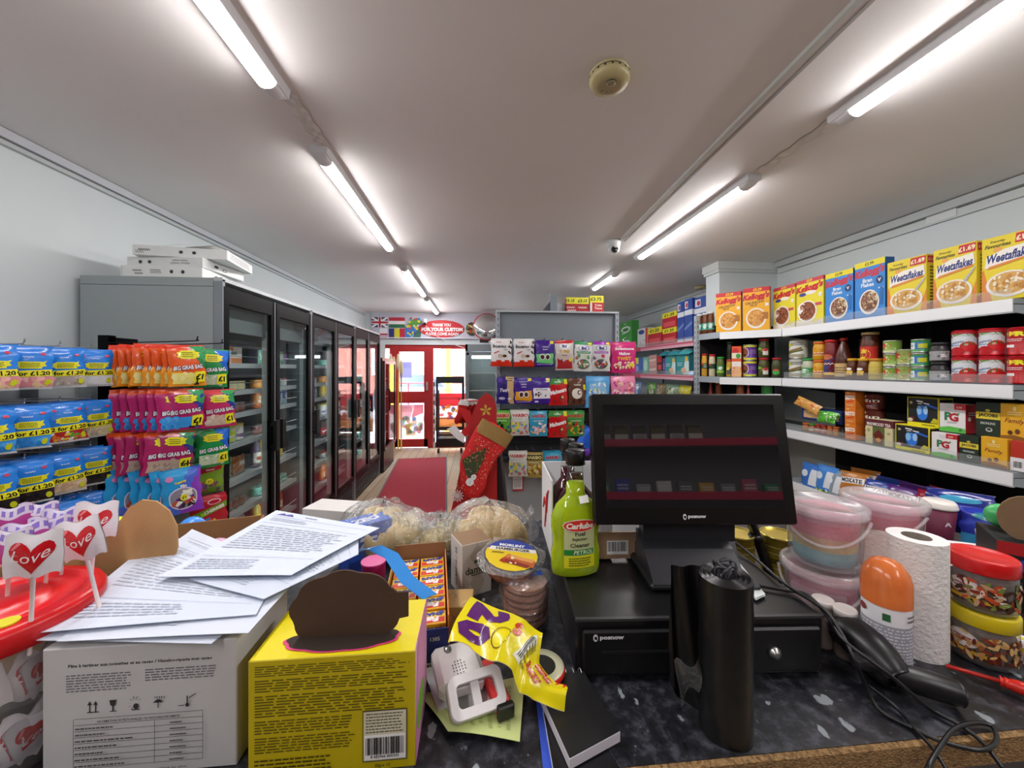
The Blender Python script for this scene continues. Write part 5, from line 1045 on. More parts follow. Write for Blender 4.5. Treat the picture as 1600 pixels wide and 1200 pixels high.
for i, z in enumerate(ZS):
    m = MB(); m.box((0, 0, z-.014), (.47, 2.94, .024), 'a3abb1', 'paint'); m.box((-.24, -.75, z-.034), (.006, 1.43, .062), 'e0a8b8', 'plastic'); m.box((-.244, -.75, z-.02), (.004, 1.43, .02), 'c8506e', 'plastic'); m.box((-.24, .72, z-.034), (.006, 1.5, .062), 'c84a66', 'plastic'); s_ = m.build('shelf', pu)
    m = MB(); m.box((-.232, 0, z+.024), (.003, 2.9, .046), 'fff', 'acrylic'); m.build('clear_riser', s_)
# ---- goods: (pixel x0, x1, y of the top, recipe, how many stacked, words)
def tins(col, spec, r0='b8b8b0'): return lambda w, h: kcan('tin', w/2, h, col, spec, r0)
def jars(body, lid, spec, name='jar', mat='gloss', lh=.018, neck=.86): return lambda w, h: kjar(name, w/2, h, body, lid, spec, lh, neck, bmat=mat)
def boxs(col, spec, side=(), name='carton', d=.07, cols=None, top=()): return lambda w, h: kbox(name, w, d, h, col, spec, side, top, cols=cols)
KEL = lambda v, c='c8202c', h=.18: ('t', "Kellogg's", .5, v, h, c, {'shear': .3, 'bold': .065, 'w': .98, 'rot': 5})
BOWL = lambda u, v, r, cols, seed, rv=None: [('e', u, v, r, (rv or r*.8), 'ece8e4'), ('e', u, v+.01, r*.86, (rv or r*.8)*.84, cols[0]), ('b', u-r*.62, v-(rv or r*.8)*.55, u+r*.62, v+(rv or r*.8)*.6, 64, .012, cols, seed, .55)]
CR = {
 'crunchy': boxs('edae22', [('r', 0, .9, 1, 1, 'c8202c'), ('t', '£3.29', .55, .95, .06, 'f0d02a', {'bold': .03}), KEL(.78), ('t', 'CRUNCHY', .45, .65, .06, '3a2a1a', {'bold': .02, 'rot': 5}), ('t', 'NUT', .42, .585, .05, '3a2a1a', {'bold': .02})]+BOWL(.5, .28, .38, ['d89a4a', 'e8b868', 'c07a30', 'e0a850'], 3, .24)+[('p', [(.7, .25), (.95, .25), (.95, .4), (.75, .42)], 'b0702a'), ('r', .84, .55, .96, .62, 'e8e4dc')], [('r', 0, .9, 1, 1, 'c8202c'), ('l', .2, .1, .8, .85, 14, '5a3a1a', 3)], 'cereal_box', .065),
 'krave': boxs('e6d832', [('r', 0, .92, 1, 1, 'c8404c'), ('t', '£3.29', .5, .96, .05, 'f0e02a', {'bold': .03}), KEL(.80), ('e', .25, .68, .14, .04, '3a3f8c'), ('e', .55, .70, .2, .04, 'e9e6e0'), ('p', [(.0, 0), (1, 0), (1, .1), (.7, .06), (.3, .07), (0, .14)], 'efe9d8')]+BOWL(.42, .30, .36, ['8a4a2a', 'a05c34', '6a3420', 'b8704a'], 5, .24)+[('e', .22, .38, .16, .12, 'f4f2ee'), ('r', .72, .4, .95, .46, 'c8505a'), ('r', .84, .58, .96, .66, 'e8e4dc')], [('r', 0, .92, 1, 1, 'c8404c')], 'cereal_box', .065),
 'bran': boxs('2f86d4', [('r', 0, .90, 1, 1, 'e6d822'), ('t', '£2.99', .5, .95, .055, '3a3a1a', {'bold': .03}), KEL(.79, 'c0304a'), ('t', 'Bran', .44, .66, .07, 'e6eef4', {'bold': .03}), ('t', 'Flakes', .44, .58, .07, 'e6eef4', {'bold': .03}), ('e', .83, .63, .11, .07, '14386a'), ('t', 'V', .83, .63, .06, 'f0f0f0', {'bold': .04}), ('r', .8, .48, .97, .5, 'dfe8f0'), ('p', [(.8, .2), (.93, .2), (.95, .5), (.85, .5)], '1f6ab4')]+BOWL(.5, .27, .33, ['8a5c44', 'a87858', '6a4434', 'cdb48a'], 6, .22)+[('e', .62, .34, .16, .11, 'd8cfa8')], (), 'cereal_box', .065, cols=['2f86d4', '1f62a8', '2f86d4', '2a6cb4', '2f6aa8', '2f86d4']),
 'weeta': boxs('e8d22a', [('p', [(0, 0), (.2, 0), (.04, .5), (0, .5)], 'e0862a'), ('p', [(.86, 0), (1, 0), (1, .4), (.9, .18)], 'e0862a'), ('t', 'Everyday', .3, .92, .045, '2a2a1a', {'shear': .25, 'bold': .01}), ('t', 'Favourites', .30, .86, .06, '2a2a1a', {'shear': .25, 'bold': .02, 'w': .46}), ('p', [(.60, .84), (.98, .84), (.99, .98), (.62, .98)], 'c8242c'), ('t', '£1.69', .79, .91, .08, 'f4e8c0', {'bold': .04, 'rot': 3}), ('e', .3, .79, .08, .04, 'e8a850'),
            ('p', [(.06, .52), (.10, .70), (.40, .78), (.94, .82), (.97, .64), (.6, .57)], 'f2eee4'), ('t', 'Weetaflakes', .51, .675, .14, '22357c', {'shear': .2, 'bold': .035, 'w': .84, 'rot': 4}), ('p', [(.12, .50), (.92, .60), (.94, .635), (.14, .545)], 'e08a3a')]+BOWL(.5, .24, .42, ['d8a85a', 'c48a3c', 'e8c888', 'b07a34', 'f0e6d0'], 7, .20)+[('p', [(.72, .40), (.97, .60), (.99, .58), (.76, .36)], 'b8b8b4')], [('r', .1, .85, .9, .97, 'c8242c'), ('t', '£1.69', .5, .91, .05, 'f4e8c0'), ('l', .3, .1, .7, .8, 12, '4a4a1a', 2), ('r', 0, 0, 1, .12, 'd8842a')], 'cereal_box', .07),
 'coffee': jars('6a3c22', 'dfe3e0', [('r', 0, .2, 1, .75, '5ab09a'), ('e', .4, .5, .2, .2, 'd8e8e0'), ('r', .55, .3, .95, .5, '2f7a6a')], 'coffee_jar'),
 'corn': jars('e0a83a', 'c8302a', [('r', 0, .45, 1, .85, '1f4a36'), ('r', .05, .7, .35, .85, 'c8302a'), ('l', .4, .5, .9, .8, 2, 'cfe0d0', 2), ('b', 0, 0, 1, .42, 24, .005, ['f0c050', 'e0a030', 'c88a28'], 3, .8)], 'sweetcorn_jar'), 'beans': jars('d8cca8', 'c8302a', [('r', 0, .45, 1, .85, '1f4a36'), ('r', .05, .7, .35, .85, 'c8302a'), ('b', 0, 0, 1, .42, 24, .005, ['e8dcc0', 'cfc098'], 3, .8)], 'bean_jar'),
 'gherkin': jars('5a6a2a', '2f9a3a', [('r', 0, .1, 1, .85, '2f8a3a'), ('e', .45, .6, .22, .16, 'e8efe6'), ('r', .05, .2, .95, .38, 'a8c83a')], 'gherkin_jar'), 'oil': jars('b8982a', 'c83a2a', [('p', [(.2, .1), (.8, .1), (.9, .5), (.5, .8), (.1, .5)], '4a5058'), ('e', .3, .7, .2, .15, 'd8c84a')], 'pepper_jar'),
 'darkjar': jars('2e3420', '2f7a4a', [('r', .1, .1, .9, .6, '24301c'), ('p', [(.2, .0), (.8, .1), (.7, .45), (.3, .4)], '6a7a78')], 'pickle_jar'),
 'soup': boxs('e05a2a', [('r', 0, .0, 1, .34, 'e8b48a'), ('r', 0, .34, 1, .5, 'f0e6dc'), ('e', .4, .84, .34, .1, 'c8242a'), ('r', .0, .60, 1, .78, 'e6dcc8'), ('e', .7, .68, .25, .08, '3f9a3a'), ('b', 0, .02, 1, .3, 14, .008, ['e8a03a', 'd85a2a', 'f0c060'], 4)], (), 'soup_carton', .05),
 'purple': tins('6a3a9a', [('r', 0, 0, 1, .12, 'd8dc3a'), ('r', 0, .88, 1, 1, 'd8dc3a'), ('p', [(0, .12), (.38, .12), (.5, .5), (.36, .88), (0, .88)], '8a5040'), ('o', .25, .5, .27, .36, .1, 'e8e4e8'), ('e', .3, .3, .1, .12, '3a3a2a'), ('l', .58, .4, .95, .7, 3, 'b09ad0', 3)]),
 'pickle': jars('4a4c24', 'b8222a', [('r', .5, .1, .85, .7, 'e6e2da'), ('e', .66, .6, .2, .14, 'c8242c'), ('e', .25, .7, .18, .14, '7ab83a'), ('b', 0, 0, .45, .6, 10, .008, ['6a7a2a', '8a8a3a', '3a4420'], 4)], 'gherkin_jar'), 'pickleg': jars('44482a', 'a8222a', [('e', .5, .3, .24, .22, '3fae4a'), ('e', .5, .5, .2, .1, 'c8503a'), ('b', 0, .5, 1, .95, 10, .007, ['6a6a3a', '4a4a2a'], 4)], 'gherkin_jar'),
 'asparagus': tins('dcdcd6', [('r', 0, 0, 1, .2, 'a8a08c'), ('e', .35, .75, .25, .1, 'c8c83a'), ('q', [(.1, .2), (.9, .5), (.9, .62), (.1, .3)], '8a6a3a'), ('q', [(.2, .15), (.95, .4), (.95, .5), (.2, .25)], '5a6a34'), ('l', .5, .7, .95, .9, 2, '555', 3)]),
 'olives': jars('b8c0a8', '2f9a4a', [('r', 0, .05, 1, .8, '3f9a4f'), ('e', .5, .5, .25, .2, 'e8eee4'), ('b', 0, .0, 1, .2, 8, .006, ['cfd8c0'], 3)], 'olive_jar'), 'peppers': jars('d8a020', 'e06a2a', [('r', 0, .3, 1, .62, 'e8d8a0'), ('b', 0, 0, 1, 1, 20, .007, ['e8b83a', 'd88a20', 'c8382a'], 3), ('r', .1, .38, .9, .5, 'c8502a')], 'pepper_jar'),
 'ketch': jars('7a1a1c', 'c82a2a', [('e', .5, .5, .42, .42, '2a3a7a'), ('t', '~', .5, .5, .12, 'e8e0e4', {'w': .7}), ('r', 0, .0, 1, .12, 'e0b830'), ('e', .5, .8, .3, .12, 'c86a3a')], 'sauce_jar'), 'brown': lambda w, h: kbottle('sauce_bottle', w/2, h, '4a1e10', 'b82a22', [('r', .0, 0, 1, 1, 'c8a870'), ('l', .15, .2, .85, .75, 3, '6a4a24', 4)], ly=.06, lh=.32, sh=.5),
 'black': jars('1a1418', '15131a', [('r', .1, .1, .9, .5, '3a2428')], 'sauce_jar'), 'coffeelid': jars('5a2c18', 'c8b07a', [('r', 0, .1, 1, .9, 'c8281f'), ('e', .45, .5, .3, .3, 'e8c832'), ('l', .25, .4, .7, .6, 2, '8a2018', 2)], 'paste_jar'),
 'coffeejar2': jars('4a2614', 'e8e4de', [('r', .0, .3, 1, .7, '6a3c24')], 'paste_jar', neck=.95), 'honey': jars('5a2a12', 'd8a82a', [('p', [(.3, .2), (.7, .2), (.75, .6), (.25, .6)], 'e8c04a'), ('e', .5, .75, .2, .12, 'f0f0e8')], 'honey_jar'), 'mustard': jars('c8b04a', 'd08a2a', [('r', 0, .15, 1, .3, 'a89a3a'), ('l', .1, .4, .9, .85, 4, 'e8d888', 3)], 'mustard_jar'),
 'gcan': tins('8ab04a', [('e', .3, .62, .2, .22, 'c8282c'), ('b', .35, .2, .95, .85, 12, .007, ['e8a85a', 'c8642a', 'd8d0a0', '5a8a2a'], 4), ('r', 0, 0, 1, .16, 'cfd8a8')]), 'gcan2': tins('9aa85a', [('e', .3, .62, .2, .22, 'c8282c'), ('b', .35, .15, .95, .85, 14, .007, ['d88a4a', 'e8c88a', '7a9a3a'], 6)]), 'gcan3': tins('4a9a5a', [('r', 0, .2, .5, .8, 'e8ecec'), ('r', .5, .2, .8, .85, '3a7ab8'), ('r', .62, .3, .95, .7, 'd8d83a'), ('l', .05, .4, .45, .65, 2, '2a6a4a', 3)]),
 'treacle': jars('2a2428', '1a1a1c', [('r', 0, .0, 1, .9, '9a9a9c'), ('b', 0, .0, 1, .8, 10, .009, ['4a4448', 'c8c4c8', '6a6a6c'], 4), ('r', .7, .3, .95, .6, 'e0e0e0')], 'treacle_jar'),
 'tom': tins('b8202c', [('p', [(0, .2), (.75, .95), (0, .95)], 'e4e6ea'), ('p', [(0, .2), (1, .4), (1, .7), (.75, .95), (0, .6)], 'd8dce2'), ('p', [(.35, .8), (.95, .78), (.85, .95), (.3, .95)], '6a9a4a'), ('t', 'Tomatoes', .42, .52, .10, '3a5a9a', {'shear': .3, 'bold': .01, 'w': .5, 'rot': 12}), ('t', '~', .36, .40, .08, '3a5a9a', {'shear': .3, 'w': .4, 'rot': 12}), ('e', .78, .34, .22, .22, 'cc1a22'), ('e', .48, .16, .2, .17, 'b8141e'), ('e', .72, .42, .05, .05, 'f0a8a0'), ('b', .6, .4, .9, .5, 4, .012, ['4a7a2a', '3a6a2a'], 3, .2), ('r', 0, .9, 1, 1, 'b8202c'), ('p', [(.02, .62), (.22, .62), (.2, .86), (.04, .86)], '1d1d1f')], 'c8202c'),
 'zer': tins('b41c22', [('t', 'ZER', .42, .8, .2, 'ece02a', {'bold': .06, 'w': .7}), ('l', .1, .48, .7, .62, 2, 'e8d8d8', 3), ('r', .2, .25, .5, .36, 'ece8e8'), ('r', .86, .05, .93, .95, 'd8a0a0')], 'b02028'),
 'bistoo': boxs('e07a1e', [('t', 'BISTO', .5, .62, .26, 'f6efe4', {'bold': .05, 'w': .92, 'rot': 4}), ('q', [(.15, .3), (.85, .38), (.85, .46), (.15, .36)], 'c8302a'), ('e', .3, .9, .18, .07, 'e8a85a'), ('l', .2, .1, .8, .2, 1, 'f0e0c0', 3)], (), 'gravy_tub', .07), 'bistob': lambda w, h: kcan('gravy_tub', w/2, h, '5c2620', [('t', 'BISTO', .5, .55, .22, 'f6efe8', {'bold': .05, 'w': .8}), ('q', [(.2, .34), (.8, .38), (.8, .46), (.2, .38)], 'c8302a'), ('e', .25, .86, .14, .08, 'e8dcd0'), ('l', .35, .15, .65, .2, 1, 'e0d0c0', 3)], '5c2620'),
 'mah': boxs('d8cfa0', [('r', 0, .72, 1, 1, '5e1a28'), ('t', 'MAHMOOD TEA', .5, .81, .13, 'efe8e0', {'bold': .03, 'w': .88}), ('r', .28, 0, .72, .72, '5a6a34'), ('p', [(.28, .35), (.5, .62), (.72, .35), (.65, .35), (.65, .05), (.35, .05), (.35, .35)], '6a1c1c'), ('e', .5, .2, .1, .08, 'd8902a'), ('e', .13, .55, .07, .08, 'b0a878'), ('e', .87, .5, .07, .05, 'b0a878')], [('r', 0, .72, 1, 1, '7a2a38')], 'tea_box', .09),
 'blueteapot': boxs('e6dc22', [('r', .03, .13, .97, .97, '17191c'), ('e', .5, .45, .17, .24, '2a7ae0'), ('e', .40, .55, .08, .16, '8ac0f0'), ('e', .6, .56, .07, .15, 'a8d0f4'), ('r', .44, .66, .56, .72, '3a8af0'), ('p', [(.60, .72), (.97, .62), (.97, .68), (.64, .80)], '2a6ad0'), ('p', [(.75, .15), (.97, .15), (.97, .28), (.85, .32)], 'c8c020'), ('q', [(.32, .84), (.52, .82), (.52, .87), (.32, .89)], 'e8e8e8'), ('q', [(.54, .78), (.72, .76), (.72, .80), (.54, .82)], 'e8e8e8'), ('q', [(.36, .76), (.50, .77), (.50, .80), (.36, .79)], 'e8e8e8'), ('e', .14, .8, .05, .05, 'b8a880'), ('r', .08, .14, .26, .3, '6a2424'), ('e', .12, .2, .08, .06, 'd8d0c8'), ('l', .5, .03, .9, .1, 1, '6a6414', 3)], [('r', .05, .1, .95, .95, '17191c')], 'tea_box', .09),
 'pg': boxs('ece9ea', [('r', .58, .80, 1, 1, 'c8262e'), ('t', '4.79', .76, .88, .07, 'f4f0f0', {'bold': .03, 'shear': .2}), ('t', 'P', .34, .55, .3, '2a7a4a', {'bold': .05}), ('t', 'G', .56, .53, .3, 'b82030', {'bold': .05}), ('p', [(.70, .68), (.78, .70), (.77, .62), (.70, .62)], '3a9a4a'), ('e', .44, .88, .14, .07, 'dfe0e2'), ('l', .3, .3, .7, .38, 2, 'a8a8aa', 3), ('p', [(0, 0), (1, 0), (1, .16), (.4, .2), (0, .13)], '5cba4a'), ('p', [(.74, .06), (.9, .06), (.82, .18)], '2a7a3a')], [('r', 0, 0, 1, 1, 'b8242c'), ('e', .3, .5, .12, .08, 'ece8e8'), ('l', .2, .6, .8, .75, 2, 'ece0e0', 2)], 'tea_box', .08),
 'jacobs': boxs('1d2e22', [('r', 0, .52, 1, .72, 'e0cc3a'), ('t', 'JACOBS', .5, .62, .12, '1a1a1a', {'bold': .04, 'w': .8}), ('t', 'KRONUNG', .5, .40, .07, 'd8dcd8', {'w': .6}), ('e', .55, .22, .14, .06, 'c8ccc8'), ('e', .55, .23, .09, .035, '1d2e22'), ('e', .5, .77, .1, .04, 'c8b850')], (), 'coffee_pack', .07), 'family': boxs('e4ac20', [('t', 'Family', .5, .52, .16, '7a1c20', {'shear': .25, 'bold': .01, 'w': .66, 'rot': -3}), ('l', .25, .68, .75, .8, 2, 'f0dc9a', 3), ('e', .5, .86, .06, .06, 'f0e0a0'), ('e', .35, .22, .09, .06, '5a3014'), ('e', .6, .26, .09, .07, '6a3a1a'), ('p', [(0, 0), (1, 0), (1, .1), (.5, .16), (0, .12)], '8a5a1e')], [('l', .2, .1, .8, .25, 3, '8a5a1e', 2)], 'coffee_pack', .07),
 'redwhite': boxs('b8301f', [('r', .0, 0, 1, .45, 'e6e4e6'), ('bar', .15, .05, .7, .35)], (), 'tea_box', .08),
 'cubes': boxs('22306e', [('r', .06, .2, .94, .8, 'e0b48a'), ('b', .1, .2, .6, .8, 9, .012, ['e8c83a', 'f0dca8'], 3), ('b', .55, .2, .95, .7, 8, .015, ['5ab83a', 'd8e8d0', '8ad06a'], 4)], (), 'stock_cube_tray', .1),
 'spice': jars('8a3a20', 'b8302a', [('r', 0, .1, 1, .8, 'd8d0c8'), ('r', .1, .2, .9, .5, 'b8242a')], 'spice_jar', lh=.012), 'spice2': jars('a8502a', '3f9a3a', [('r', 0, .1, 1, .8, 'c8c0a0')], 'spice_jar', lh=.012), 'spice3': jars('b06a3a', 'd06a2a', [('r', 0, .1, 1, .8, 'a8824a')], 'spice_jar', lh=.012), 'spiceb': jars('2a201c', '1a1a1c', [('r', 0, .1, 1, .8, '5a4a3c')], 'spice_jar', lh=.012),
 'ketchupb': lambda w, h: kbottle('sauce_bottle', w/2, h, '8a2418', 'a82a24', [('r', 0, 0, 1, 1, 'b8a08a')]), 'mustardb': jars('8a4a2a', 'c8b83a', [('r', 0, .2, 1, .8, 'b86a4a'), ('e', .4, .5, .2, .25, 'e8dcc8')], 'mustard_jar'), 'greentin': tins('3a8a4a', [('r', 0, .0, 1, .25, 'c8c08a'), ('p', [(.1, .2), (.4, .2), (.4, .5), (.1, .5)], '1a1a1a')]),
 'rollblue': boxs('2a4a9c', [('r', 0, .62, 1, .74, 'dfe4ee'), ('r', .05, .78, .45, .95, 'd8dce8'), ('e', .3, .86, .12, .06, 'b82a3a'), ('r', 0, 0, 1, .06, 'dfe4ee'), ('q', [(.0, .25), (1, .4), (1, .47), (0, .32)], '6a86c4')], [('r', 0, .62, 1, .74, 'dfe4ee')], 'kitchen_roll_pack', .12),
 'redyel': boxs('b8182c', [('r', 0, .68, 1, 1, 'e6de2a'), ('t', '£1.25', .5, .84, .18, '2a3a1a', {'bold': .04, 'w': .7}), ('r', .1, .1, .9, .4, 'd8505a')], [('r', 0, .68, 1, 1, 'e6de2a')], 'tissue_box', .12), 'whiteroll': boxs('e2e4e8', [('q', [(.1, .2), (.9, .3), (.9, .5), (.1, .4)], 'c8ccd4')], (), 'tissue_pack', .12),
 'greenpk': boxs('4aa84a', [('e', .5, .45, .4, .22, 'e4efe4'), ('e', .5, .42, .26, .12, '3a8a3a'), ('t', '~', .45, .84, .16, 'd8eed8', {'bold': .03}), ('q', [(.2, .1), (.8, .25), (.7, .3), (.2, .18)], 'e8f2e8')], (), 'kitchen_roll_pack', .12), 'napk': boxs('d8dce0', [('e', .4, .8, .3, .12, '2a4a8c'), ('b', .1, .05, .9, .4, 6, .014, ['c8303a', 'd8606a'], 3), ('r', .8, 0, 1, 1, 'c83a2a')], (), 'tissue_pack', .1),
 'teal': boxs('2f9aa0', [('p', [(.55, 0), (1, 0), (1, .6), (.75, .9)], 'd8ecec'), ('e', .6, .2, .2, .15, 'e8b89a'), ('e', .82, .75, .12, .12, 'e8c03a'), ('l', .1, .4, .5, .6, 2, 'd0ecec', 3)], [('r', 0, 0, 1, 1, '2a8a94')], 'nappy_pack', .12), 'tealtop': kbag('nappy_pack', .3, .12, .05, '4ab0b8'), 'pinkpk': boxs('dca8a0', [('q', [(.0, .3), (1, .4), (1, .6), (0, .5)], 'f0d8d4'), ('l', .1, .65, .9, .85, 2, 'b87a74', 3)], (), 'wipes_pack', .1),
 'blackpk': boxs('2a1a1e', [('r', .1, .55, .9, .9, 'c82a34'), ('r', .2, .2, .9, .45, 'd84a54')], (), 'razor_pack', .08), 'bluepk': boxs('3f68c0', [('r', 0, .6, .5, 1, 'e0d83a'), ('e', .3, .3, .25, .2, '8ab0e8')], (), 'detergent_pack', .1), 'mint': boxs('8acab8', [('e', .5, .5, .3, .35, 'c8ece0')], (), 'wipes_pack', .1), 'violet': boxs('5a3a9c', [('l', .2, .3, .8, .7, 3, 'c8b8e8', 2)], (), 'wipes_pack', .08),
}
CATG = {'tin': 'tin', 'cereal_box': 'cereal box', 'tea_box': 'box', 'coffee_pack': 'pack', 'gravy_tub': 'tub', 'soup_carton': 'carton', 'stock_cube_tray': 'tray', 'sauce_bottle': 'bottle'}
def goods(P, Q, z, rz, items, group, inset=0.0, cat=None, shelfname=''):
    for it in items:
        x0, x1, yt, key, n, words = it[:6]; o6 = it[6] if len(it) > 6 else {}
        s0, t0 = isect(x0, P, Q); s1, t1 = isect(x1, P, Q); Lq = math.dist(P, Q); w = abs(t1-t0)*Lq*.97
        tm = (t0+t1)/2; sm = isect((x0+x1)/2, P, Q)[0]; zt = CH+(576-yt)/600*sm; z0 = z+.002+o6.get('up', 0)
        h = (zt-z0)/n
        if 'w' in o6: w = o6['w']
        K = CR[key](w, h)
        me = K.parts[0][1]; dep = max(v.co.y for v in me.vertices)
        fx, fy = (sin(rz), -cos(rz)); back = dep+.004+o6.get('back', 0)
        px_, py_ = P[0]+(Q[0]-P[0])*tm-fx*back, P[1]+(Q[1]-P[1])*tm-fy*back
        for k in range(n):
            lab = words if n == 1 else words+(', lower of two stacked', ', upper of two stacked')[k] if n == 2 else (words if n == 1 else words+', '+('bottom', 'middle', 'top')[k]+' of three stacked')
            put(K, lab, CATG.get(K.name, K.name.split('_')[-1]), (px_+R.uniform(-.001, .001), py_, z0+k*(h+.0006)), (0, 0, rz+R.uniform(-.03, .03)+o6.get('rz', 0)), group)
P1, Q1 = (2.50, 1.4), (2.50, 2.95); RZ = radians(-90)
P2, Q2 = (2.157+.045, 3.25+.02), (2.46+.02, 2.91+.045); RZ2 = radians(-48)
goods(P1, Q1, ZS[0], RZ, [(1207, 1242, 447, 'krave', 1, 'small yellow chocolate cereal box left of its twin'), (1243, 1287, 435, 'krave', 1, 'small yellow chocolate cereal box beside the blue boxes'),
 (1288, 1333, 424, 'bran', 1, 'blue flakes cereal box beside the small yellow box'), (1334, 1383, 407, 'bran', 1, 'blue flakes cereal box beside the wheat flakes'), (1385, 1447, 404, 'weeta', 1, 'yellow wheat flakes box next to the blue box'), (1456, 1526, 384, 'weeta', 1, 'middle yellow wheat flakes box of three on the top shelf'),
 (1532, 1625, 364, 'weeta', 1, 'large yellow wheat flakes box cut by the right edge')], 'cereal boxes on the top shelf')
for nm, xx, yy in (('cereal_box', 2.66, 2.30), ('cereal_box', 2.66, 2.12)):
    K = CR['bran'](.18, .27); put(K, 'blue cereal box standing behind the front row, %s' % ('left one' if yy > 2.2 else 'right one'), 'cereal box', (xx, yy, ZS[0]+.002), RZ, 'blue cereal boxes behind')
goods(P1, Q1, ZS[1], RZ, [(1225, 1246, 531, 'asparagus', 2, 'white asparagus tin left on second shelf'), (1247, 1263, 560, 'olives', 1, 'short green-labelled olive jar beside asparagus tins', {'back': -.0}), (1252, 1264, 532, 'olives', 1, 'tall green-lidded olive jar behind the short one', {'back': .07}), (1264, 1281, 534, 'peppers', 2, 'yellow pepper jar with orange lid'),
 (1281, 1299, 531, 'ketch', 1, 'red sauce jar with blue oval label'), (1297, 1318, 528, 'brown', 1, 'tall brown sauce bottle with cream label'), (1318, 1329, 530, 'black', 1, 'black sauce jar behind the tall brown bottle', {'back': .09}), (1318, 1332, 560, 'honey', 1, 'honey jar with yellow lid, left of two'), (1333, 1350, 560, 'honey', 1, 'honey jar with yellow lid, right of two'),
 (1330, 1354, 519, 'coffeelid', 1, 'red-labelled paste jar with tan lid standing above the honey jars', {'up': .07, 'back': .03}), (1350, 1370, 560, 'mustard', 1, 'ribbed yellow mustard jar'), (1372, 1396, 532, 'gcan', 3, 'small green vegetable tin, leftmost stack'), (1392, 1419, 546, 'gcan2', 2, 'small olive vegetable tin, second stack'),
 (1415, 1441, 530, 'gcan3', 3, 'small green-blue tin, third stack'), (1444, 1473, 535, 'treacle', 2, 'black-lidded grey jar'), (1476, 1514, 516, 'tom', 2, 'red chopped tomato tin, left stack'), (1518, 1558, 513, 'tom', 2, 'red chopped tomato tin, right stack'), (1562, 1606, 511, 'zer', 2, 'red tin with yellow lettering at the right edge')], 'tins and jars on the second shelf')
goods(P1, Q1, ZS[2], RZ, [(1319, 1336, 612, 'bistoo', 3, 'orange gravy tub'), (1337, 1362, 615, 'bistob', 3, 'dark brown gravy tub', {'back': .03}), (1351, 1394, 656, 'mah', 1, 'cream and maroon tea box with a house drawing'),
 (1397, 1452, 665, 'blueteapot', 1, 'black and yellow teapot tea box, lower one'), (1454, 1495, 677, 'pg', 1, 'white tea box with big green and red letters, lower one'), (1498, 1529, 681, 'jacobs', 1, 'dark green coffee pack, lower one'), (1531, 1574, 684, 'family', 1, 'yellow coffee pack, lower one'), (1577, 1606, 690, 'redwhite', 1, 'red and white box with barcode at the right edge')], 'tea and coffee on the third shelf')
hb_ = {}
for (x0, x1, yt, key, words, hb0) in ((1409, 1459, 621, 'blueteapot', 'black and yellow teapot tea box, upper one', .148), (1459, 1500, 631, 'pg', 'white tea box with big green and red letters, upper one', .138), (1515, 1554, 629, 'jacobs', 'dark green coffee pack, upper one', .136), (1553, 1600, 631, 'family', 'yellow coffee pack, upper one', .134)):
    goods(P1, Q1, ZS[2], RZ, [(x0, x1, yt, key, 1, words, {'up': hb0, 'back': .03})], 'tea and coffee on the third shelf')
goods(P1, Q1, ZS[2], RZ, [(1246, 1308, 640, 'cubes', 1, 'blue tray of stock cube packets above the little spice jars', {'up': .085, 'back': .03})]+[(1250+i*9.6, 1259+i*9.6, 661+i*1.2, ('spice3', 'spice2', 'spice', 'spice', 'spice3', 'spice3', 'spiceb')[i], 1, ('tiny orange-lidded spice jar below the blue tray', 'tiny green-lidded spice jar below the blue tray', 'tiny red spice jar, left of the two red ones', 'tiny red spice jar, right of the two red ones', 'tiny brown spice jar fifth in the spice row', 'tiny brown spice jar sixth in the spice row', 'tiny black spice jar beside the orange gravy tubs')[i]) for i in range(7)], 'spice jars')
# packets lying in the stock cube tray
for i, (c_, l_) in enumerate((('d8a050', 'long orange pasta packet leaning across the blue tray'), ('5ab83a', 'green and white noodle packet in the blue tray, left one'), ('6ac04a', 'green and white noodle packet in the blue tray, right one'))):
    s_, t_ = isect((1262, 1286, 1298)[i], P1, Q1); y_ = P1[1]+(Q1[1]-P1[1])*t_
    K = kbag('food_packet', (.22, .085, .085)[i], (.07, .08, .08)[i], .03, c_, [('b', .1, .1, .9, .9, 14, .01, ['e8e8d8', c_, 'c8502a' if i == 0 else '3a8a2a'], i+2)], seed=40+i)
    put(K, l_, 'packet', (2.52, y_, (1.255, 1.19, 1.19)[i]), (radians(-20), radians((18, 0, 4)[i]), RZ), 'packets in the blue tray')
# corner unit goods
goods(P2, Q2, ZS[0], RZ2, [(1118, 1158, 457, 'crunchy', 1, 'orange-yellow nut cereal box, left of two on the corner shelf'), (1160, 1203, 449, 'crunchy', 1, 'orange-yellow nut cereal box, right of two on the corner shelf')], 'nut cereal boxes')
P3, Q3 = (2.165, 3.54), (2.20, 3.30)
for i, (px, yt) in enumerate(((1092, 491), (1101, 489), (1110, 487))):
    s_, t_ = isect(px, (2.16, 3.5), (2.28, 3.36)); x_ = 2.16+.12*t_; y_ = 3.5-.14*t_; K = CR['coffee'](.058, CH+(576-yt)/600*s_-ZS[0])
    put(K, 'coffee jar with teal label beside the slotted post, %s' % place(i, 3), 'jar', (x_+.02, y_+.02, ZS[0]+.001), radians(-25), 'coffee jars on the corner shelf')
goods(P2, Q2, ZS[1], RZ2, [(1143, 1158, 541, 'soup', 1, 'orange soup carton on the corner shelf'), (1158, 1181, 538, 'purple', 2, 'purple and lime banded tin on the corner shelf'), (1183, 1201, 529, 'pickle', 2, 'gherkin jar with red lid on the corner shelf'), (1204, 1221, 559, 'pickleg', 1, 'dark gherkin jar with small green label'), ], 'jars on the corner shelf')
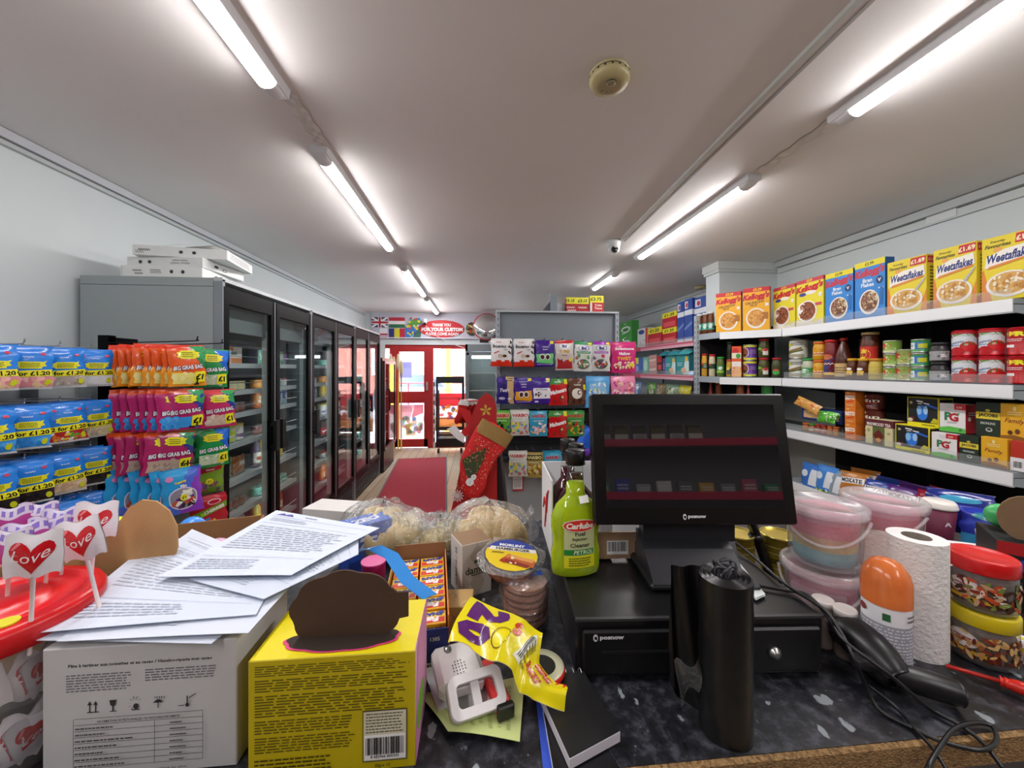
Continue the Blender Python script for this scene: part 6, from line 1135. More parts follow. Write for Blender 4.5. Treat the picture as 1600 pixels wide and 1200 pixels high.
for i, (px, yt, key, wds, dz, w_) in enumerate(((1096, 553, 'corn', 'yellow sweetcorn jar with red lid', 0, .05), (1108, 554, 'beans', 'pale bean jar with red lid', 0, .055), (1121, 558, 'gherkin', 'green-labelled gherkin jar with green lid', 0, .062), (1135, 562, 'oil', 'yellow pepper jar with red lid beside the soup carton', 0, .052), (1136, 534, 'darkjar', 'dark pickle jar standing high behind the pepper jar', .07, .055))):
    A3, B3 = (2.15, 3.48), (2.24, 3.24); s_, t_ = isect(px, A3, B3)
    if dz: A3 = (A3[0]+.06, A3[1]+.09); B3 = (B3[0]+.06, B3[1]+.09); s_, t_ = isect(px, A3, B3)
    x_, y_ = A3[0]+(B3[0]-A3[0])*t_, A3[1]+(B3[1]-A3[1])*t_; h_ = CH+(576-yt)/600*s_-ZS[1]-dz
    put(CR[key](w_, h_), wds, 'jar', (x_+.03, y_+.0, ZS[1]+.001+dz), radians(-30), 'jars on the corner shelf')
    if dz: m = MB(); m.box((0, 0, dz/2), (.07, .05, dz-.002), '3a2c20', 'card'); o = m.build('shelf_riser'); o.location = (x_+.03, y_, ZS[1]); tag(o, 'dark carton under the high pickle jar on the corner shelf', 'carton')
goods(P2, Q2, ZS[2], RZ2, [(1128, 1139, 598, 'mustardb', 1, 'mustard jar with yellow lid low on the corner shelf') if False else (1148, 1162, 598, 'mustardb', 1, 'jar with yellow lid just above the monitor'), (1163, 1173, 600, 'ketchupb', 1, 'slim brown sauce bottle just above the monitor'), (1187, 1206, 602, 'greentin', 1, 'green tin just above the monitor right of centre')], 'goods above the monitor')
for i, (px, yt, key, wds) in enumerate(((1106, 597, 'ketchupb', 'red sauce bottle low beside the slotted post'), (1118, 596, 'mustardb', 'jar with yellow lid low beside the slotted post'))):
    s_, t_ = isect(px, (2.16, 3.5), (2.26, 3.3)); put(CR[key](.055, CH+(576-yt)/600*s_-ZS[2]), wds, 'bottle' if i == 0 else 'jar', (2.16+.1*t_+.03, 3.5-.2*t_, ZS[2]+.001), radians(-30))
# pink-edged shelves
P4, Q4 = (2.50, 4.2), (2.50, 7.1)
goods(P4, Q4, ZS[0], RZ, [(1058, 1068, 472, 'rollblue', 1, 'tall blue kitchen roll pack, farthest of three'), (1069, 1081, 467, 'rollblue', 1, 'tall blue kitchen roll pack, middle of three'), (1082, 1104, 463, 'rollblue', 1, 'tall blue kitchen roll pack, nearest of three', {'back': .02}),
 (1034, 1057, 488, 'redyel', 2, 'red tissue box with yellow price band'), (1012, 1033, 512, 'redyel', 1, 'low red tissue box with yellow price band'), (996, 1011, 513, 'napk', 1, 'white tissue pack with red end'), (968, 987, 503, 'greenpk', 2, 'green and white kitchen roll pack')], 'paper goods on the pink-edged top shelf')
goods(P4, Q4, ZS[1], RZ, [(1056, 1076, 553, 'teal', 1, 'teal baby nappy pack, nearer one'), (1039, 1055, 556, 'teal', 1, 'teal baby nappy pack, farther one'), (1035, 1039, 560, 'violet', 1, 'thin violet pack beside the nappies'), (1026, 1034, 552, 'blackpk', 1, 'black and red pack on the pink-edged shelf'), (1014, 1025, 555, 'pinkpk', 2, 'pale pink wipes pack'), (1004, 1013, 558, 'mint', 1, 'mint green pack on the pink-edged shelf'), (992, 1003, 559, 'bluepk', 1, 'blue and yellow pack on the pink-edged shelf')], 'goods on the pink-edged second shelf')
for i in range(3):
    put(kbag('nappy_pack', .28, .14, .07, ('4ab0b8', '3a98a8', '2f8898')[i], [('q', [(.1, .3), (.9, .4), (.9, .6), (.1, .5)], 'c8e4e4')], seed=60+i), 'teal soft pack lying across the nappy packs, %s' % place(i, 3), 'pack', (2.60, 4.45+.26*i, ZS[1]+.005+.30), (radians(-65), 0, RZ), 'soft teal packs')
for i, (px, c_, w_, lb) in enumerate(((992, '7a9ac8', .3, 'blue and white food bag low on the pink-edged shelves'), (1015, '6ab04a', .28, 'green and white salad bag low on the pink-edged shelves'), (1030, '8a7a5a', .3, 'brown mixed bag low on the pink-edged shelves'), (1047, '8aa890', .3, 'silvery green bag low on the pink-edged shelves'), (1066, 'd0c83a', .34, 'yellow and green bag low on the pink-edged shelves'))):
    s_, t_ = isect(px, P4, Q4); K = kbag('food_bag', w_, .26, .06, c_, [('b', .1, .1, .9, .9, 24, .03, ['e4e8e0', c_, '4a5a3a'], i+3)], seed=50+i)
    put(K, lb, 'bag', (2.54, 4.2+2.9*t_, ZS[2]+.275), (radians(-8), 0, RZ+R.uniform(-.1, .1)), 'bags on the pink-edged third shelf')
# coffee bags on the lowest shelf near the till
def cofbag(name, c1, c2, txt, seed, w=.19, h=.24): return kbag(name, w, h, .04, lambda u, v: c1 if v < .8 else c2, [('q', [(.08, .66), (.92, .70), (.92, .86), (.08, .82)], 'ece8e8'), ('t', txt, .5, .76, .12, '1c1a20', {'bold': .04, 'w': .74, 'rot': 2}), ('t', '3in1', .62, .5, .09, 'f0ece0', {'bold': .03}), ('e', .5, .24, .26, .14, 'c8a070'), ('e', .5, .25, .2, .1, 'e8dcc0')], seed=seed)
LB = ZS[3]
for i, (px, y_top, c1, c2, txt, lb) in enumerate(((1332, 738, 'b87428', '8a4a1e', 'MOKATE', 'orange-brown coffee bag with white name strip on the lowest shelf'), (1372, 752, '2a4aa0', '1f2f70', 'MOKATE', 'blue coffee bag with white name strip on the lowest shelf'), (1410, 762, '5a2a80', '3a1a5a', 'MOKATE', 'purple coffee bag with white name strip on the lowest shelf'), (1462, 772, '9a1c34', '6a1424', 'MOKATE', 'crimson coffee bag with white name strip on the lowest shelf'))):
    s_, t_ = isect(px, P1, Q1); y_ = P1[1]+1.55*t_; z_ = CH+(576-y_top)/600*s_
    for j in range(2): put(cofbag('coffee_bag', c1, c2, txt, 70+i), lb+(', front one' if j == 0 else ', back one'), 'coffee', (2.515+.10*j, y_+.02*j, z_+.012*j), (radians(-12), radians(2*(i-2)), RZ+.06), 'coffee bags')
for i, (px, y_top, c1, lb) in enumerate(((1268, 725, '3a74c8', 'blue and green powder sachet bag right of the monitor, left one'), (1292, 728, '4a8ad8', 'blue and green powder sachet bag right of the monitor, right one'), (1307, 735, '8a9aa8', 'grey and green sachet bag beside the orange coffee bag'))):
    s_, t_ = isect(px, P1, Q1); y_ = P1[1]+1.55*t_; z_ = CH+(576-y_top)/600*s_
    K = kbag('sachet_bag', .17, .26, .035, lambda u, v: c1, [('r', .05, .05, .95, .32, '5a9a3a'), ('b', .05, .03, .95, .34, 24, .012, ['c83a2a', 'e8d84a', '3a7a2a', 'f0f0e8'], i), ('p', [(.5, .4), (.9, .4), (.85, .85), (.6, .85)], 'e0e6ee'), ('e', .25, .7, .2, .1, 'dfe8f4')], seed=80+i)
    put(K, lb, 'bag', (2.51, y_, z_), (radians(-8), 0, RZ), 'sachet bags')
# ------------------------------------------------------------------ the counter
CZ = 1.0
o = empty('counter', 'long shop counter with a black speckled top and raw chipboard edge', 'counter', (0, .86, 0))
m = MB(); m.box((.08, .0, .985), (2.76, .785, .03), 'fff', 'laminate'); t = m.build('worktop', o)
m = MB(); m.box((.08, -.395, .982), (2.76, .012, .034), 'fff', 'chipboard'); m.build('chipboard_edge', t)
m = MB(); m.box((.08, .06, .48), (2.7, .6, .96), '4a4a4e', 'paint'); m.build('base', o)
# ---- cash drawer
DR = radians(-3.8)
dx, dy = .157, .605; o = empty('cash_drawer', 'wide black metal cash drawer under the touchscreen', 'cash drawer', (dx, dy, CZ), DR)
m = MB(); m.box((.203, .21, .050), (.406, .42, .096), '18181a', 'metal' if False else 'gloss', bev=.004); m.box((.203, .0, .097), (.406, .006, .004), '3a3a3d', 'gloss'); m.build('case', o)
m = MB(); m.box((.203, -.004, .048), (.386, .008, .070), '131315', 'plastic', bev=.003); m.box((.10, -.0085, .05), (.12, .002, .004), '050506', 'matt'); m.build('drawer_front', o)
m = MB(); m.T = Matrix.Translation((.318, -.008, .045)) @ Matrix.Rotation(pi/2, 4, 'X'); m.lathe([(.0095, 0), (.0095, .004), (.006, .007, '6a6a6c'), (.006, .0075, 'c8c8c8'), (.0, .0075)], 24, col='d0d0cc', mat='metal'); m.build('lock', o)
m = MB(); LG = [('e', .08, .5, .075, .42, 'dcdce0'), ('e', .10, .46, .03, .2, '18181a'), ('t', 'e', .085, .5, .36, '18181a', {'bold': .05}), ('t', 'posnow', .58, .45, .5, 'dcdce0', {'bold': .045, 'w': .74})]
m.decal(flat((.052, -.0085, .066)), .052, .014, LG, 'plastic'); m.build('badge', o)
for (x_, y_) in ((.02, .03), (.386, .03), (.02, .39), (.386, .39)):
    m = MB(); m.box((x_, y_, .002), (.03, .03, .004), '0a0a0a', 'matt'); m.build('foot', o)
DT = CZ+.1005
# ---- touchscreen
MX, MY = .412, .700
o = empty('touchscreen', 'large black touchscreen till monitor on the cash drawer', 'monitor', (MX, MY, DT), -TH)
tl = math.atan(.04/.241); T_ = Matrix.Translation((0, -.013, .104)) @ Matrix.Rotation(-tl, 4, 'X')
m = MB(); m.T = T_; m.box((0, .012, .125), (.384, .022, .248), '0c0c0e', 'plastic', bev=.004); m.box((0, .034, .125), (.25, .03, .16), '141416', 'plastic', bev=.006); m.build('casing', o)
m = MB(); m.T = T_; m.poly([(-.189, .0004, .004), (.189, .0004, .004), (.189, .0004, .246), (-.189, .0004, .246)], '030303', 'plastic')
m.poly([(-.168, -.0002, .032), (.168, -.0002, .032), (.168, -.0002, .228), (-.168, -.0002, .228)], '101012', 'screen'); m.build('screen', o)
m = MB(); m.T = T_; m.decal(flat((-.003, -.0006, .010)), .046, .013, [(a[:5]+('e6e6ea' if a[5] != '18181a' else '020202',)+a[6:]) if len(a) > 5 else a for a in LG], 'plastic'); m.build('logo', o)
m = MB(); m.prism([(-.03, .0), (.10, .0), (.10, .012), (.03, .05), (.02, .11), (-.0, .11), (-.0, .06)][::1], -.09, .09, '232428', 'plastic', axis='x'); m.v = [(v[0], v[1]+.02, v[2]) for v in m.v]; m.build('neck', o)
m = MB(); m.box((.0, .035, .008), (.20, .17, .014), '1a1b1e', 'plastic', bev=.005); m.prism([(-.05, .014), (.0, .055), (.05, .075), (.05, .014)], -.095, .075, '2a2b30', 'gloss', axis='x'); m.build('base', o)
# customer display arm beside it
X, Y = atz(1232, 925, CZ); o = empty('display_arm', 'black jointed pole carrying a small display behind the touchscreen', 'pole', (X, Y+.05, CZ))
m = MB(); m.tube([(0, 0, 0), (-.02, .02, .09), (-.04, .03, .15)], .011, '121214', 'plastic', n=12); m.lathe([(.022, 0), (.022, .01)], 16, col='121214'); m.build('pole', o)
m = MB(); m.lathe([(.014, .0), (.017, .008), (.014, .016)], 14, (-.026, .02, .085), col='1a1a1c'); m.build('joint', o)
m = MB(); m.box((-.04, .03, .155), (.12, .05, .012), '161618', 'gloss', bev=.003); m.build('tray', o)
# ---- gold tins behind it
GT = lambda: kcan('biscuit_tin', .040, .10, 'b8a23a', [('t', 'SIMS', .5, .42, .14, '3a3010', {'bold': .02}), ('r', 0, .62, 1, .65, 'efe08a'), ('r', 0, .8, 1, .83, 'efe08a'), ('r', 0, .2, 1, .23, 'efe08a')], 'd8c868', 'brushed')
gt = GT()
for i, (px, py) in enumerate(((1178, 915), (1248, 918))): X, Y = atz(px, py, CZ); put(gt, 'gold round tin behind the touchscreen, %s' % place(i, 2), 'tin', (X, Y+.06, CZ), -.7, 'gold tins')
# ---- bottles and their carton
def carbottle(liq, liq2, lab, lm='liquid'):
    def body(pr, mat, col, cap=True): mm = MB(); mm.lathe(pr, 32, mat=mat, col=col, sy=.52, cap=cap); return mm
    pr = [(.036, 0), (.0415, .004), (.0425, .02), (.0425, .045), (.039, .06), (.0395, .075), (.0425, .09), (.0425, .112), (.034, .135), (.022, .148), (.0165, .155), (.0155, .178)]
    a = body(pr, lm, liq)
    if lab:
        def S(x, y, l):
            yy = .02+y; r = .0425; an = x/r*1.0; return Vector((r*sin(an)*.98, -(r*cos(an)*.52)-l-.0012, yy))
        a.decal(S, .058, .088, [('r', 0, 0, 1, 1, 'c9cf98'), ('r', 0, 0, 1, .27, 'e0e020'), ('r', 0, .28, .95, .40, '2a8a34'), ('t', 'PETROL', .62, .34, .085, 'e6f2d0', {'shear': .2, 'bold': .02}), ('t', 'Fuel', .5, .74, .09, '14160e'), ('t', 'Injector', .5, .62, .09, '14160e'), ('t', 'Cleaner', .5, .50, .09, '14160e'), ('l', .15, .04, .85, .24, 4, '6a6a10', 3), ('e', .5, .92, .56, .135, 'f2ead8'), ('e', .5, .92, .53, .12, 'd8321c'), ('t', 'Carlube', .5, .92, .13, 'f8f0e4', {'bold': .05, 'shear': .15, 'w': .88})], 'card')
        a.poly([(.0, -.0235, .142), (.016, -.0228, .144), (.0155, -.0165, .156), (-.0005, -.017, .154)], 'ecece4', 'card')
    n = MB(); n.lathe([(.0155, .178), (.0135, .20), (.0135, .218)], 24, mat='bottleglass', sy=.8, cap=False)
    c = MB(); c.lathe([(.0165, .212), (.0165, .238), (.0150, .240), (.0, .240)], 28, col='121214', mat='plastic', sy=1)
    return Kind('additive_bottle', [('bottle', a.mesh('bottle')), ('neck', n.mesh('neck')), ('cap', c.mesh('cap'))])
kb1 = carbottle('dcff22', '5ae020', True); kb2 = carbottle('5a1420', '5a1420', False)
X, Y = atz(899, 893, DT); put(kb1, 'fluorescent yellow-green fuel cleaner bottle on the corner of the cash drawer', 'bottle', (X, Y, DT), .10, None, (1.16, 1.1, 1))
put(kb2, 'dark red bottle directly behind the fluorescent one', 'bottle', (X+.018, Y+.062, DT), .05, 'dark red bottles'); put(kb2, 'farthest dark red bottle inside the white carton', 'bottle', (X+.012, Y+.115, DT), .05, 'dark red bottles')
o = empty('bottle_carton', 'open white card carton with red marks holding dark red bottles', 'carton', (X+.03, Y+.13, DT), -.05)
m = MB(); wd, dp, hh, T3 = .125, .17, .165, .003
m.box((-wd/2, .0, hh/2), (T3, dp, hh), 'e4e4e6', 'card'); m.box((wd/2, .0, hh/2), (T3, dp, hh), 'e4e4e6', 'card'); m.box((0, dp/2, hh/2), (wd, T3, hh), 'e4e4e6', 'card'); m.box((0, 0, .002), (wd, dp, .004), 'b08a64', 'card'); m.build('walls', o)
m = MB(); m.box((wd/2+.0, -dp/2-.002, .030), (.10, .003, .055), 'a8876a', 'card'); m.decal(flat((wd/2+.014, -dp/2-.004, .008)), .05, .036, [('bar', .0, .1, .9, .9)], 'card'); m.build('front_flap', o)
m = MB()
for k, (a_, b_, c_) in enumerate(((.1, .8, .9), (.22, .75, .55), (.3, .7, .35), (.45, .5, .8))): m.tube([(-wd/2-.003, -dp*.4+dp*a_, hh*b_), (-wd/2-.003, -dp*.4+dp*(a_+.08), hh*(b_+c_)*.45), (-wd/2-.003, -dp*.4+dp*(a_+.2), hh*c_*.5)], .0016, 'c02a2a', 'card', n=5)
m.build('red_marks', o)
# ---- bin bag roll
o = empty('bin_bag_roll', 'standing roll of shiny black bin bags at the front of the counter', 'roll', (.343, .505, CZ), 0)
m = MB(); n = 40
m.grid(lambda u, v: ((.034+.0006*sin(30*v+8*pi*u))*cos(2*pi*u), (.034+.0008*sin(8*pi*u))*sin(2*pi*u), .212*v), n, 20, '101012', 'blackfilm', wrapu=True)
for k in range(9):
    r = .034-.0032*k; m.grid(lambda u, v: ((r-.0032*v)*cos(2*pi*u), (r-.0032*v)*sin(2*pi*u), .212+.003*((k % 2)*(1-v)+((k+1) % 2)*v)), 28, 1, '1a1a1d', 'gloss', wrapu=True)
m.build('roll', o)
m = MB(); rr = random.Random(5)
for k in range(9):
    a = rr.uniform(0, 6.28); b = a+rr.uniform(1, 2.5); m.tube([(.012*cos(a), .012*sin(a), .206), (.016*cos(a+.5), .014*sin(a+.5), .222+rr.uniform(0, .008)), (.010*cos(b), .012*sin(b), .226), (.014*cos(b+.4), .012*sin(b+.4), .212)], .0018, '3a3a3f', 'gloss', n=5)
m.build('crumpled_core', o)
m = MB(); m.grid(lambda u, v: (-.014-.046*u-.008*sin(3*u), .031+.012*sin(2.6*u)+.004*sin(11*u+4*v), .209*(1-v)-.004*u+(.10*v)*(u**2)*.5), 14, 16, '0e0e10', 'blackfilm'); m.build('loose_end', o)
m = MB(); m.grid(lambda u, v: (-.036-.030*u, .006-.010*sin(5*u+3*v), .098-.05*v-.012*u+.004*sin(9*u)), 8, 8, '3a3630', 'clearfilm'); m.build('torn_corner', o)
# white paper scraps on the drawer behind the roll
for i, (pts, lab) in enumerate(((((1066, 879), (1084, 879), (1089, 892), (1066, 903), (1061, 890)), 'small white paper scrap on the drawer left of the black roll'), (((1143, 888), (1157, 882), (1168, 900), (1182, 925), (1182, 936), (1196, 930), (1181, 915), (1170, 895)), 'white folded paper scrap on the drawer right of the black roll'))):
    m = MB(); P = [atz(x, y, DT+.002) for x, y in (pts if i == 0 else ((1143, 888), (1157, 882), (1196, 930), (1181, 937)))]
    a = [(p[0], p[1], DT+.001) for p in P]; b = [(p[0], p[1], DT+.002+.001*k) for k, p in enumerate(P)]; m.poly(b, 'e4ece8', 'card'); m.poly(a[::-1], 'e4ece8', 'card'); tag(m.build('paper_scrap'), lab, 'paper')
# ---- hand scanner
a = Vector((*atz(1320, 985, 1.05), 1.052)); b = Vector((*atz(1392, 1052, 1.03), 1.030)); c = Vector((*atz(1500, 1083, 1.022), 1.020))
o = empty('barcode_scanner', 'black handheld barcode scanner lying beside the cash drawer', 'scanner', tuple(b))
m = MB(); d = (c-b); m.tube([Vector((0, 0, 0)), d*.5+Vector((0, 0, .001)), d], lambda t: .0165+.002*sin(pi*t), '1c1c1f', 'plastic', n=16); m.build('grip', o)
m = MB(); e = a-b; m.tube([Vector((0, 0, 0))-e*.12, e*.18+Vector((0, 0, .004)), e*.5+Vector((0, 0, .006)), e*.85+Vector((0, 0, .002)), e*1.15+Vector((0, 0, -.012))], lambda t: .015+.016*sin(pi*min(1, t*.80+.1))**.8, '19191c', 'plastic', n=18); m.build('head', o)
m = MB(); f = e*.55+Vector((-.01, -.028, -.002)); m.tube([f+Vector((-.03, .012, -.004)), f, f+Vector((.035, -.012, -.004))], lambda t: .009+.006*sin(pi*t), '2c2c30', 'gloss', n=12); m.build('trim_panel', o)
def cable(pts, lab, r=.0028):
    P = [(*atz(x, y, z), z) for x, y, z in pts]; m = MB(); m.tube(P, r, '141416', 'plastic', n=7); tag(m.build('cable'), lab, 'cable')
cable([(1130, 832, 1.125), (1175, 868, 1.11), (1230, 915, 1.108), (1285, 950, 1.106), (1312, 985, 1.09), (1335, 1030, 1.07), (1352, 1070, 1.03), (1375, 1110, 1.006), (1425, 1137, 1.004), (1475, 1160, 1.004), (1530, 1172, 1.006), (1556, 1160, 1.006), (1550, 1135, 1.006), (1520, 1130, 1.008), (1490, 1140, 1.008), (1470, 1165, 1.006), (1452, 1195, 1.002), (1445, 1215, .99)], 'black cable coming from under the touchscreen and looping at the counter edge')
cable([(1184, 915, 1.104), (1225, 922, 1.104), (1262, 930, 1.106), (1292, 962, 1.095), (1318, 1000, 1.085), (1390, 1055, 1.06), (1450, 1105, 1.012), (1495, 1130, 1.006), (1535, 1160, 1.004), (1570, 1205, 1.0)], 'black cable from the drawer top crossing the scanner to the counter edge')
cable([(1355, 1070, 1.022), (1400, 1105, 1.007), (1430, 1140, 1.005), (1458, 1170, 1.004), (1480, 1205, 1.0)], 'short black cable beneath the scanner falling over the edge', .0024)
# ---- candy floss buckets
def bucket(cols, label=False):
    r0, r1, h = .058, .065, .115
    m = MB(); m.lathe([(r0*.95, 0), (r0, .004), (r1*.97, h*.84), (r1, h*.86), (r1, h*.92)], 40, mat='frosted', col='fff'); m.build
    if label: m.decal(cyl(r1*.97, h*.45), .09, h*.28, [('r', 0, 0, 1, 1, 'e6dfe6'), ('t', '~', .4, .55, .3, '4a6ab0', {'bold': .03}), ('r', .7, .1, .85, .5, 'c8303a')], 'frosted')
    f = MB(); n = len(cols); pr = []
    for i, c in enumerate(cols): pr += [(r0*.86+.005*i/n, .008+(h-.025)*i/n, c)]
    pr += [(r1*.84, h-.012), (r1*.5, h-.006), (0, h-.004)]; f.lathe(pr, 32, mat='floss', col=cols[0])
    l = MB(); l.lathe([(r1+.002, h*.86), (r1+.005, h*.87), (r1+.005, h-.002), (r1+.001, h+.002), (r1-.006, h+.001), (r1-.009, h-.003), (0, h-.003)], 40, mat='frosted', col='fff')
    hd = MB(); hd.tube([((r1+.006)*cos(a), (r1+.006)*sin(a), h*.84-.05*sin((a+pi*.95)/(.9*pi)*pi) if False else h*.84-.045*sin(pi*k/12)) for k, a in enumerate([radians(-165+150*k/12) for k in range(13)])], .003, 'd8d4dc', 'frosted', n=6)
    return Kind('candy_floss_tub', [('tub', m.mesh('tub')), ('candy_floss', f.mesh('candy_floss')), ('lid', l.mesh('lid')), ('handle', hd.mesh('handle'))])
RB = ['7ab8c4', '86bcc4', 'dcc48a', 'e8b48c', 'e88494', 'e87a90', 'eaa0b4']
RB2 = ['dcc88c', 'd8bc84', 'dc8c9c', 'd87c94', 'dc94a4']
ka, kc = bucket(RB), bucket(RB2, True)
bx, by = .690, .705
put(kc, 'lower candy floss tub with pink and yellow floss right of the touchscreen', 'tub', (bx-.008, by, CZ), -.9, 'candy floss tubs'); put(ka, 'rainbow candy floss tub stacked on another right beside the touchscreen', 'tub', (bx, by+.004, CZ+.118), -.8, 'candy floss tubs')
put(ka, 'lower rainbow candy floss tub behind the kitchen roll', 'tub', (bx+.155, by+.022, CZ), -.5, 'candy floss tubs'); put(ka, 'upper rainbow candy floss tub behind the kitchen roll', 'tub', (bx+.152, by+.024, CZ+.118), -1.1, 'candy floss tubs')
# ---- kitchen roll
X, Y = .783, .620; o = empty('kitchen_roll', 'standing white kitchen roll with a loose sheet on its left', 'kitchen roll', (X, Y, CZ))
R1 = .040; m = MB(); m.grid(lambda u, v: (R1*cos(2*pi*u), R1*sin(2*pi*u), .2*v), 40, 24, 'f6f4f2', 'tissue', wrapu=True)
m.grid(lambda u, v: ((R1-(R1-.020)*v)*cos(2*pi*u), (R1-(R1-.020)*v)*sin(2*pi*u), .2), 40, 1, 'f6f4f2', 'tissue', wrapu=True); m.build('paper', o)
m = MB(); m.grid(lambda u, v: ((.0195)*cos(2*pi*u), .0195*sin(2*pi*u), .2005*v), 28, 3, '9a8f84', 'board', wrapu=True); m.poly([(.0195*cos(2*pi*k/20), .0195*sin(2*pi*k/20), .12) for k in range(20)], '3a342e', 'matt'); m.build('core', o)
m = MB(); m.grid(lambda u, v: (-.030-.026*u, .018+.030*u, .199*(1-v)-.003*u+.002*sin(8*v+5*u)), 8, 20, 'efe4e0', 'tissue'); m.build('loose_sheet', o)
# ---- air freshener with an orange lid
X, Y = .676, .580; o = empty('air_freshener', 'white aerosol can with a see-through orange cap before the kitchen roll', 'spray can', (X, Y, CZ), -.75)
m = MB(); m.lathe([(.029, 0, 'b8b8b8', 'metal'), (.031, .004, 'ecebf0', 'gloss'), (.031, .118), (.029, .124), (.020, .134, 'd0d0d0', 'metal'), (.012, .138), (.008, .15)], 36, col='ecebf0')
m.decal(cyl(.031, .004), .094, .114, [('r', 0, .02, 1, .74, 'a8a8b2'), ('l', .04, .05, .96, .72, 15, 'e6e6ec', 4), ('r', .42, .80, .52, .90, '2a6a3a'), ('e', .12, .88, .08, .05, '8a2a2a'), ('l', .75, .80, .95, .92, 2, '6a5a5a', 4)], 'card'); m.build('can', o)
m = MB(); m.lathe([(.0325, .116), (.0325, .150), (.029, .165), (.019, .180), (.010, .184), (0, .185)], 36, mat='orangelid', col='fff', cap=False); m.build('cap', o)
# ---- snack tubs
def snacktub(lid, cols, seed):
    m = MB(); m.lathe([(.036, 0), (.040, .004), (.0405, .064), (.038, .068)], 36, mat='clearplastic', col='fff')
    m.decal(cyl(.0395, .012), .12, .042, [('r', 0, 0, 1, 1, '4a3020'), ('b', .02, .05, .98, .95, 90, .007, cols, seed, .4), ('e', .30, .62, .17, .33, 'e8dcd8'), ('e', .30, .62, .14, .27, 'f2ecec'), ('l', .2, .5, .4, .75, 2, 'a83a50', 3), ('q', [(.15, .12), (.6, .12), (.6, .26), (.15, .26)], 'd8a82a')], 'gloss')
    f = MB(); f.lathe([(.034, .004), (.037, .012), (.037, .05), (.02, .056), (0, .056)], 24, mat='bread', col='6a3c22')
    l = MB(); l.lathe([(.041, .064), (.0425, .066), (.0425, .086), (.041, .0885), (.036, .0885), (.034, .087), (0, .087)], 40, mat='gloss', col=lid)
    return Kind('snack_tub', [('tub', m.mesh('tub')), ('filling', f.mesh('filling')), ('lid', l.mesh('lid'))])
X, Y = .872, .590
put(snacktub('d8c21c', ['c89a5a', 'a8683a', '8a3a22', 'e0bc7a', '6a2a18'], 3), 'round snack tub with yellow lid under the red-lidded one', 'tub', (X, Y, CZ), -.95)
put(snacktub('d41a1c', ['c8a07a', 'e8d8c0', '8a2a20', 'c8502a', '4a2a1a', '7a8a3a'], 5), 'round snack tub with bright red lid standing on the yellow-lidded one', 'tub', (X+.002, Y+.002, CZ+.0895), -.9)
# ---- screwdriver
a = Vector((*atz(1478, 1042, 1.008), 1.010)); b = Vector((*atz(1562, 1068, 1.008), 1.012)); c = Vector((*atz(1640, 1092, 1.012), 1.014))
o = empty('screwdriver', 'red insulated screwdriver lying right of the scanner', 'screwdriver', tuple(b)); 
m = MB(); m.tube([a-b, Vector((0, 0, 0))], .0032, 'c8281c', 'plastic', sub=False); m.build('shaft', o); m = MB(); m.tube([(0, 0, 0), (c-b)*.12, (c-b)*.25, (c-b)*.6, c-b], lambda t: (.008 if t < .12 else .0065) if t < .25 else .0085+.001*sin(12*t), 'dc2a1c', 'gloss', n=14); m.build('handle', o)
# little white-capped bottles behind the scanner
kw = kjar('pill_bottle', .016, .085, '8a7a74', 'e6e0dc', (), .012, 1.0)
for i, (px, py) in enumerate(((1292, 952), (1328, 968))): X, Y = atz(px, py-6, 1.085); put(kw, 'short bottle with flat white cap behind the scanner, %s' % place(i, 2), 'bottle', (X+.012, Y+.02, CZ), 0, 'white capped bottles')
# ---- right end of the counter
X, Y = 1.335, 1.0; m = MB(); m.lathe([(.027, 0), (.028, .003), (.037, .10)], 32, mat='card', col='6a1c3c'); m.decal(cyl(.033, .045), .06, .03, [('t', 'A', .8, .5, .5, 'e6d8dc', {'bold': .04})], 'card')
l = MB(); l.lathe([(.039, .098), (.040, .102), (.038, .106), (.037, .112), (.032, .118), (.0, .117)], 32, mat='gloss', col='e8e2da'); put(Kind('paper_cup', [('cup', m.mesh('cup')), ('lid', l.mesh('lid'))]), 'maroon takeaway cup with cream lid behind the kitchen roll', 'cup', (X, Y, CZ), -.9)
K = kbag('blue_snack_pack', .11, .12, .035, lambda u, v: '2438b0' if v < .6 else '3a9ad0', [('t', 'INX', .5, .45, .16, 'e4e8f0', {'bold': .04, 'w': .5}), ('e', .5, .82, .3, .08, '2a8a9a')], seed=91)
put(K, 'shiny blue snack packet right of the maroon cup', 'packet', (1.395, .93, 1.115), (radians(-8), 0, radians(-50)))
K = kbag('blue_snack_pack', .14, .12, .035, lambda u, v: '1c2a80', [('e', .5, .8, .3, .08, '3a9ac0')], seed=92); put(K, 'dark blue packet leaning behind the shiny one', 'packet', (1.43, 1.02, 1.135), (radians(-14), 0, radians(-50)))
o = empty('magazine_pile', 'pile of newspapers and leaflets under the cup at the counter end', 'newspapers', (1.16, .82, CZ), radians(-30))
for k in range(6):
    m = MB(); m.box((.004*(k % 3), .003*(k % 2), .006+.009*k), (.24, .17, .0082), ('e0dcdc', 'c8a8a8', 'e6e4e4', 'd8c0c0', '9aa0a8', 'e2dede')[k], 'card', rz=.03*(k % 3))
    if k == 5: m.decal(flat((0, -.085, .0556), (1, 0, 0), (0, 1, 0)), .23, .165, [('l', .05, .05, .95, .6, 8, '8a8a90', 3), ('r', .1, .65, .6, .92, 'b85a60')], 'card')
    m.build('newspaper', o)
o = empty('vape_display', 'black open display box with a round brown cardboard flap at the right edge', 'box', (1.19, .70, CZ), radians(-42))
m = MB(); m.box((0, 0, .07), (.17, .12, .14), '171518', 'card'); m.poly([(-.075, -.05, .1405), (.075, -.05, .1405), (.075, .05, .1405), (-.075, .05, .1405)], '050505', 'matt')
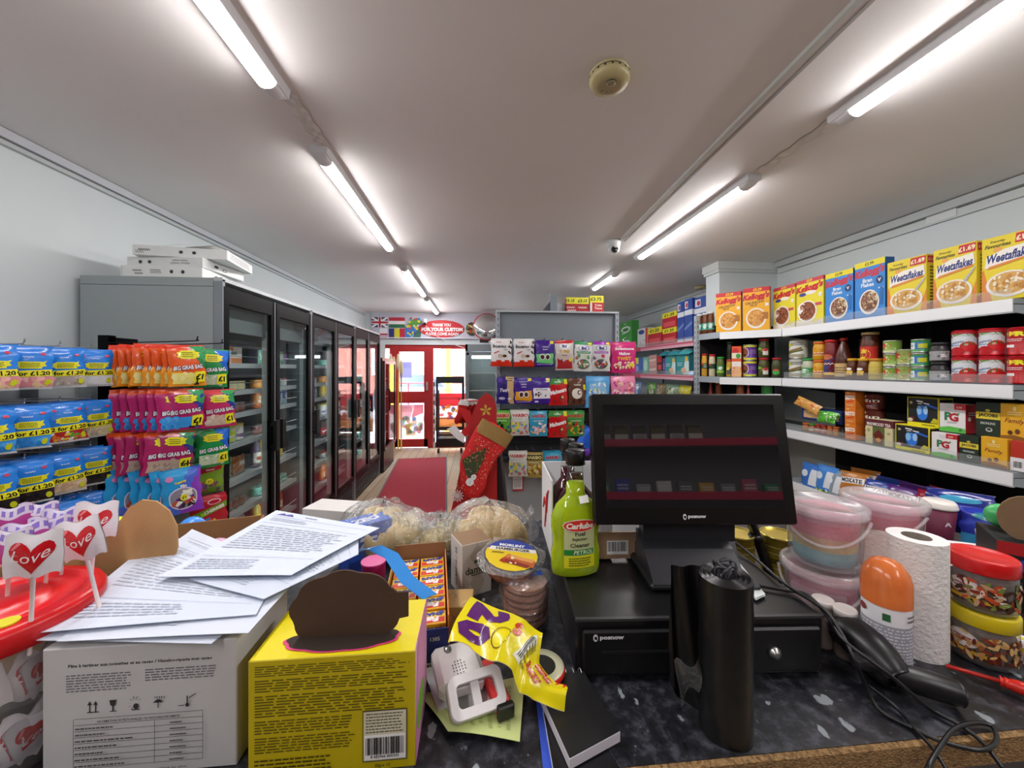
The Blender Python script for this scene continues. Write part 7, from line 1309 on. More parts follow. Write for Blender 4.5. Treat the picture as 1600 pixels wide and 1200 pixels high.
m.decal(flat((0, -.06, 0)), .17, .14, [('r', 0, .82, 1, 1, 'b81c20'), ('t', 'HE', .3, .58, .08, 'c8c8cc', {'bold': .04}), ('t', 'ER', .35, .45, .12, 'c8c8cc', {'bold': .04}), ('t', 'CS', .3, .15, .1, 'c8c8cc', {'bold': .03}), ('e', .35, .68, .3, .1, '3a4aa0')], 'card'); m.build('carton', o)
m = MB(); m.prism([(-.035+.042*cos(2*pi*k/20), .185+.048*sin(2*pi*k/20)) for k in range(20)], -.03, -.026, '8a6e50', 'board'); m.build('flap', o)
m = MB(); m.lathe([(.026*sin(pi*t/10), .17-.026*cos(pi*t/10)) for t in range(11)], 20, (-.055, .03, 0), col='4ab86a', mat='gloss', cap=False); m.build('green_ball', o)
X, Y = atz(1595, 1045, CZ); K = kbox('medicine_box', .07, .05, .028, 'e4e4ea', [('r', 0, 0, .4, 1, '3a4a9a'), ('r', .4, .7, 1, 1, 'e0cc3a')], (), [('r', 0, 0, .4, 1, '4a7ac0'), ('l', .45, .1, .95, .5, 3, '8a8a9a', 3), ('r', .45, .6, 1, .8, 'e0cc3a')]); put(K, 'small white and blue medicine box cut by the right edge', 'box', (X+.03, Y+.03, CZ), -.8)
# ---- notebooks
def pad(name, P4, z, th, cover, page, lab, spiral=False, edgecol=None):
    P = [Vector((*atz(x, y, z), 0)) for x, y in P4]; c = sum(P, Vector())/4; o = empty(name, lab, 'notebook', (c.x, c.y, z-th))
    q = [p-c for p in P]; m = MB()
    for k in range(4): a, b = q[k], q[(k+1) % 4]; m.poly([(b.x, b.y, 0), (a.x, a.y, 0), (a.x, a.y, th*.9), (b.x, b.y, th*.9)][::-1], page, 'card')
    m.poly([(v.x, v.y, th*.9) for v in q], page, 'card'); m.poly([(v.x, v.y, 0) for v in q][::-1], page, 'card'); m.build('pages', o)
    m = MB(); m.poly([(v.x*.985, v.y*.985, th) for v in q], cover, 'plastic'); m.poly([(v.x*.985, v.y*.985, th*.92) for v in q][::-1], cover, 'plastic'); m.build('cover', o)
    if spiral:
        for k in range(7):
            t = (k+.5)/7; p = q[0]*(1-t)+q[1]*t; m = MB(); d = (q[3]-q[0]).normalized()
            m.tube([p-d*.004+Vector((0, 0, .002)), p-d*.006+Vector((0, 0, th*.7)), p+Vector((0, 0, th+.004)), p+d*.006+Vector((0, 0, th+.001))], .0009, 'c8c8c8', 'metal', n=5); m.build('ring', o)
pad('notebook', ((848, 1108), (915, 1108), (985, 1225), (868, 1225)), 1.008, .008, '121216', 'dfe2ee', 'black notebook lying under the spiral pad at the bottom edge')
pad('notebook', ((828, 1048), (912, 1048), (969, 1142), (890, 1185)), 1.024, .014, '17171a', 'd8d4dc', 'black spiral notepad on top, left of the cash drawer', True)
m = MB(); P = [atz(x, y, 1.0035) for x, y in ((838, 1095), (856, 1095), (872, 1215), (850, 1215))]; m.poly([(p[0], p[1], 1.0035) for p in P], '2f50c0', 'card'); m.poly([(p[0], p[1], 1.0015) for p in P][::-1], '2f50c0', 'card'); tag(m.build('blue_folder'), 'thin strip of a blue folder sticking out under the notebooks', 'folder')
# ---- loose papers under the white gadget
def sheet(name, pts, z, col, lab, cat='paper', spec=(), curl=.004, zs=None, nu=10, nv=10, mat='card', seed=1, W=.2, H=.28):
    P = [Vector((*atz(pts[k][0], pts[k][1], (zs[k] if zs else z)), (zs[k] if zs else z))) for k in range(4)]
    def S(x, y, l):
        u, v = x/W+.5, y/H; p = (P[0]*(1-u)+P[1]*u)*(1-v)+(P[3]*(1-u)+P[2]*u)*v
        return p+Vector((0, 0, curl*(sin(3.2*u+seed)*sin(2.6*v+seed*2))+curl+l))
    m = MB(); m.grid(lambda u, v: S((u-.5)*W, v*H, 0), nu, nv, col, mat); m.grid(lambda u, v: S((u-.5)*W, v*H, -.0006), nu, nv, col, mat, flip=True)
    if spec: m.decal(S, W, H, spec, mat, .0003)
    o = m.build(name); return tag(o, lab, cat)
sheet('paper_sheet', ((655, 1085), (700, 1150), (812, 1162), (820, 1060)), 1.004, 'c9d68c', 'yellow-green ruled note sheet under the white gadget', spec=[('l', .15, .1, .9, .9, 7, 'aab874', 3)], seed=2)
sheet('paper_sheet', ((690, 1125), (780, 1122), (768, 1050), (660, 1052)), 1.008, 'cfd0d2', 'crumpled white paper sheet between the yellow-green note and white gadget', seed=4, curl=.006)
# ---- white gadget
X, Y = atz(716, 1040, 1.04); o = empty('door_chime', 'white plastic gadget with speaker holes and a rounded handle frame', 'gadget', (X, Y, 1.018), radians(18))
m = MB(); m.T = Matrix.Rotation(radians(12), 4, 'X'); m.box((0, .005, .016), (.072, .075, .030), 'ecebea', 'plastic', bev=.008)
m.build('body', o)
m = MB(); m.T = Matrix.Rotation(radians(12), 4, 'X')
for i in range(5):
    for j in range(5):
        if abs(i-2)+abs(j-2) < 4: m.poly([(-.002+(i-2)*.0045+.0011*cos(2*pi*k/8), -.006+(j-2)*.0050+.0011*sin(2*pi*k/8), .0318) for k in range(8)], '4a4a4c', 'matt')
m.build('speaker_holes', o)
m = MB(); m.T = Matrix.Rotation(radians(12), 4, 'X'); m.lathe([(.006, .031), (.006, .033), (.003, .0345), (0, .035)], 18, (-.012, .028, 0), col='a8b0b0', mat='metal'); m.build('button', o)
def rrect(w_, h_, r_, n=6):
    P = []
    for cx, cy, a0 in ((w_-r_, h_-r_, 0), (-w_+r_, h_-r_, 90), (-w_+r_, -h_+r_, 180), (w_-r_, -h_+r_, 270)):
        for k in range(n+1): a = radians(a0+90*k/n); P.append((cx+r_*cos(a), cy+r_*sin(a)))
    return P
m = MB(); A2 = rrect(.041, .026, .012); B2 = rrect(.029, .014, .006); m.T = Matrix.Translation((.012, -.048, .010)) @ Matrix.Rotation(radians(38), 4, 'X'); N = len(A2)
for z0, z1, flip in ((.0, .018, 0),):
    a0 = [m.add((*p, z0)) for p in A2]; a1 = [m.add((p[0]*.97, p[1]*.97, z1)) for p in A2]; b1 = [m.add((*p, z1)) for p in B2]; b0 = [m.add((*p, z0)) for p in B2]
    for k in range(N):
        k2 = (k+1) % N; m.face([a0[k], a0[k2], a1[k2], a1[k]], 'dcdada', 'plastic', True); m.face([a1[k], a1[k2], b1[k2], b1[k]], 'e6e4e4', 'plastic'); m.face([b1[k], b1[k2], b0[k2], b0[k]], 'c8c4c4', 'plastic', True); m.face([b0[k], b0[k2], a0[k2], a0[k]], 'b8b4b4', 'plastic')
m.build('handle_frame', o)
m = MB(); m.T = Matrix.Translation((.012, -.048, .010)) @ Matrix.Rotation(radians(38), 4, 'X'); m.box((.0, 0, .006), (.012, .030, .008), 'd8d6d6', 'plastic'); m.build('latch', o)
# red power bank
a = Vector((*atz(757, 1030, 1.03), 1.026)); b = Vector((*atz(790, 1112, 1.02), 1.016)); c = (a+b)/2; d = b-a; rz_ = atan2(d.y, d.x)
o = empty('power_bank', 'slim coral red power bank with a black end beside the white gadget', 'power bank', tuple(c), rz_)
m = MB(); L_ = d.length; m.box((-.004, 0, 0), (L_-.008, .024, .020), 'dc3c3c', 'plastic', bev=.003); m.build('case', o); m = MB(); m.box((L_/2, 0, 0), (.010, .0245, .0205), '161616', 'plastic', bev=.002); m.build('end_cap', o)
# torn yellow snack bag
TE = [(737, 930), (783, 955), (822, 968), (848, 990), (842, 1035), (872, 1068), (888, 1078)]; BE = [(700, 1003), (735, 1012), (772, 1030), (800, 1050), (812, 1078), (832, 1097), (882, 1106)]; ZE = [1.105, 1.10, 1.10, 1.085, 1.065, 1.05, 1.045]
TP = [Vector((*atz(*TE[k], ZE[k]), ZE[k])) for k in range(7)]; BP = [Vector((*atz(*BE[k], ZE[k]-.012), ZE[k]-.012)) for k in range(7)]
def YS_(x, y, l):
    u = min(.9999, max(0, x/.24+.5))*6; k = int(u); f = u-k; v = y/.10; f = f*f*(3-2*f)*.5+f*.5
    a_ = BP[k]*(1-f)+BP[k+1]*f; b_ = TP[k]*(1-f)+TP[k+1]*f; return a_*(1-v)+b_*v+Vector((0, 0, .008*sin(pi*v)+.003*sin(17*u/6+5*v)+.002*sin(9*v+3*u)+l))
m = MB(); m.grid(lambda u, v: YS_((u-.5)*.24, v*.1, 0), 40, 14, 'e8d812', 'film'); m.grid(lambda u, v: YS_((u-.5)*.24, v*.1, -.001), 40, 14, 'd8d0a8', 'film', flip=True)
m.decal(YS_, .24, .10, [('t', '2', .155, .72, .52, '5a1f6a', {'bold': .07, 'rot': -90, 'w': .19, 'sub': 1}), ('t', '0', .135, .27, .52, '5a1f6a', {'bold': .07, 'rot': -90, 'w': .17, 'sub': 1}), ('o', .30, .34, .055, .2, .08, '6a4a10'), ('t', 'S', .36, .66, .30, 'c8401c', {'bold': .06, 'rot': 20}), ('q', [(.44, .18), (.52, .16), (.56, .80), (.47, .84)], 'eceadc'), ('r', .462, .25, .468, .75, '222'), ('r', .476, .25, .486, .75, '222'), ('r', .494, .25, .499, .75, '222'), ('r', .506, .25, .516, .75, '222'), ('l', .53, .2, .60, .8, 6, '5a5a10', 4), ('t', 'SNACKS', .70, .42, .22, 'b81c24', {'bold': .05, 'rot': -12, 'w': .17, 'sub': 1}), ('t', 'GENSE', .77, .70, .22, 'b81c24', {'bold': .05, 'rot': -12, 'w': .15, 'sub': 1}), ('t', 'TY', .94, .7, .2, 'b81c24', {'bold': .05, 'rot': -12})], 'film', .0006)
tag(m.build('snack_bag'), 'torn empty yellow snack multipack bag with large purple number', 'snack bag')
m = MB(); X, Y = atz(846, 1045, 1.03); m.lathe([(.035, -.004, 'd82a22'), (.037, 0, 'd82a22'), (.035, .006, 'c8c8a8'), (.022, .006, '18181a'), (0, .006)], 28, (0, 0, 0), mat='gloss', col='d82a22'); o = m.build('tape_roll'); o.location = (X, Y, 1.030); tag(o, 'red-rimmed cream roll of tape peeking out under the yellow bag', 'tape')
# ---- patties and hamburger pack
X, Y = .098-.055, .70; X, Y = atz(825, 985, CZ); o = empty('burger_patties', 'clear bag holding a stack of brown burger patties left of the drawer', 'meat pack', (X-.002, Y+.03, CZ), radians(5))
for k in range(6):
    m = MB(); r = .043-.001*(k % 2); z = .006+.0125*k; m.grid(lambda u, v: ((r-.003*sin(pi*(v-.5))**2)*cos(2*pi*u)+.001*sin(9*u), (r-.004*abs(2*v-1)**3)*sin(2*pi*u), z+.012*v), 28, 5, 'a8745e', 'meat', wrapu=True); m.poly([(r*cos(2*pi*i/28), r*sin(2*pi*i/28), z+.012) for i in range(28)], 'b8846c', 'meat'); m.build('patty', o)
m = MB(); m.grid(lambda u, v: ((.047+.003*sin(7*2*pi*u)+.004*v*sin(5*2*pi*u))*cos(2*pi*u)*(1-.0*v), (.047+.003*cos(5*2*pi*u))*sin(2*pi*u), .088*v), 48, 8, 'fff', 'clearfilm', wrapu=True); m.grid(lambda u, v: ((.05*(1-v))*cos(2*pi*u), .05*(1-v)*sin(2*pi*u), .088+.006*sin(pi*v)+.003*sin(14*pi*u)), 40, 5, 'fff', 'clearfilm', wrapu=True); m.build('clear_wrap', o)
def S(x, y, l): return Vector((x+.004, y-.012, .093+.35*(y-.02)*.2+l+.002*sin(40*x)))
m = MB(); m.decal(S, .06, .05, [('r', 0, 0, 1, .62, '2a52b8'), ('l', .1, .08, .9, .55, 5, '9ab4e8', 3), ('r', .1, .62, 1, 1, 'dfe6ec'), ('bar', .2, .66, .7, .98)], 'card'); m.build('label', o)
X, Y = atz(800, 866, 1.125); o = empty('hamburger_pack', 'oval-labelled hamburger pack leaning on top of the patties', 'meat pack', (X, Y+.012, 1.118), (radians(9), radians(5), radians(-8)))
m = MB(); r = .056; m.lathe([(r*.9, -.03, 'a0705c', 'meat'), (r*.94, -.02), (r*.94, -.006, 'd8d8d0', 'clearfilm'), (r*1.0, -.002), (r*1.0, 0), (0, .0)], 36, col='a0705c', mat='meat'); m.build('tray', o)
def S(x, y, l): return Vector((x, y-.05, .0006+l))
m = MB(); m.decal(S, .108, .1, [('e', .5, .5, .5, .5, 'e8c81a'), ('p', [(.0+.5-.5*cos(a_), .5+.5*sin(a_)) for a_ in [radians(18+9*k) for k in range(17)]], '2a3f9a'), ('q', [(.05, .60), (.97, .60), (.96, .72), (.09, .72)], 'ece6d8'), ('t', 'HAMBURGER', .52, .66, .085, '2a2420', {'bold': .04, 'w': .66}), ('t', 'MORLINY', .5, .79, .09, 'eceef4', {'bold': .05, 'w': .5}), ('t', 'patties', .24, .52, .08, '3a2a10', {'shear': .25}), ('q', [(.30, .30), (.92, .14), (.96, .34), (.45, .50)], 'b8602a'), ('q', [(.28, .26), (.8, .12), (.86, .2), (.36, .36)], '8a2c1c'), ('q', [(.4, .40), (.9, .28), (.94, .38), (.5, .48)], 'dc9a54'), ('b', .3, .2, .6, .4, 8, .004, ['c8301a', 'e8d8b0'], 3)], 'card', .0003); m.build('label', o)
m = MB(); m.grid(lambda u, v: ((r*1.02+.012*v*(1+.6*sin(2*2*pi*u)))*cos(2*pi*u), (r*1.02+.008*v*(1+.5*cos(3*2*pi*u)))*sin(2*pi*u), .001-.004*v+.003*sin(12*pi*u)*v), 48, 3, 'fff', 'clearfilm', wrapu=True); m.build('film_edge', o)
# ---- chocolate box and tan packet
X, Y = atz(735, 940, CZ); o = empty('sweet_box', 'tall patterned tan chocolate box standing behind the yellow bag', 'box', (X, Y+.055, CZ), radians(24))
m = MB(); m.box((0, 0, .058), (.07, .07, .116), 'cfc8bc', 'card', bev=.001, cols=['cfc8bc', 'a89a84', 'cfc8bc', 'dcdad6', '8a6a4a', 'cfc8bc'])
m.decal(flat((0, -.035, 0)), .07, .116, [('p', [(.0, .0), (.25, .25), (0, .5)], 'bdb4a4'), ('p', [(.25, .25), (.5, 0), (.75, .25), (.5, .5)], 'b8ae9c'), ('p', [(.25, .75), (.5, .5), (.75, .75), (.5, 1)], 'bfb6a6'), ('t', 'damak', .5, .5, .14, '2c3a1c', {'w': .8}), ('l', .3, .38, .7, .43, 1, '5a5a40', 3), ('r', .4, .62, .6, .68, '4a5a3a')], 'card'); m.decal(flat((-.035, 0, 0), (0, -1, 0)), .07, .116, [('t', '0230310 / 25', .5, .5, .09, '2a2a2a', {'rot': 90, 'w': 1.2})], 'card'); m.build('carton', o)
X, Y = atz(700, 985, CZ); K = kbox('tan_carton', .07, .06, .05, 'b8965a', [('b', .05, .1, .95, .9, 12, .008, ['a88450', 'c8a870'], 4, .4)], (), [('b', .05, .1, .95, .9, 12, .008, ['a88450', 'c8a870'], 4, .4)]); put(K, 'low tan patterned carton behind the yellow bag', 'carton', (X+.012, Y+.02, CZ), -.05)
# ---- snaps tray
o = empty('snaps_tray', 'open cardboard tray full of little fun snaps packets', 'display tray', (-.113, .745, CZ), radians(6)); ST2 = o
w_, d_, h_ = .108, .235, .098; m = MB()
m.box((-w_/2, 0, h_/2), (.002, d_, h_), 'c8902a', 'card'); m.box((w_/2, 0, h_/2), (.002, d_, h_), 'd07a2a', 'card'); m.box((0, d_/2, h_/2+.008), (w_, .002, h_+.016), '8a6242', 'card'); m.box((0, -d_/2, h_/2-.01), (w_, .002, h_-.02), '1c2c7a', 'card'); m.box((0, 0, .001), (w_, d_, .002), '8a6242', 'card')
m.decal(flat((0, -d_/2-.001, 0)), w_, h_-.02, [('t', 'CE', .55, .80, .14, 'dfe2ee', {'bold': .02}), ('t', '1385', .80, .80, .08, 'dfe2ee'), ('e', .35, .6, .1, .1, '8a9ac8'), ('bar', .60, .05, .95, .32)], 'card'); m.build('tray', o)
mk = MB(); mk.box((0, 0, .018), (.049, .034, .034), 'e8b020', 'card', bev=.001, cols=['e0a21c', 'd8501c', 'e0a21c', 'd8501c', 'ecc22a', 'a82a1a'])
mk.decal(flat((0, -.017, .035), (1, 0, 0), (0, 1, 0)), .049, .034, [('q', [(.05, .05), (.95, .12), (.95, .5), (.05, .45)], 'd8321c'), ('t', 'SNAPS', .48, .74, .30, '2a3a9a', {'bold': .07, 'rot': 184, 'w': .8}), ('t', 'Fun', .5, .34, .42, 'f4ecec', {'bold': .08, 'rot': 184, 'shear': .2}), ('e', .85, .85, .1, .1, '3a4ab0')], 'card', .0003)
mk.decal(flat((0, -.017, .002)), .049, .032, [('t', 'SNAPS', .5, .7, .3, '2a3a9a', {'bold': .07, 'w': .8}), ('t', 'Fun', .5, .32, .4, 'e8e0e0', {'bold': .07})], 'card', .0003); mkm = mk.mesh('snaps_packet')
for r_ in range(6):
    for c_ in range(2):
        l = Vector((-.026+.052*c_, -.094+.0375*r_, .048-.002*(r_ == 0))); wv = Matrix.Rotation(radians(6), 4, 'Z') @ l
        o = ob('snaps_packet', mkm, None, (-.113+wv.x, .745+wv.y, CZ+wv.z+.001), (0, 0, radians(6)+R.uniform(-.03, .03))); tag(o, 'little yellow snaps packet, %s column, %s row from the front of the tray' % (('left', 'right')[c_], ('first', 'second', 'third', 'fourth', 'fifth', 'sixth')[r_]), 'packet', 'snaps packets')
for c_ in range(2):
    m = MB(); m.box((0, 0, .0), (.05, .22, .044), '9a7048', 'card'); q = m.build('lower_layer', ST2); q.location = (-.026+.052*c_, 0, .025)
# blue strap over it
P = [(*atz(548, 862, 1.15), 1.15), (*atz(585, 855, 1.155), 1.155), (*atz(612, 868, 1.14), 1.14), (*atz(636, 905, 1.115), 1.115), (*atz(672, 935, 1.095), 1.098)]
m = MB(); Pv = [Vector(p) for p in P]
def rib(u, v):
    t = u*(len(Pv)-1); k = min(int(t), len(Pv)-2); f = t-k; p = Pv[k]*(1-f)+Pv[k+1]*f; return p+Vector((-.011+.022*v, -.008+.016*v, .001*sin(pi*v)))
m.grid(rib, 24, 3, '3a8ad8', 'film'); m.grid(lambda u, v: rib(u, v)+Vector((0, 0, -.0008)), 24, 3, '3a8ad8', 'film', flip=True); tag(m.build('blue_strap'), 'glossy blue plastic strap lying across the snaps packets', 'strap')
# blue boxes and pink cup left of it
X, Y = atz(530, 930, CZ); K = kbox('blue_carton', .11, .07, .115, '2450b8', [('t', 'ZEO', .55, .6, .26, 'dfe6f4', {'bold': .05, 'shear': .2}), ('r', 0, .1, 1, .3, '1a3a8a')], (), [('r', 0, 0, 1, 1, '2f62c8'), ('t', 'ZEO', .5, .5, .4, 'dfe6f4', {'bold': .05})]); put(K, 'blue carton with white letters behind the yellow box', 'carton', (X+.02, Y+.13, CZ), radians(38))
m = MB(); m.lathe([(.022, 0), (.026, .07), (.027, .075)], 24, mat='plastic', col='d02a88'); m.poly([(.022*cos(2*pi*k/20), .022*sin(2*pi*k/20), .07) for k in range(20)], '5a1040', 'matt'); X, Y = atz(578, 890, 1.07); o = m.build('pink_cup'); o.location = (X+.0, Y+.03, CZ+.0); tag(o, 'small magenta plastic cup beside the blue strap', 'cup')
# ---- yellow box
X0, X1, Y0, Y1, H0 = -.277, -.078, .492, .602, 1.145; w_, d_, h_ = X1-X0, Y1-Y0, .145
o = empty('yellow_box', 'yellow sweets display box with back-of-pack print and brown cut-out header', 'display box', ((X0+X1)/2, (Y0+Y1)/2, CZ))
m = MB(); m.box((0, 0, h_/2), (w_, d_, h_), 'd8c400', 'card', bev=.001, cols=['c2ae00', 'e0a8c0', 'd8c400', 'c2ae00', 'e6d400', '8a6a42'])  # shade put into the darker yellow of the front and left faces
m.decal(flat((0, -d_/2, 0)), w_, h_, [('l', .04, .86, .97, .955, 5, '5c5200', 2), ('l', .04, .73, .97, .84, 5, '5c5200', 3), ('l', .04, .52, .97, .71, 8, '5c5200', 4), ('l', .04, .38, .66, .50, 5, '5c5200', 5), ('l', .04, .22, .66, .36, 6, '5c5200', 6), ('l', .04, .05, .5, .18, 4, '4a4200', 7), ('r', .68, .08, .95, .52, '3a3a2a'), ('r', .685, .09, .945, .51, 'd4cfb4'), ('l', .70, .32, .93, .50, 7, '6a6a5a', 8), ('bar', .69, .10, .94, .31), ('t', '32g x 12', .80, .045, .035, '2a2600', {'bold': .01}), ('t', '8 682966 800300', .815, .125, .025, '222')], 'card', .0003)
m.decal(flat((w_/2, 0, 0), (0, 1, 0)), d_, h_, [('p', [(0, 0), (.8, 0), (1, 1), (.2, 1)], 'd890b8'), ('e', .4, .3, .3, .15, '7ab83a')], 'card'); m.build('carton', o)
m = MB(); y_ = -.020
out = []
for k in range(60):
    a_ = 2*pi*k/60; rr_ = 1+.07*abs(sin(a_*4.5+.4)); out.append((.068*cos(a_)*rr_, .050*sin(a_)*rr_))
ce = Vector((-.0, h_+.034)); hp = [(ce.x+.004+p[0], ce.y+p[1]) for p in out]+[]
m.prism([(p[0], max(p[1], h_-.012)) for p in hp], y_, y_+.003, '4a3424', 'board'); m.prism([(.06, h_+.055), (.085, h_+.055), (.085, h_+.022), (.06, h_+.018)][::-1], y_-.0006, y_+.0024, '4a3424', 'board'); m.build('header_card', o)
m = MB(); m.T = Matrix.Translation((.002, y_-.004, h_+.0012)); m.poly([(p[0]*1.04, max(-.034, p[1]*.45-.002), 0) for p in out], 'd83a78', 'card'); m.T = Matrix.Translation((.002, y_-.004, h_+.0016)); m.poly([(p[0]*.99, max(-.029, p[1]*.45), 0) for p in out], '2a1c14', 'matt'); m.build('cut_out', o)
# ---- white hazelnut spread carton
w_, d_, h_ = .222, .13, .160; o = empty('spread_carton', 'white carton of hazelnut spread with printed panel under the paper sheets', 'carton', (-.413, .578, CZ))
m = MB(); m.box((0, 0, h_/2), (w_, d_, h_), 'c4c3c4', 'card', bev=.0012)
PR = '2c2a30'; sp = [('t', 'Pâte à tartiner aux noisettes et au cacao / Hazelnootpasta met cacao', .5, .86, .032, PR, {'bold': .03, 'w': .74, 'res': 1})]
sp += [('l', .12, .66, .46, .80, 7, '6a6870', 4), ('l', .52, .71, .92, .81, 5, '6a6870', 5)]
sp += [('r', .225, .50, .285, .507, PR)]+[('r', x, .50, x+.006, .57, PR) for x in (.236, .266)]+[('p', [(x-.012, .56), (x+.012, .56), (x, .59)], PR) for x in (.239, .269)]
sp += [('r', .34, .50, .375, .506, PR), ('r', .354, .50, .361, .55, PR), ('p', [(.340, .59), (.375, .59), (.37, .55), (.358, .54), (.345, .55)], PR)]
sp += [('e', .475, .53, .014, .022, PR), ('r', .455, .50, .495, .508, PR)]+[('q', [(.47+.02*cos(a_), .555+.03*sin(a_)), (.473+.02*cos(a_), .555+.03*sin(a_)), (.473+.036*cos(a_), .555+.055*sin(a_)), (.47+.036*cos(a_), .555+.055*sin(a_))], PR) for a_ in [k*.6 for k in range(8)]]
sp += [('p', [(.565, .55), (.62, .55), (.60, .575), (.585, .575)], PR), ('r', .590, .51, .595, .56, PR)]+[('r', .575+.012*k, .585, .579+.012*k, .60, PR) for k in range(5)]
sp += [('e', .745, .52, .010, .016, PR), ('r', .742, .52, .749, .59, PR), ('q', [(.70, .515), (.73, .515), (.73, .521), (.70, .521)], PR), ('q', [(.755, .57), (.79, .60), (.79, .607), (.755, .578)], PR)]
T0, T1 = .10, .47
for k in range(9): v_ = T1-(T1-T0)*k/8; sp.append(('r', .17, v_-.0015, .83, v_+.0015, PR))
for x in (.17, .58, .83): sp.append(('r', x-.0012, T0 if x != .58 else T0, x+.0012, T1 if x != .58 else T1-.046, PR))
sp += [('t', 'INFORMATIONS NUTRITIONNELLES / NUTRITIONELE INFORMATIE', .5, .447, .018, PR, {'w': .42, 'res': 1})]
for k in range(1, 8): v_ = T1-(T1-T0)*(k+.5)/8; sp += [('l', .18, v_-.012, .18+R.uniform(.15, .32), v_+.012, 1, '4a4850', k), ('l', .66, v_-.012, .72+R.uniform(0, .04), v_+.012, 1, '4a4850', k+9)]
sp += [('t', "Pour plus d'informations visitez le site", .5, .06, .02, PR, {'w': .5, 'res': 1})]
m.decal(flat((0, -d_/2, 0)), w_, h_, sp, 'card', .00015); m.decal(flat((w_/2, 0, 0), (0, 1, 0)), d_, h_, [('q', [(.2, .2), (.25, .2), (.5, .8), (.46, .8)], 'cfcfd0')], 'card'); m.build('carton', o)
# ---- paper sheets on top
LN = lambda sd: [('r', .05, .9, .95, .903, '7a80a8'), ('l', .08, .82, .45, .88, 3, 'b4b9cc', sd), ('r', .05, .78, .95, .783, '8a90b0'), ('l', .08, .36, .92, .74, 11, 'c2c8d4', sd+1), ('r', .05, .25, .95, .253, '8a90b0'), ('l', .08, .08, .6, .22, 5, 'bcc2d0', sd+2)]
sheet('paper_sheet', ((45, 1004), (330, 1006), (472, 895), (290, 835)), 1.166, 'cfd6e4', 'widest bottom paper sheet overhanging the front left of the white carton', spec=LN(2), seed=1, nu=14, curl=.0015)
sheet('paper_sheet', ((88, 1003), (388, 992), (470, 900), (300, 828)), 1.170, 'd2d9e6', 'second paper sheet from below on the white carton', spec=LN(5), seed=2, curl=.0015)
sheet('paper_sheet', ((62, 990), (400, 962), (430, 905), (255, 832)), 1.1745, 'cfd8e8', 'printed invoice sheet third from below on the white carton', spec=LN(9), seed=3, curl=.0015)
sheet('paper_sheet', ((295, 905), (412, 938), (560, 866), (560, 826)), 1.179, 'cdd6e6', 'small white sheet poking out right under the top invoice', spec=LN(12), seed=4, curl=.001)
sheet('paper_sheet', ((246, 902), (455, 902), (593, 826), (432, 799)), 1.184, 'd2dbea', 'top invoice sheet of the pile with violet heading', spec=[('p', [(.06, .93), (.12, .97), (.10, .93), (.2, .97), (.24, .93)], '4a3a9a'), ('t', '~', .4, .95, .025, '5a5a90')]+LN(15), seed=2, curl=.002)
# ---- carton with header and eggs behind the papers
X, Y = atz(262, 960, CZ); X, Y = -.645, .80
o = empty('egg_carton', 'open brown cardboard display box with lobed header behind the paper sheets', 'display box', (X, Y, CZ), radians(14))
w_, d_, h_ = .36, .20, .16; m = MB()
for a_ in ((-w_/2, 0, .003, d_), (w_/2, 0, .003, d_), (0, d_/2, w_, .003), (0, -d_/2, w_, .003)): m.box((a_[0], a_[1], h_/2), (a_[2], a_[3], h_), '8f6a44', 'board')
m.box((0, 0, .002), (w_, d_, .004), '8f6a44', 'board'); m.build('tray', o)
m = MB(); P = [(-.135, 0), (.03, 0), (.060, .12), (.070, .155), (.069, .185), (.058, .209), (.040, .224), (.020, .228), (.003, .219), (-.008, .203), (-.022, .196), (-.05, .195), (-.075, .188), (-.095, .165), (-.115, .12)]
m.prism([(p[0]+.030, p[1]*1.21) for p in P], -d_/2-.006, -d_/2-.002, 'b8905f', 'board'); m.build('header_card', o)
for i, (px, py, c_, lb) in enumerate(((300, 812, '3a8ae8', 'blue plastic surprise egg in the brown box'), (182, 812, 'd8dc2a', 'yellow-green plastic surprise egg behind the lobed header'), (340, 846, 'd8a8c8', 'pale pink surprise egg half hidden in the brown box'))):
    x_, y_ = atz(px, py, 1.155 if i < 2 else 1.13); e_ = empty('surprise_egg', lb, 'egg', (x_, y_, 1.115 if i < 2 else 1.09), 0, 'surprise eggs')
    m = MB(); m.lathe([(.030*sin(pi*t/12), -.036*cos(pi*t/12)) for t in range(13)], 24, (0, 0, .01), col=c_, mat='gloss', cap=False); m.build('shell', e_); m = MB(); m.lathe([(.0305, .006), (.0305, .014)], 24, (0, 0, 0), col='9ac8e8' if i == 0 else c_, mat='gloss'); m.build('seam', e_)
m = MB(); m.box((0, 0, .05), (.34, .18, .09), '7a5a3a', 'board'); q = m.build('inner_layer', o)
# ---- white carton and netted ball behind the invoices
X, Y = atz(500, 830, 1.06); K = kbox('white_tray', .17, .09, .085, 'd6d2d0', [('l', .1, .3, .8, .7, 3, 'b8303a', 2)]); put(K, 'white torn-edged carton behind the top invoice', 'carton', (X, Y+.13, CZ), radians(-15))
X, Y = atz(520, 812, 1.12); o = empty('netted_ball', 'small pale ball in black netting between the white carton and bread', 'ball', (X+.02, Y+.02, 1.02)); o.scale = (.8, .8, .8); m = MB(); m.lathe([(.033*sin(pi*t/10), .033-.033*cos(pi*t/10)) for t in range(11)], 20, col='c8c4a8', mat='cloth', cap=False); m.build('ball', o)
m = MB()
for k in range(6): a_ = pi*k/6; m.tube([(.034*sin(t*2*pi/24)*cos(a_), .034*sin(t*2*pi/24)*sin(a_), .033-.034*cos(t*2*pi/24)) for t in range(25)], .0012, '1a1a1a', 'matt', n=5, sub=False)
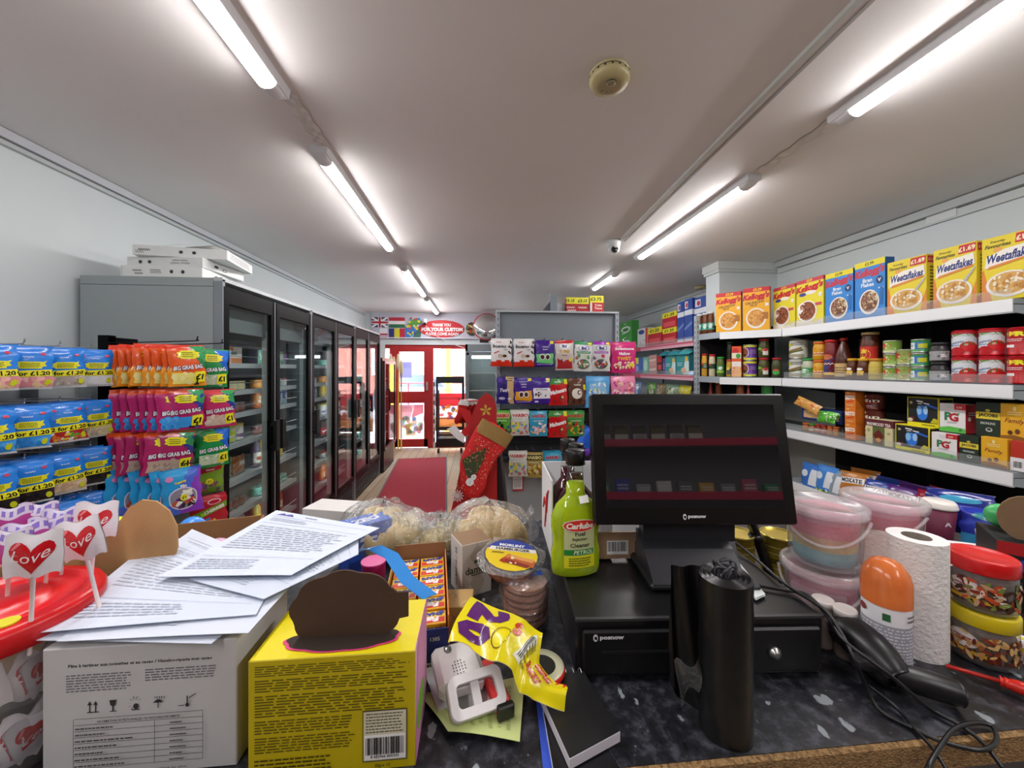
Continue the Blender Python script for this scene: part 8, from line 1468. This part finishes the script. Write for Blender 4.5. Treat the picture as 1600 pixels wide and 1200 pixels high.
for z_ in (.012, .022, .033, .044, .054): r = sqrt(max(0, .034**2-(z_-.033)**2)); m.tube([(r*cos(2*pi*t/20), r*sin(2*pi*t/20), z_) for t in range(21)], .0012, '1a1a1a', 'matt', n=5, sub=False)
m.build('net', o)
# ---- bread in clear bags
def mixhex(a, b, t):
    A, B = lin(a), lin(b); return tuple(A[i]*(1-t)+B[i]*t for i in range(3))+(1.0,)
def bread(px, py, rx, ry, rz, col, lab, seed, rot=0, tail=(1, 0), n=3):
    x, y = atz(px, py, CZ); o = empty('bread_bag', lab, 'bread', (x, y, CZ), rot); rr = random.Random(seed)
    for k in range(n):
        m = MB(); a_ = rr.uniform(0, 6); cx, cy, cz = (k-(n-1)/2)*rx*.42, (.25 if k % 2 else -.2)*ry, rz*(.42 if k % 2 == 0 else .56)
        f_ = [(rr.uniform(2, 9), rr.uniform(2, 9), rr.uniform(0, 6)) for _ in range(4)]
        def G(u, v):
            a = 2*pi*u; n_ = sum(sin(p*cos(a)*1.3+q*v+r_) for p, q, r_ in f_)*.045; s_ = sin(pi*v)**.6
            return (cx+rx*.68*cos(a)*s_*(1+n_), cy+ry*.72*sin(a)*s_*(1+n_), max(.002, cz-rz*.40*cos(pi*v)*(1+1.5*n_)+.10*rz*sin(3*a+a_)*s_*sin(pi*v)))
        m.grid(G, 40, 20, lambda u, v: (col, mixhex(col, 'f0e4c0', .35), mixhex(col, '8a6a30', .18))[int(3+2.9*sin(9*u+a_)*sin(7*v+a_)) % 3], 'bread', wrapu=True); m.build('loaf', o)
    m = MB(); ph = rr.uniform(0, 6)
    def F(u, v):
        a = 2*pi*u; w1 = 1+.05*sin(9*a+ph)+.04*sin(15*a+5*v); s_ = sin(pi*v)**.7
        tx = max(0, cos(a-atan2(tail[1], tail[0])))**6; z = rz*.57-rz*.60*cos(pi*v)+.006*sin(11*a+9*v+ph)
        return (rx*1.22*cos(a)*s_*w1*(1+.35*tx), ry*1.08*sin(a)*s_*w1*(1+.35*tx), max(.001, z*(1-.45*tx)+.002))
    m.grid(F, 64, 20, 'fff', 'clearfilm', wrapu=True); m.build('clear_bag', o)
    m = MB(); m.grid(lambda u, v: (tail[0]*rx*(1.2+.5*u)+.02*(v-.5)*tail[1]*(1+2*u), tail[1]*ry*(1.2+.5*u)+.06*(v-.5)*(.3+u), rz*(.35+.35*u)+.006*sin(12*v+ph)), 8, 8, 'fff', 'clearfilm'); m.build('bag_end', o)
    return o
bread(600, 868, .092, .085, .122, 'd8c088', 'leftmost clear bag of pale flatbread, behind the invoices', 1, .2, (1, .15))
bread(688, 872, .062, .060, .095, 'b8a468', 'middle clear bag of bread, lower and greener than its neighbours', 2, -.2, (-1, -.4), 2)
bread(764, 870, .092, .082, .125, 'd8b87c', 'rightmost clear bag of flatbread rolls before the Christmas stand', 3, .3, (1, .4))
m = MB(); X, Y = atz(650, 900, CZ); m.grid(lambda u, v: (.09*(u-.5)*2, .035*(v-.5)*2, .05+.03*sin(pi*u)*sin(pi*v)+.006*sin(19*u+7*v)+.004*sin(23*v)), 20, 10, 'fff', 'clearfilm'); m.grid(lambda u, v: (.09*(u-.5)*2, .035*(v-.5)*2, .002+.03*abs(u-.5)), 20, 10, 'fff', 'clearfilm'); o = m.build('plastic_wrap'); o.location = (X-.02, Y+.10, CZ+.04); tag(o, 'crumpled clear plastic wrap between the bread and the snaps tray', 'wrap')
# ------------------------------------------------------------------ lollipop tub
LX, LY = -.632, .560; LR = .104
o = empty('lollipop_tub', 'large clear tub of wrapped lollipops with a wide red lid', 'tub', (LX, LY, CZ))
m = MB(); m.lathe([(LR*.80, 0), (LR*.84, .01), (LR*.92, .17), (LR*.92, .175)], 48, mat='clearplastic', col='fff'); m.build('tub', o)
m = MB(); m.lathe([(LR*.93, .160), (LR, .163), (LR*1.01, .185), (LR*.97, .192), (LR*.80, .194), (LR*.78, .188), (LR*.5, .188), (LR*.48, .193), (0, .193)], 56, mat='gloss', col='d0141c'); m.build('lid', o)
m = MB(); m.lathe([(.012, .1925), (.012, .1955)], 20, (.066, -.045, 0), col='d8d02a', mat='card'); m.build('sticker', o)
def lollykind(pur=False, hs=.0265):
    m = MB(); s_ = hs
    def S(x, y, l): u, v = x/(2*s_)+.5, y/(2*s_); b_ = .006*sin(pi*min(1, max(0, u)))*sin(pi*min(1, max(0, v))); return Vector((x*(1-.08*abs(2*v-1)+.02*sin(7*v)), -b_-l-.001, y-s_*.0+.003*sin(9*u)))
    base = 'c4a0cc' if pur else 'e8e4ea'
    m.grid(lambda u, v: S((u-.5)*2*s_, v*2*s_, 0), 12, 12, (lambda u, v: ('b4489a' if .12 < v < .7 else ('8a7ad0' if int(u*14) % 2 and .72 < v < .9 else 'dcd8ec'))) if pur else base, 'film', flip=True)
    m.grid(lambda u, v: Vector((S((u-.5)*2*s_, v*2*s_, 0).x, -S((u-.5)*2*s_, v*2*s_, 0).y*.8, v*2*s_+.003*sin(9*u))), 12, 12, base, 'film')
    if not pur:
        H_ = []
        for k in range(28): t = 2*pi*k/28; H_.append((.5+.42*(16*sin(t)**3)/17, .52+.40*(13*cos(t)-5*cos(2*t)-2*cos(3*t)-cos(4*t))/17))
        m.decal(S, 2*s_, 2*s_, [('p', H_, 'c8141e'), ('t', 'Love', .5, .52, .24, 'f4ecee', {'shear': .35, 'bold': 0, 'rot': 8}), ('q', [(.14, .62), (.2, .62), (.32, .78), (.26, .8)], 'e87a80')], 'film', .0005)
    st_ = MB(); st_.tube([(0, 0, .004), (0, 0, -.095)], .0023, 'e8dcdc', 'plastic', n=8, sub=False)
    return Kind('lollipop', [('wrapper', m.mesh('wrapper')), ('stick', st_.mesh('stick'))])
KL, KPu = lollykind(), lollykind(True, .024); LZ = CZ+.1935
for i, (px, py, ph_, tx, tz, k_, lab) in enumerate(((52, 968, .065, 2, -18, KL, 'white wrapped heart lollipop, leftmost and nearest of the standing hearts'), (136, 930, .062, -12, -34, KL, 'white wrapped heart lollipop tilted at the right of the lid'), (148, 898, .066, 4, -25, KL, 'white heart lollipop standing behind the two front hearts'),
     (14, 930, .060, 2, -20, KPu, 'purple wrapped lollipop at the left picture edge, front one'), (44, 915, .062, -4, -15, KPu, 'purple wrapped lollipop behind the leftmost heart'), (75, 905, .062, 3, -18, KPu, 'purple wrapped lollipop between the two front hearts'), (96, 892, .066, 0, -25, KPu, 'purple wrapped lollipop at the back right of the lid'), (20, 893, .070, -3, -10, KPu, 'purple wrapped lollipop at the left picture edge, back one'), (58, 885, .070, 3, -20, KPu, 'purple wrapped lollipop at the back middle of the lid'))):
    x_, y_ = atz(px, py, LZ); put(k_, lab, 'lollipop', (x_, y_, LZ+ph_-(.012 if k_ is KL else .020)), (0, radians(tx), radians(38+tz)), 'lollipops on the lid')
rr = random.Random(11)
for i in range(12):
    a_ = radians(-100+22*(i % 6)); z_ = .03+.075*(i//6); rad = LR*.80-.014
    if i % 6 == 5 and i > 6: continue
    put(KL, 'heart lollipop lying inside the clear tub, %s layer, %s' % (('lower', 'upper')[i//6], place(i % 6, 6)), 'lollipop', (LX+rad*cos(a_), LY+rad*sin(a_), CZ+z_-.02), (0, radians(rr.uniform(-50, 50)), a_+pi/2), 'lollipops inside the tub') if False else None
for i in range(10):
    row, k = divmod(i, 5); a_ = radians(-112+27*k+10*row); rad = LR*.62
    w3 = MB(); 
    o2 = put(Kind('lollipop', [('wrapper', KL.parts[0][1])]), 'heart lollipop pressed inside the clear tub, %s row, %s' % (('lower', 'upper')[row], place(k, 5)), 'lollipop', (LX+rad*cos(a_), LY+rad*sin(a_), CZ+.012+.072*row), (0, radians((-28, 15, -10, 22, -18)[k]), a_+pi/2), 'lollipops inside the tub')
# ------------------------------------------------------------------ cigarette gantry behind the till (seen in the touchscreen)
o = empty('gantry', 'grey till-side shelving with crimson edge strips reflected in the touchscreen', 'shelving', (.6, -1.15, 0)); GN = o
m = MB(); m.box((0, -.12, 1.1), (2.9, .03, 2.2), '6e6c70', 'paint'); [m.box((s_*1.44, 0, 1.1), (.03, .26, 2.2), '7a787c', 'paint') for s_ in (-1, 1)]; m.build('back_panel', o)
GZS = [.95, 1.28, 1.60, 1.90]
for z in GZS:
    m = MB(); m.box((0, 0, z), (2.86, .22, .02), '8a888c', 'paint'); m.box((0, .115, z-.005), (2.86, .008, .045), 'c8204a', 'gloss'); m.build('shelf', o)
kc1 = kbox('cigarette_pack', .085, .03, .10, '4a4238', [('r', 0, 0, 1, .4, 'c8c4c0'), ('l', .1, .05, .9, .35, 3, '3a3a3a', 2), ('r', .05, .8, .95, .95, '1a1a1a')]); kc2 = kbox('cigarette_pack', .085, .03, .10, '6a5a2a', [('r', 0, 0, 1, .4, 'd0ccc0'), ('r', .05, .75, .95, .95, '2a2a1a')])
for i in range(6): put((kc1, kc2)[i % 2], 'dark cigarette pack reflected on the upper crimson shelf, %s' % place(i, 6), 'cigarettes', (.50+.115*i, -1.06, 1.611), pi, 'packs on the upper gantry shelf')
CC = ['c8a02a', '3a7ab8', '4a9a6a', '3a4ab0', 'a8b0b8', 'd8dad8', '6a6a70', 'd0a83a', '8a8a90', 'c05a70', '3a8a5a', 'b8302a']; CN = ['amber', 'blue', 'green', 'deep blue', 'silver grey', 'white', 'dark grey', 'gold', 'slate grey', 'pink', 'dark green', 'red']
for i in range(12):
    K = kbox('small_carton', .085, .03, R.uniform(.05, .085), CC[i], [('l', .1, .2, .9, .7, 2, 'e8e8e8', i)]); put(K, '%s little carton reflected on the lower crimson shelf' % CN[i], 'carton', (.22+.125*i, -1.06, 1.291), pi, 'cartons on the lower gantry shelf')
K = kbox('green_carton', .2, .04, .05, '7ac83a'); put(K, 'lime green flat carton reflected at the end of the upper crimson shelf', 'carton', (-.25, -1.06, 1.611), pi+.2)
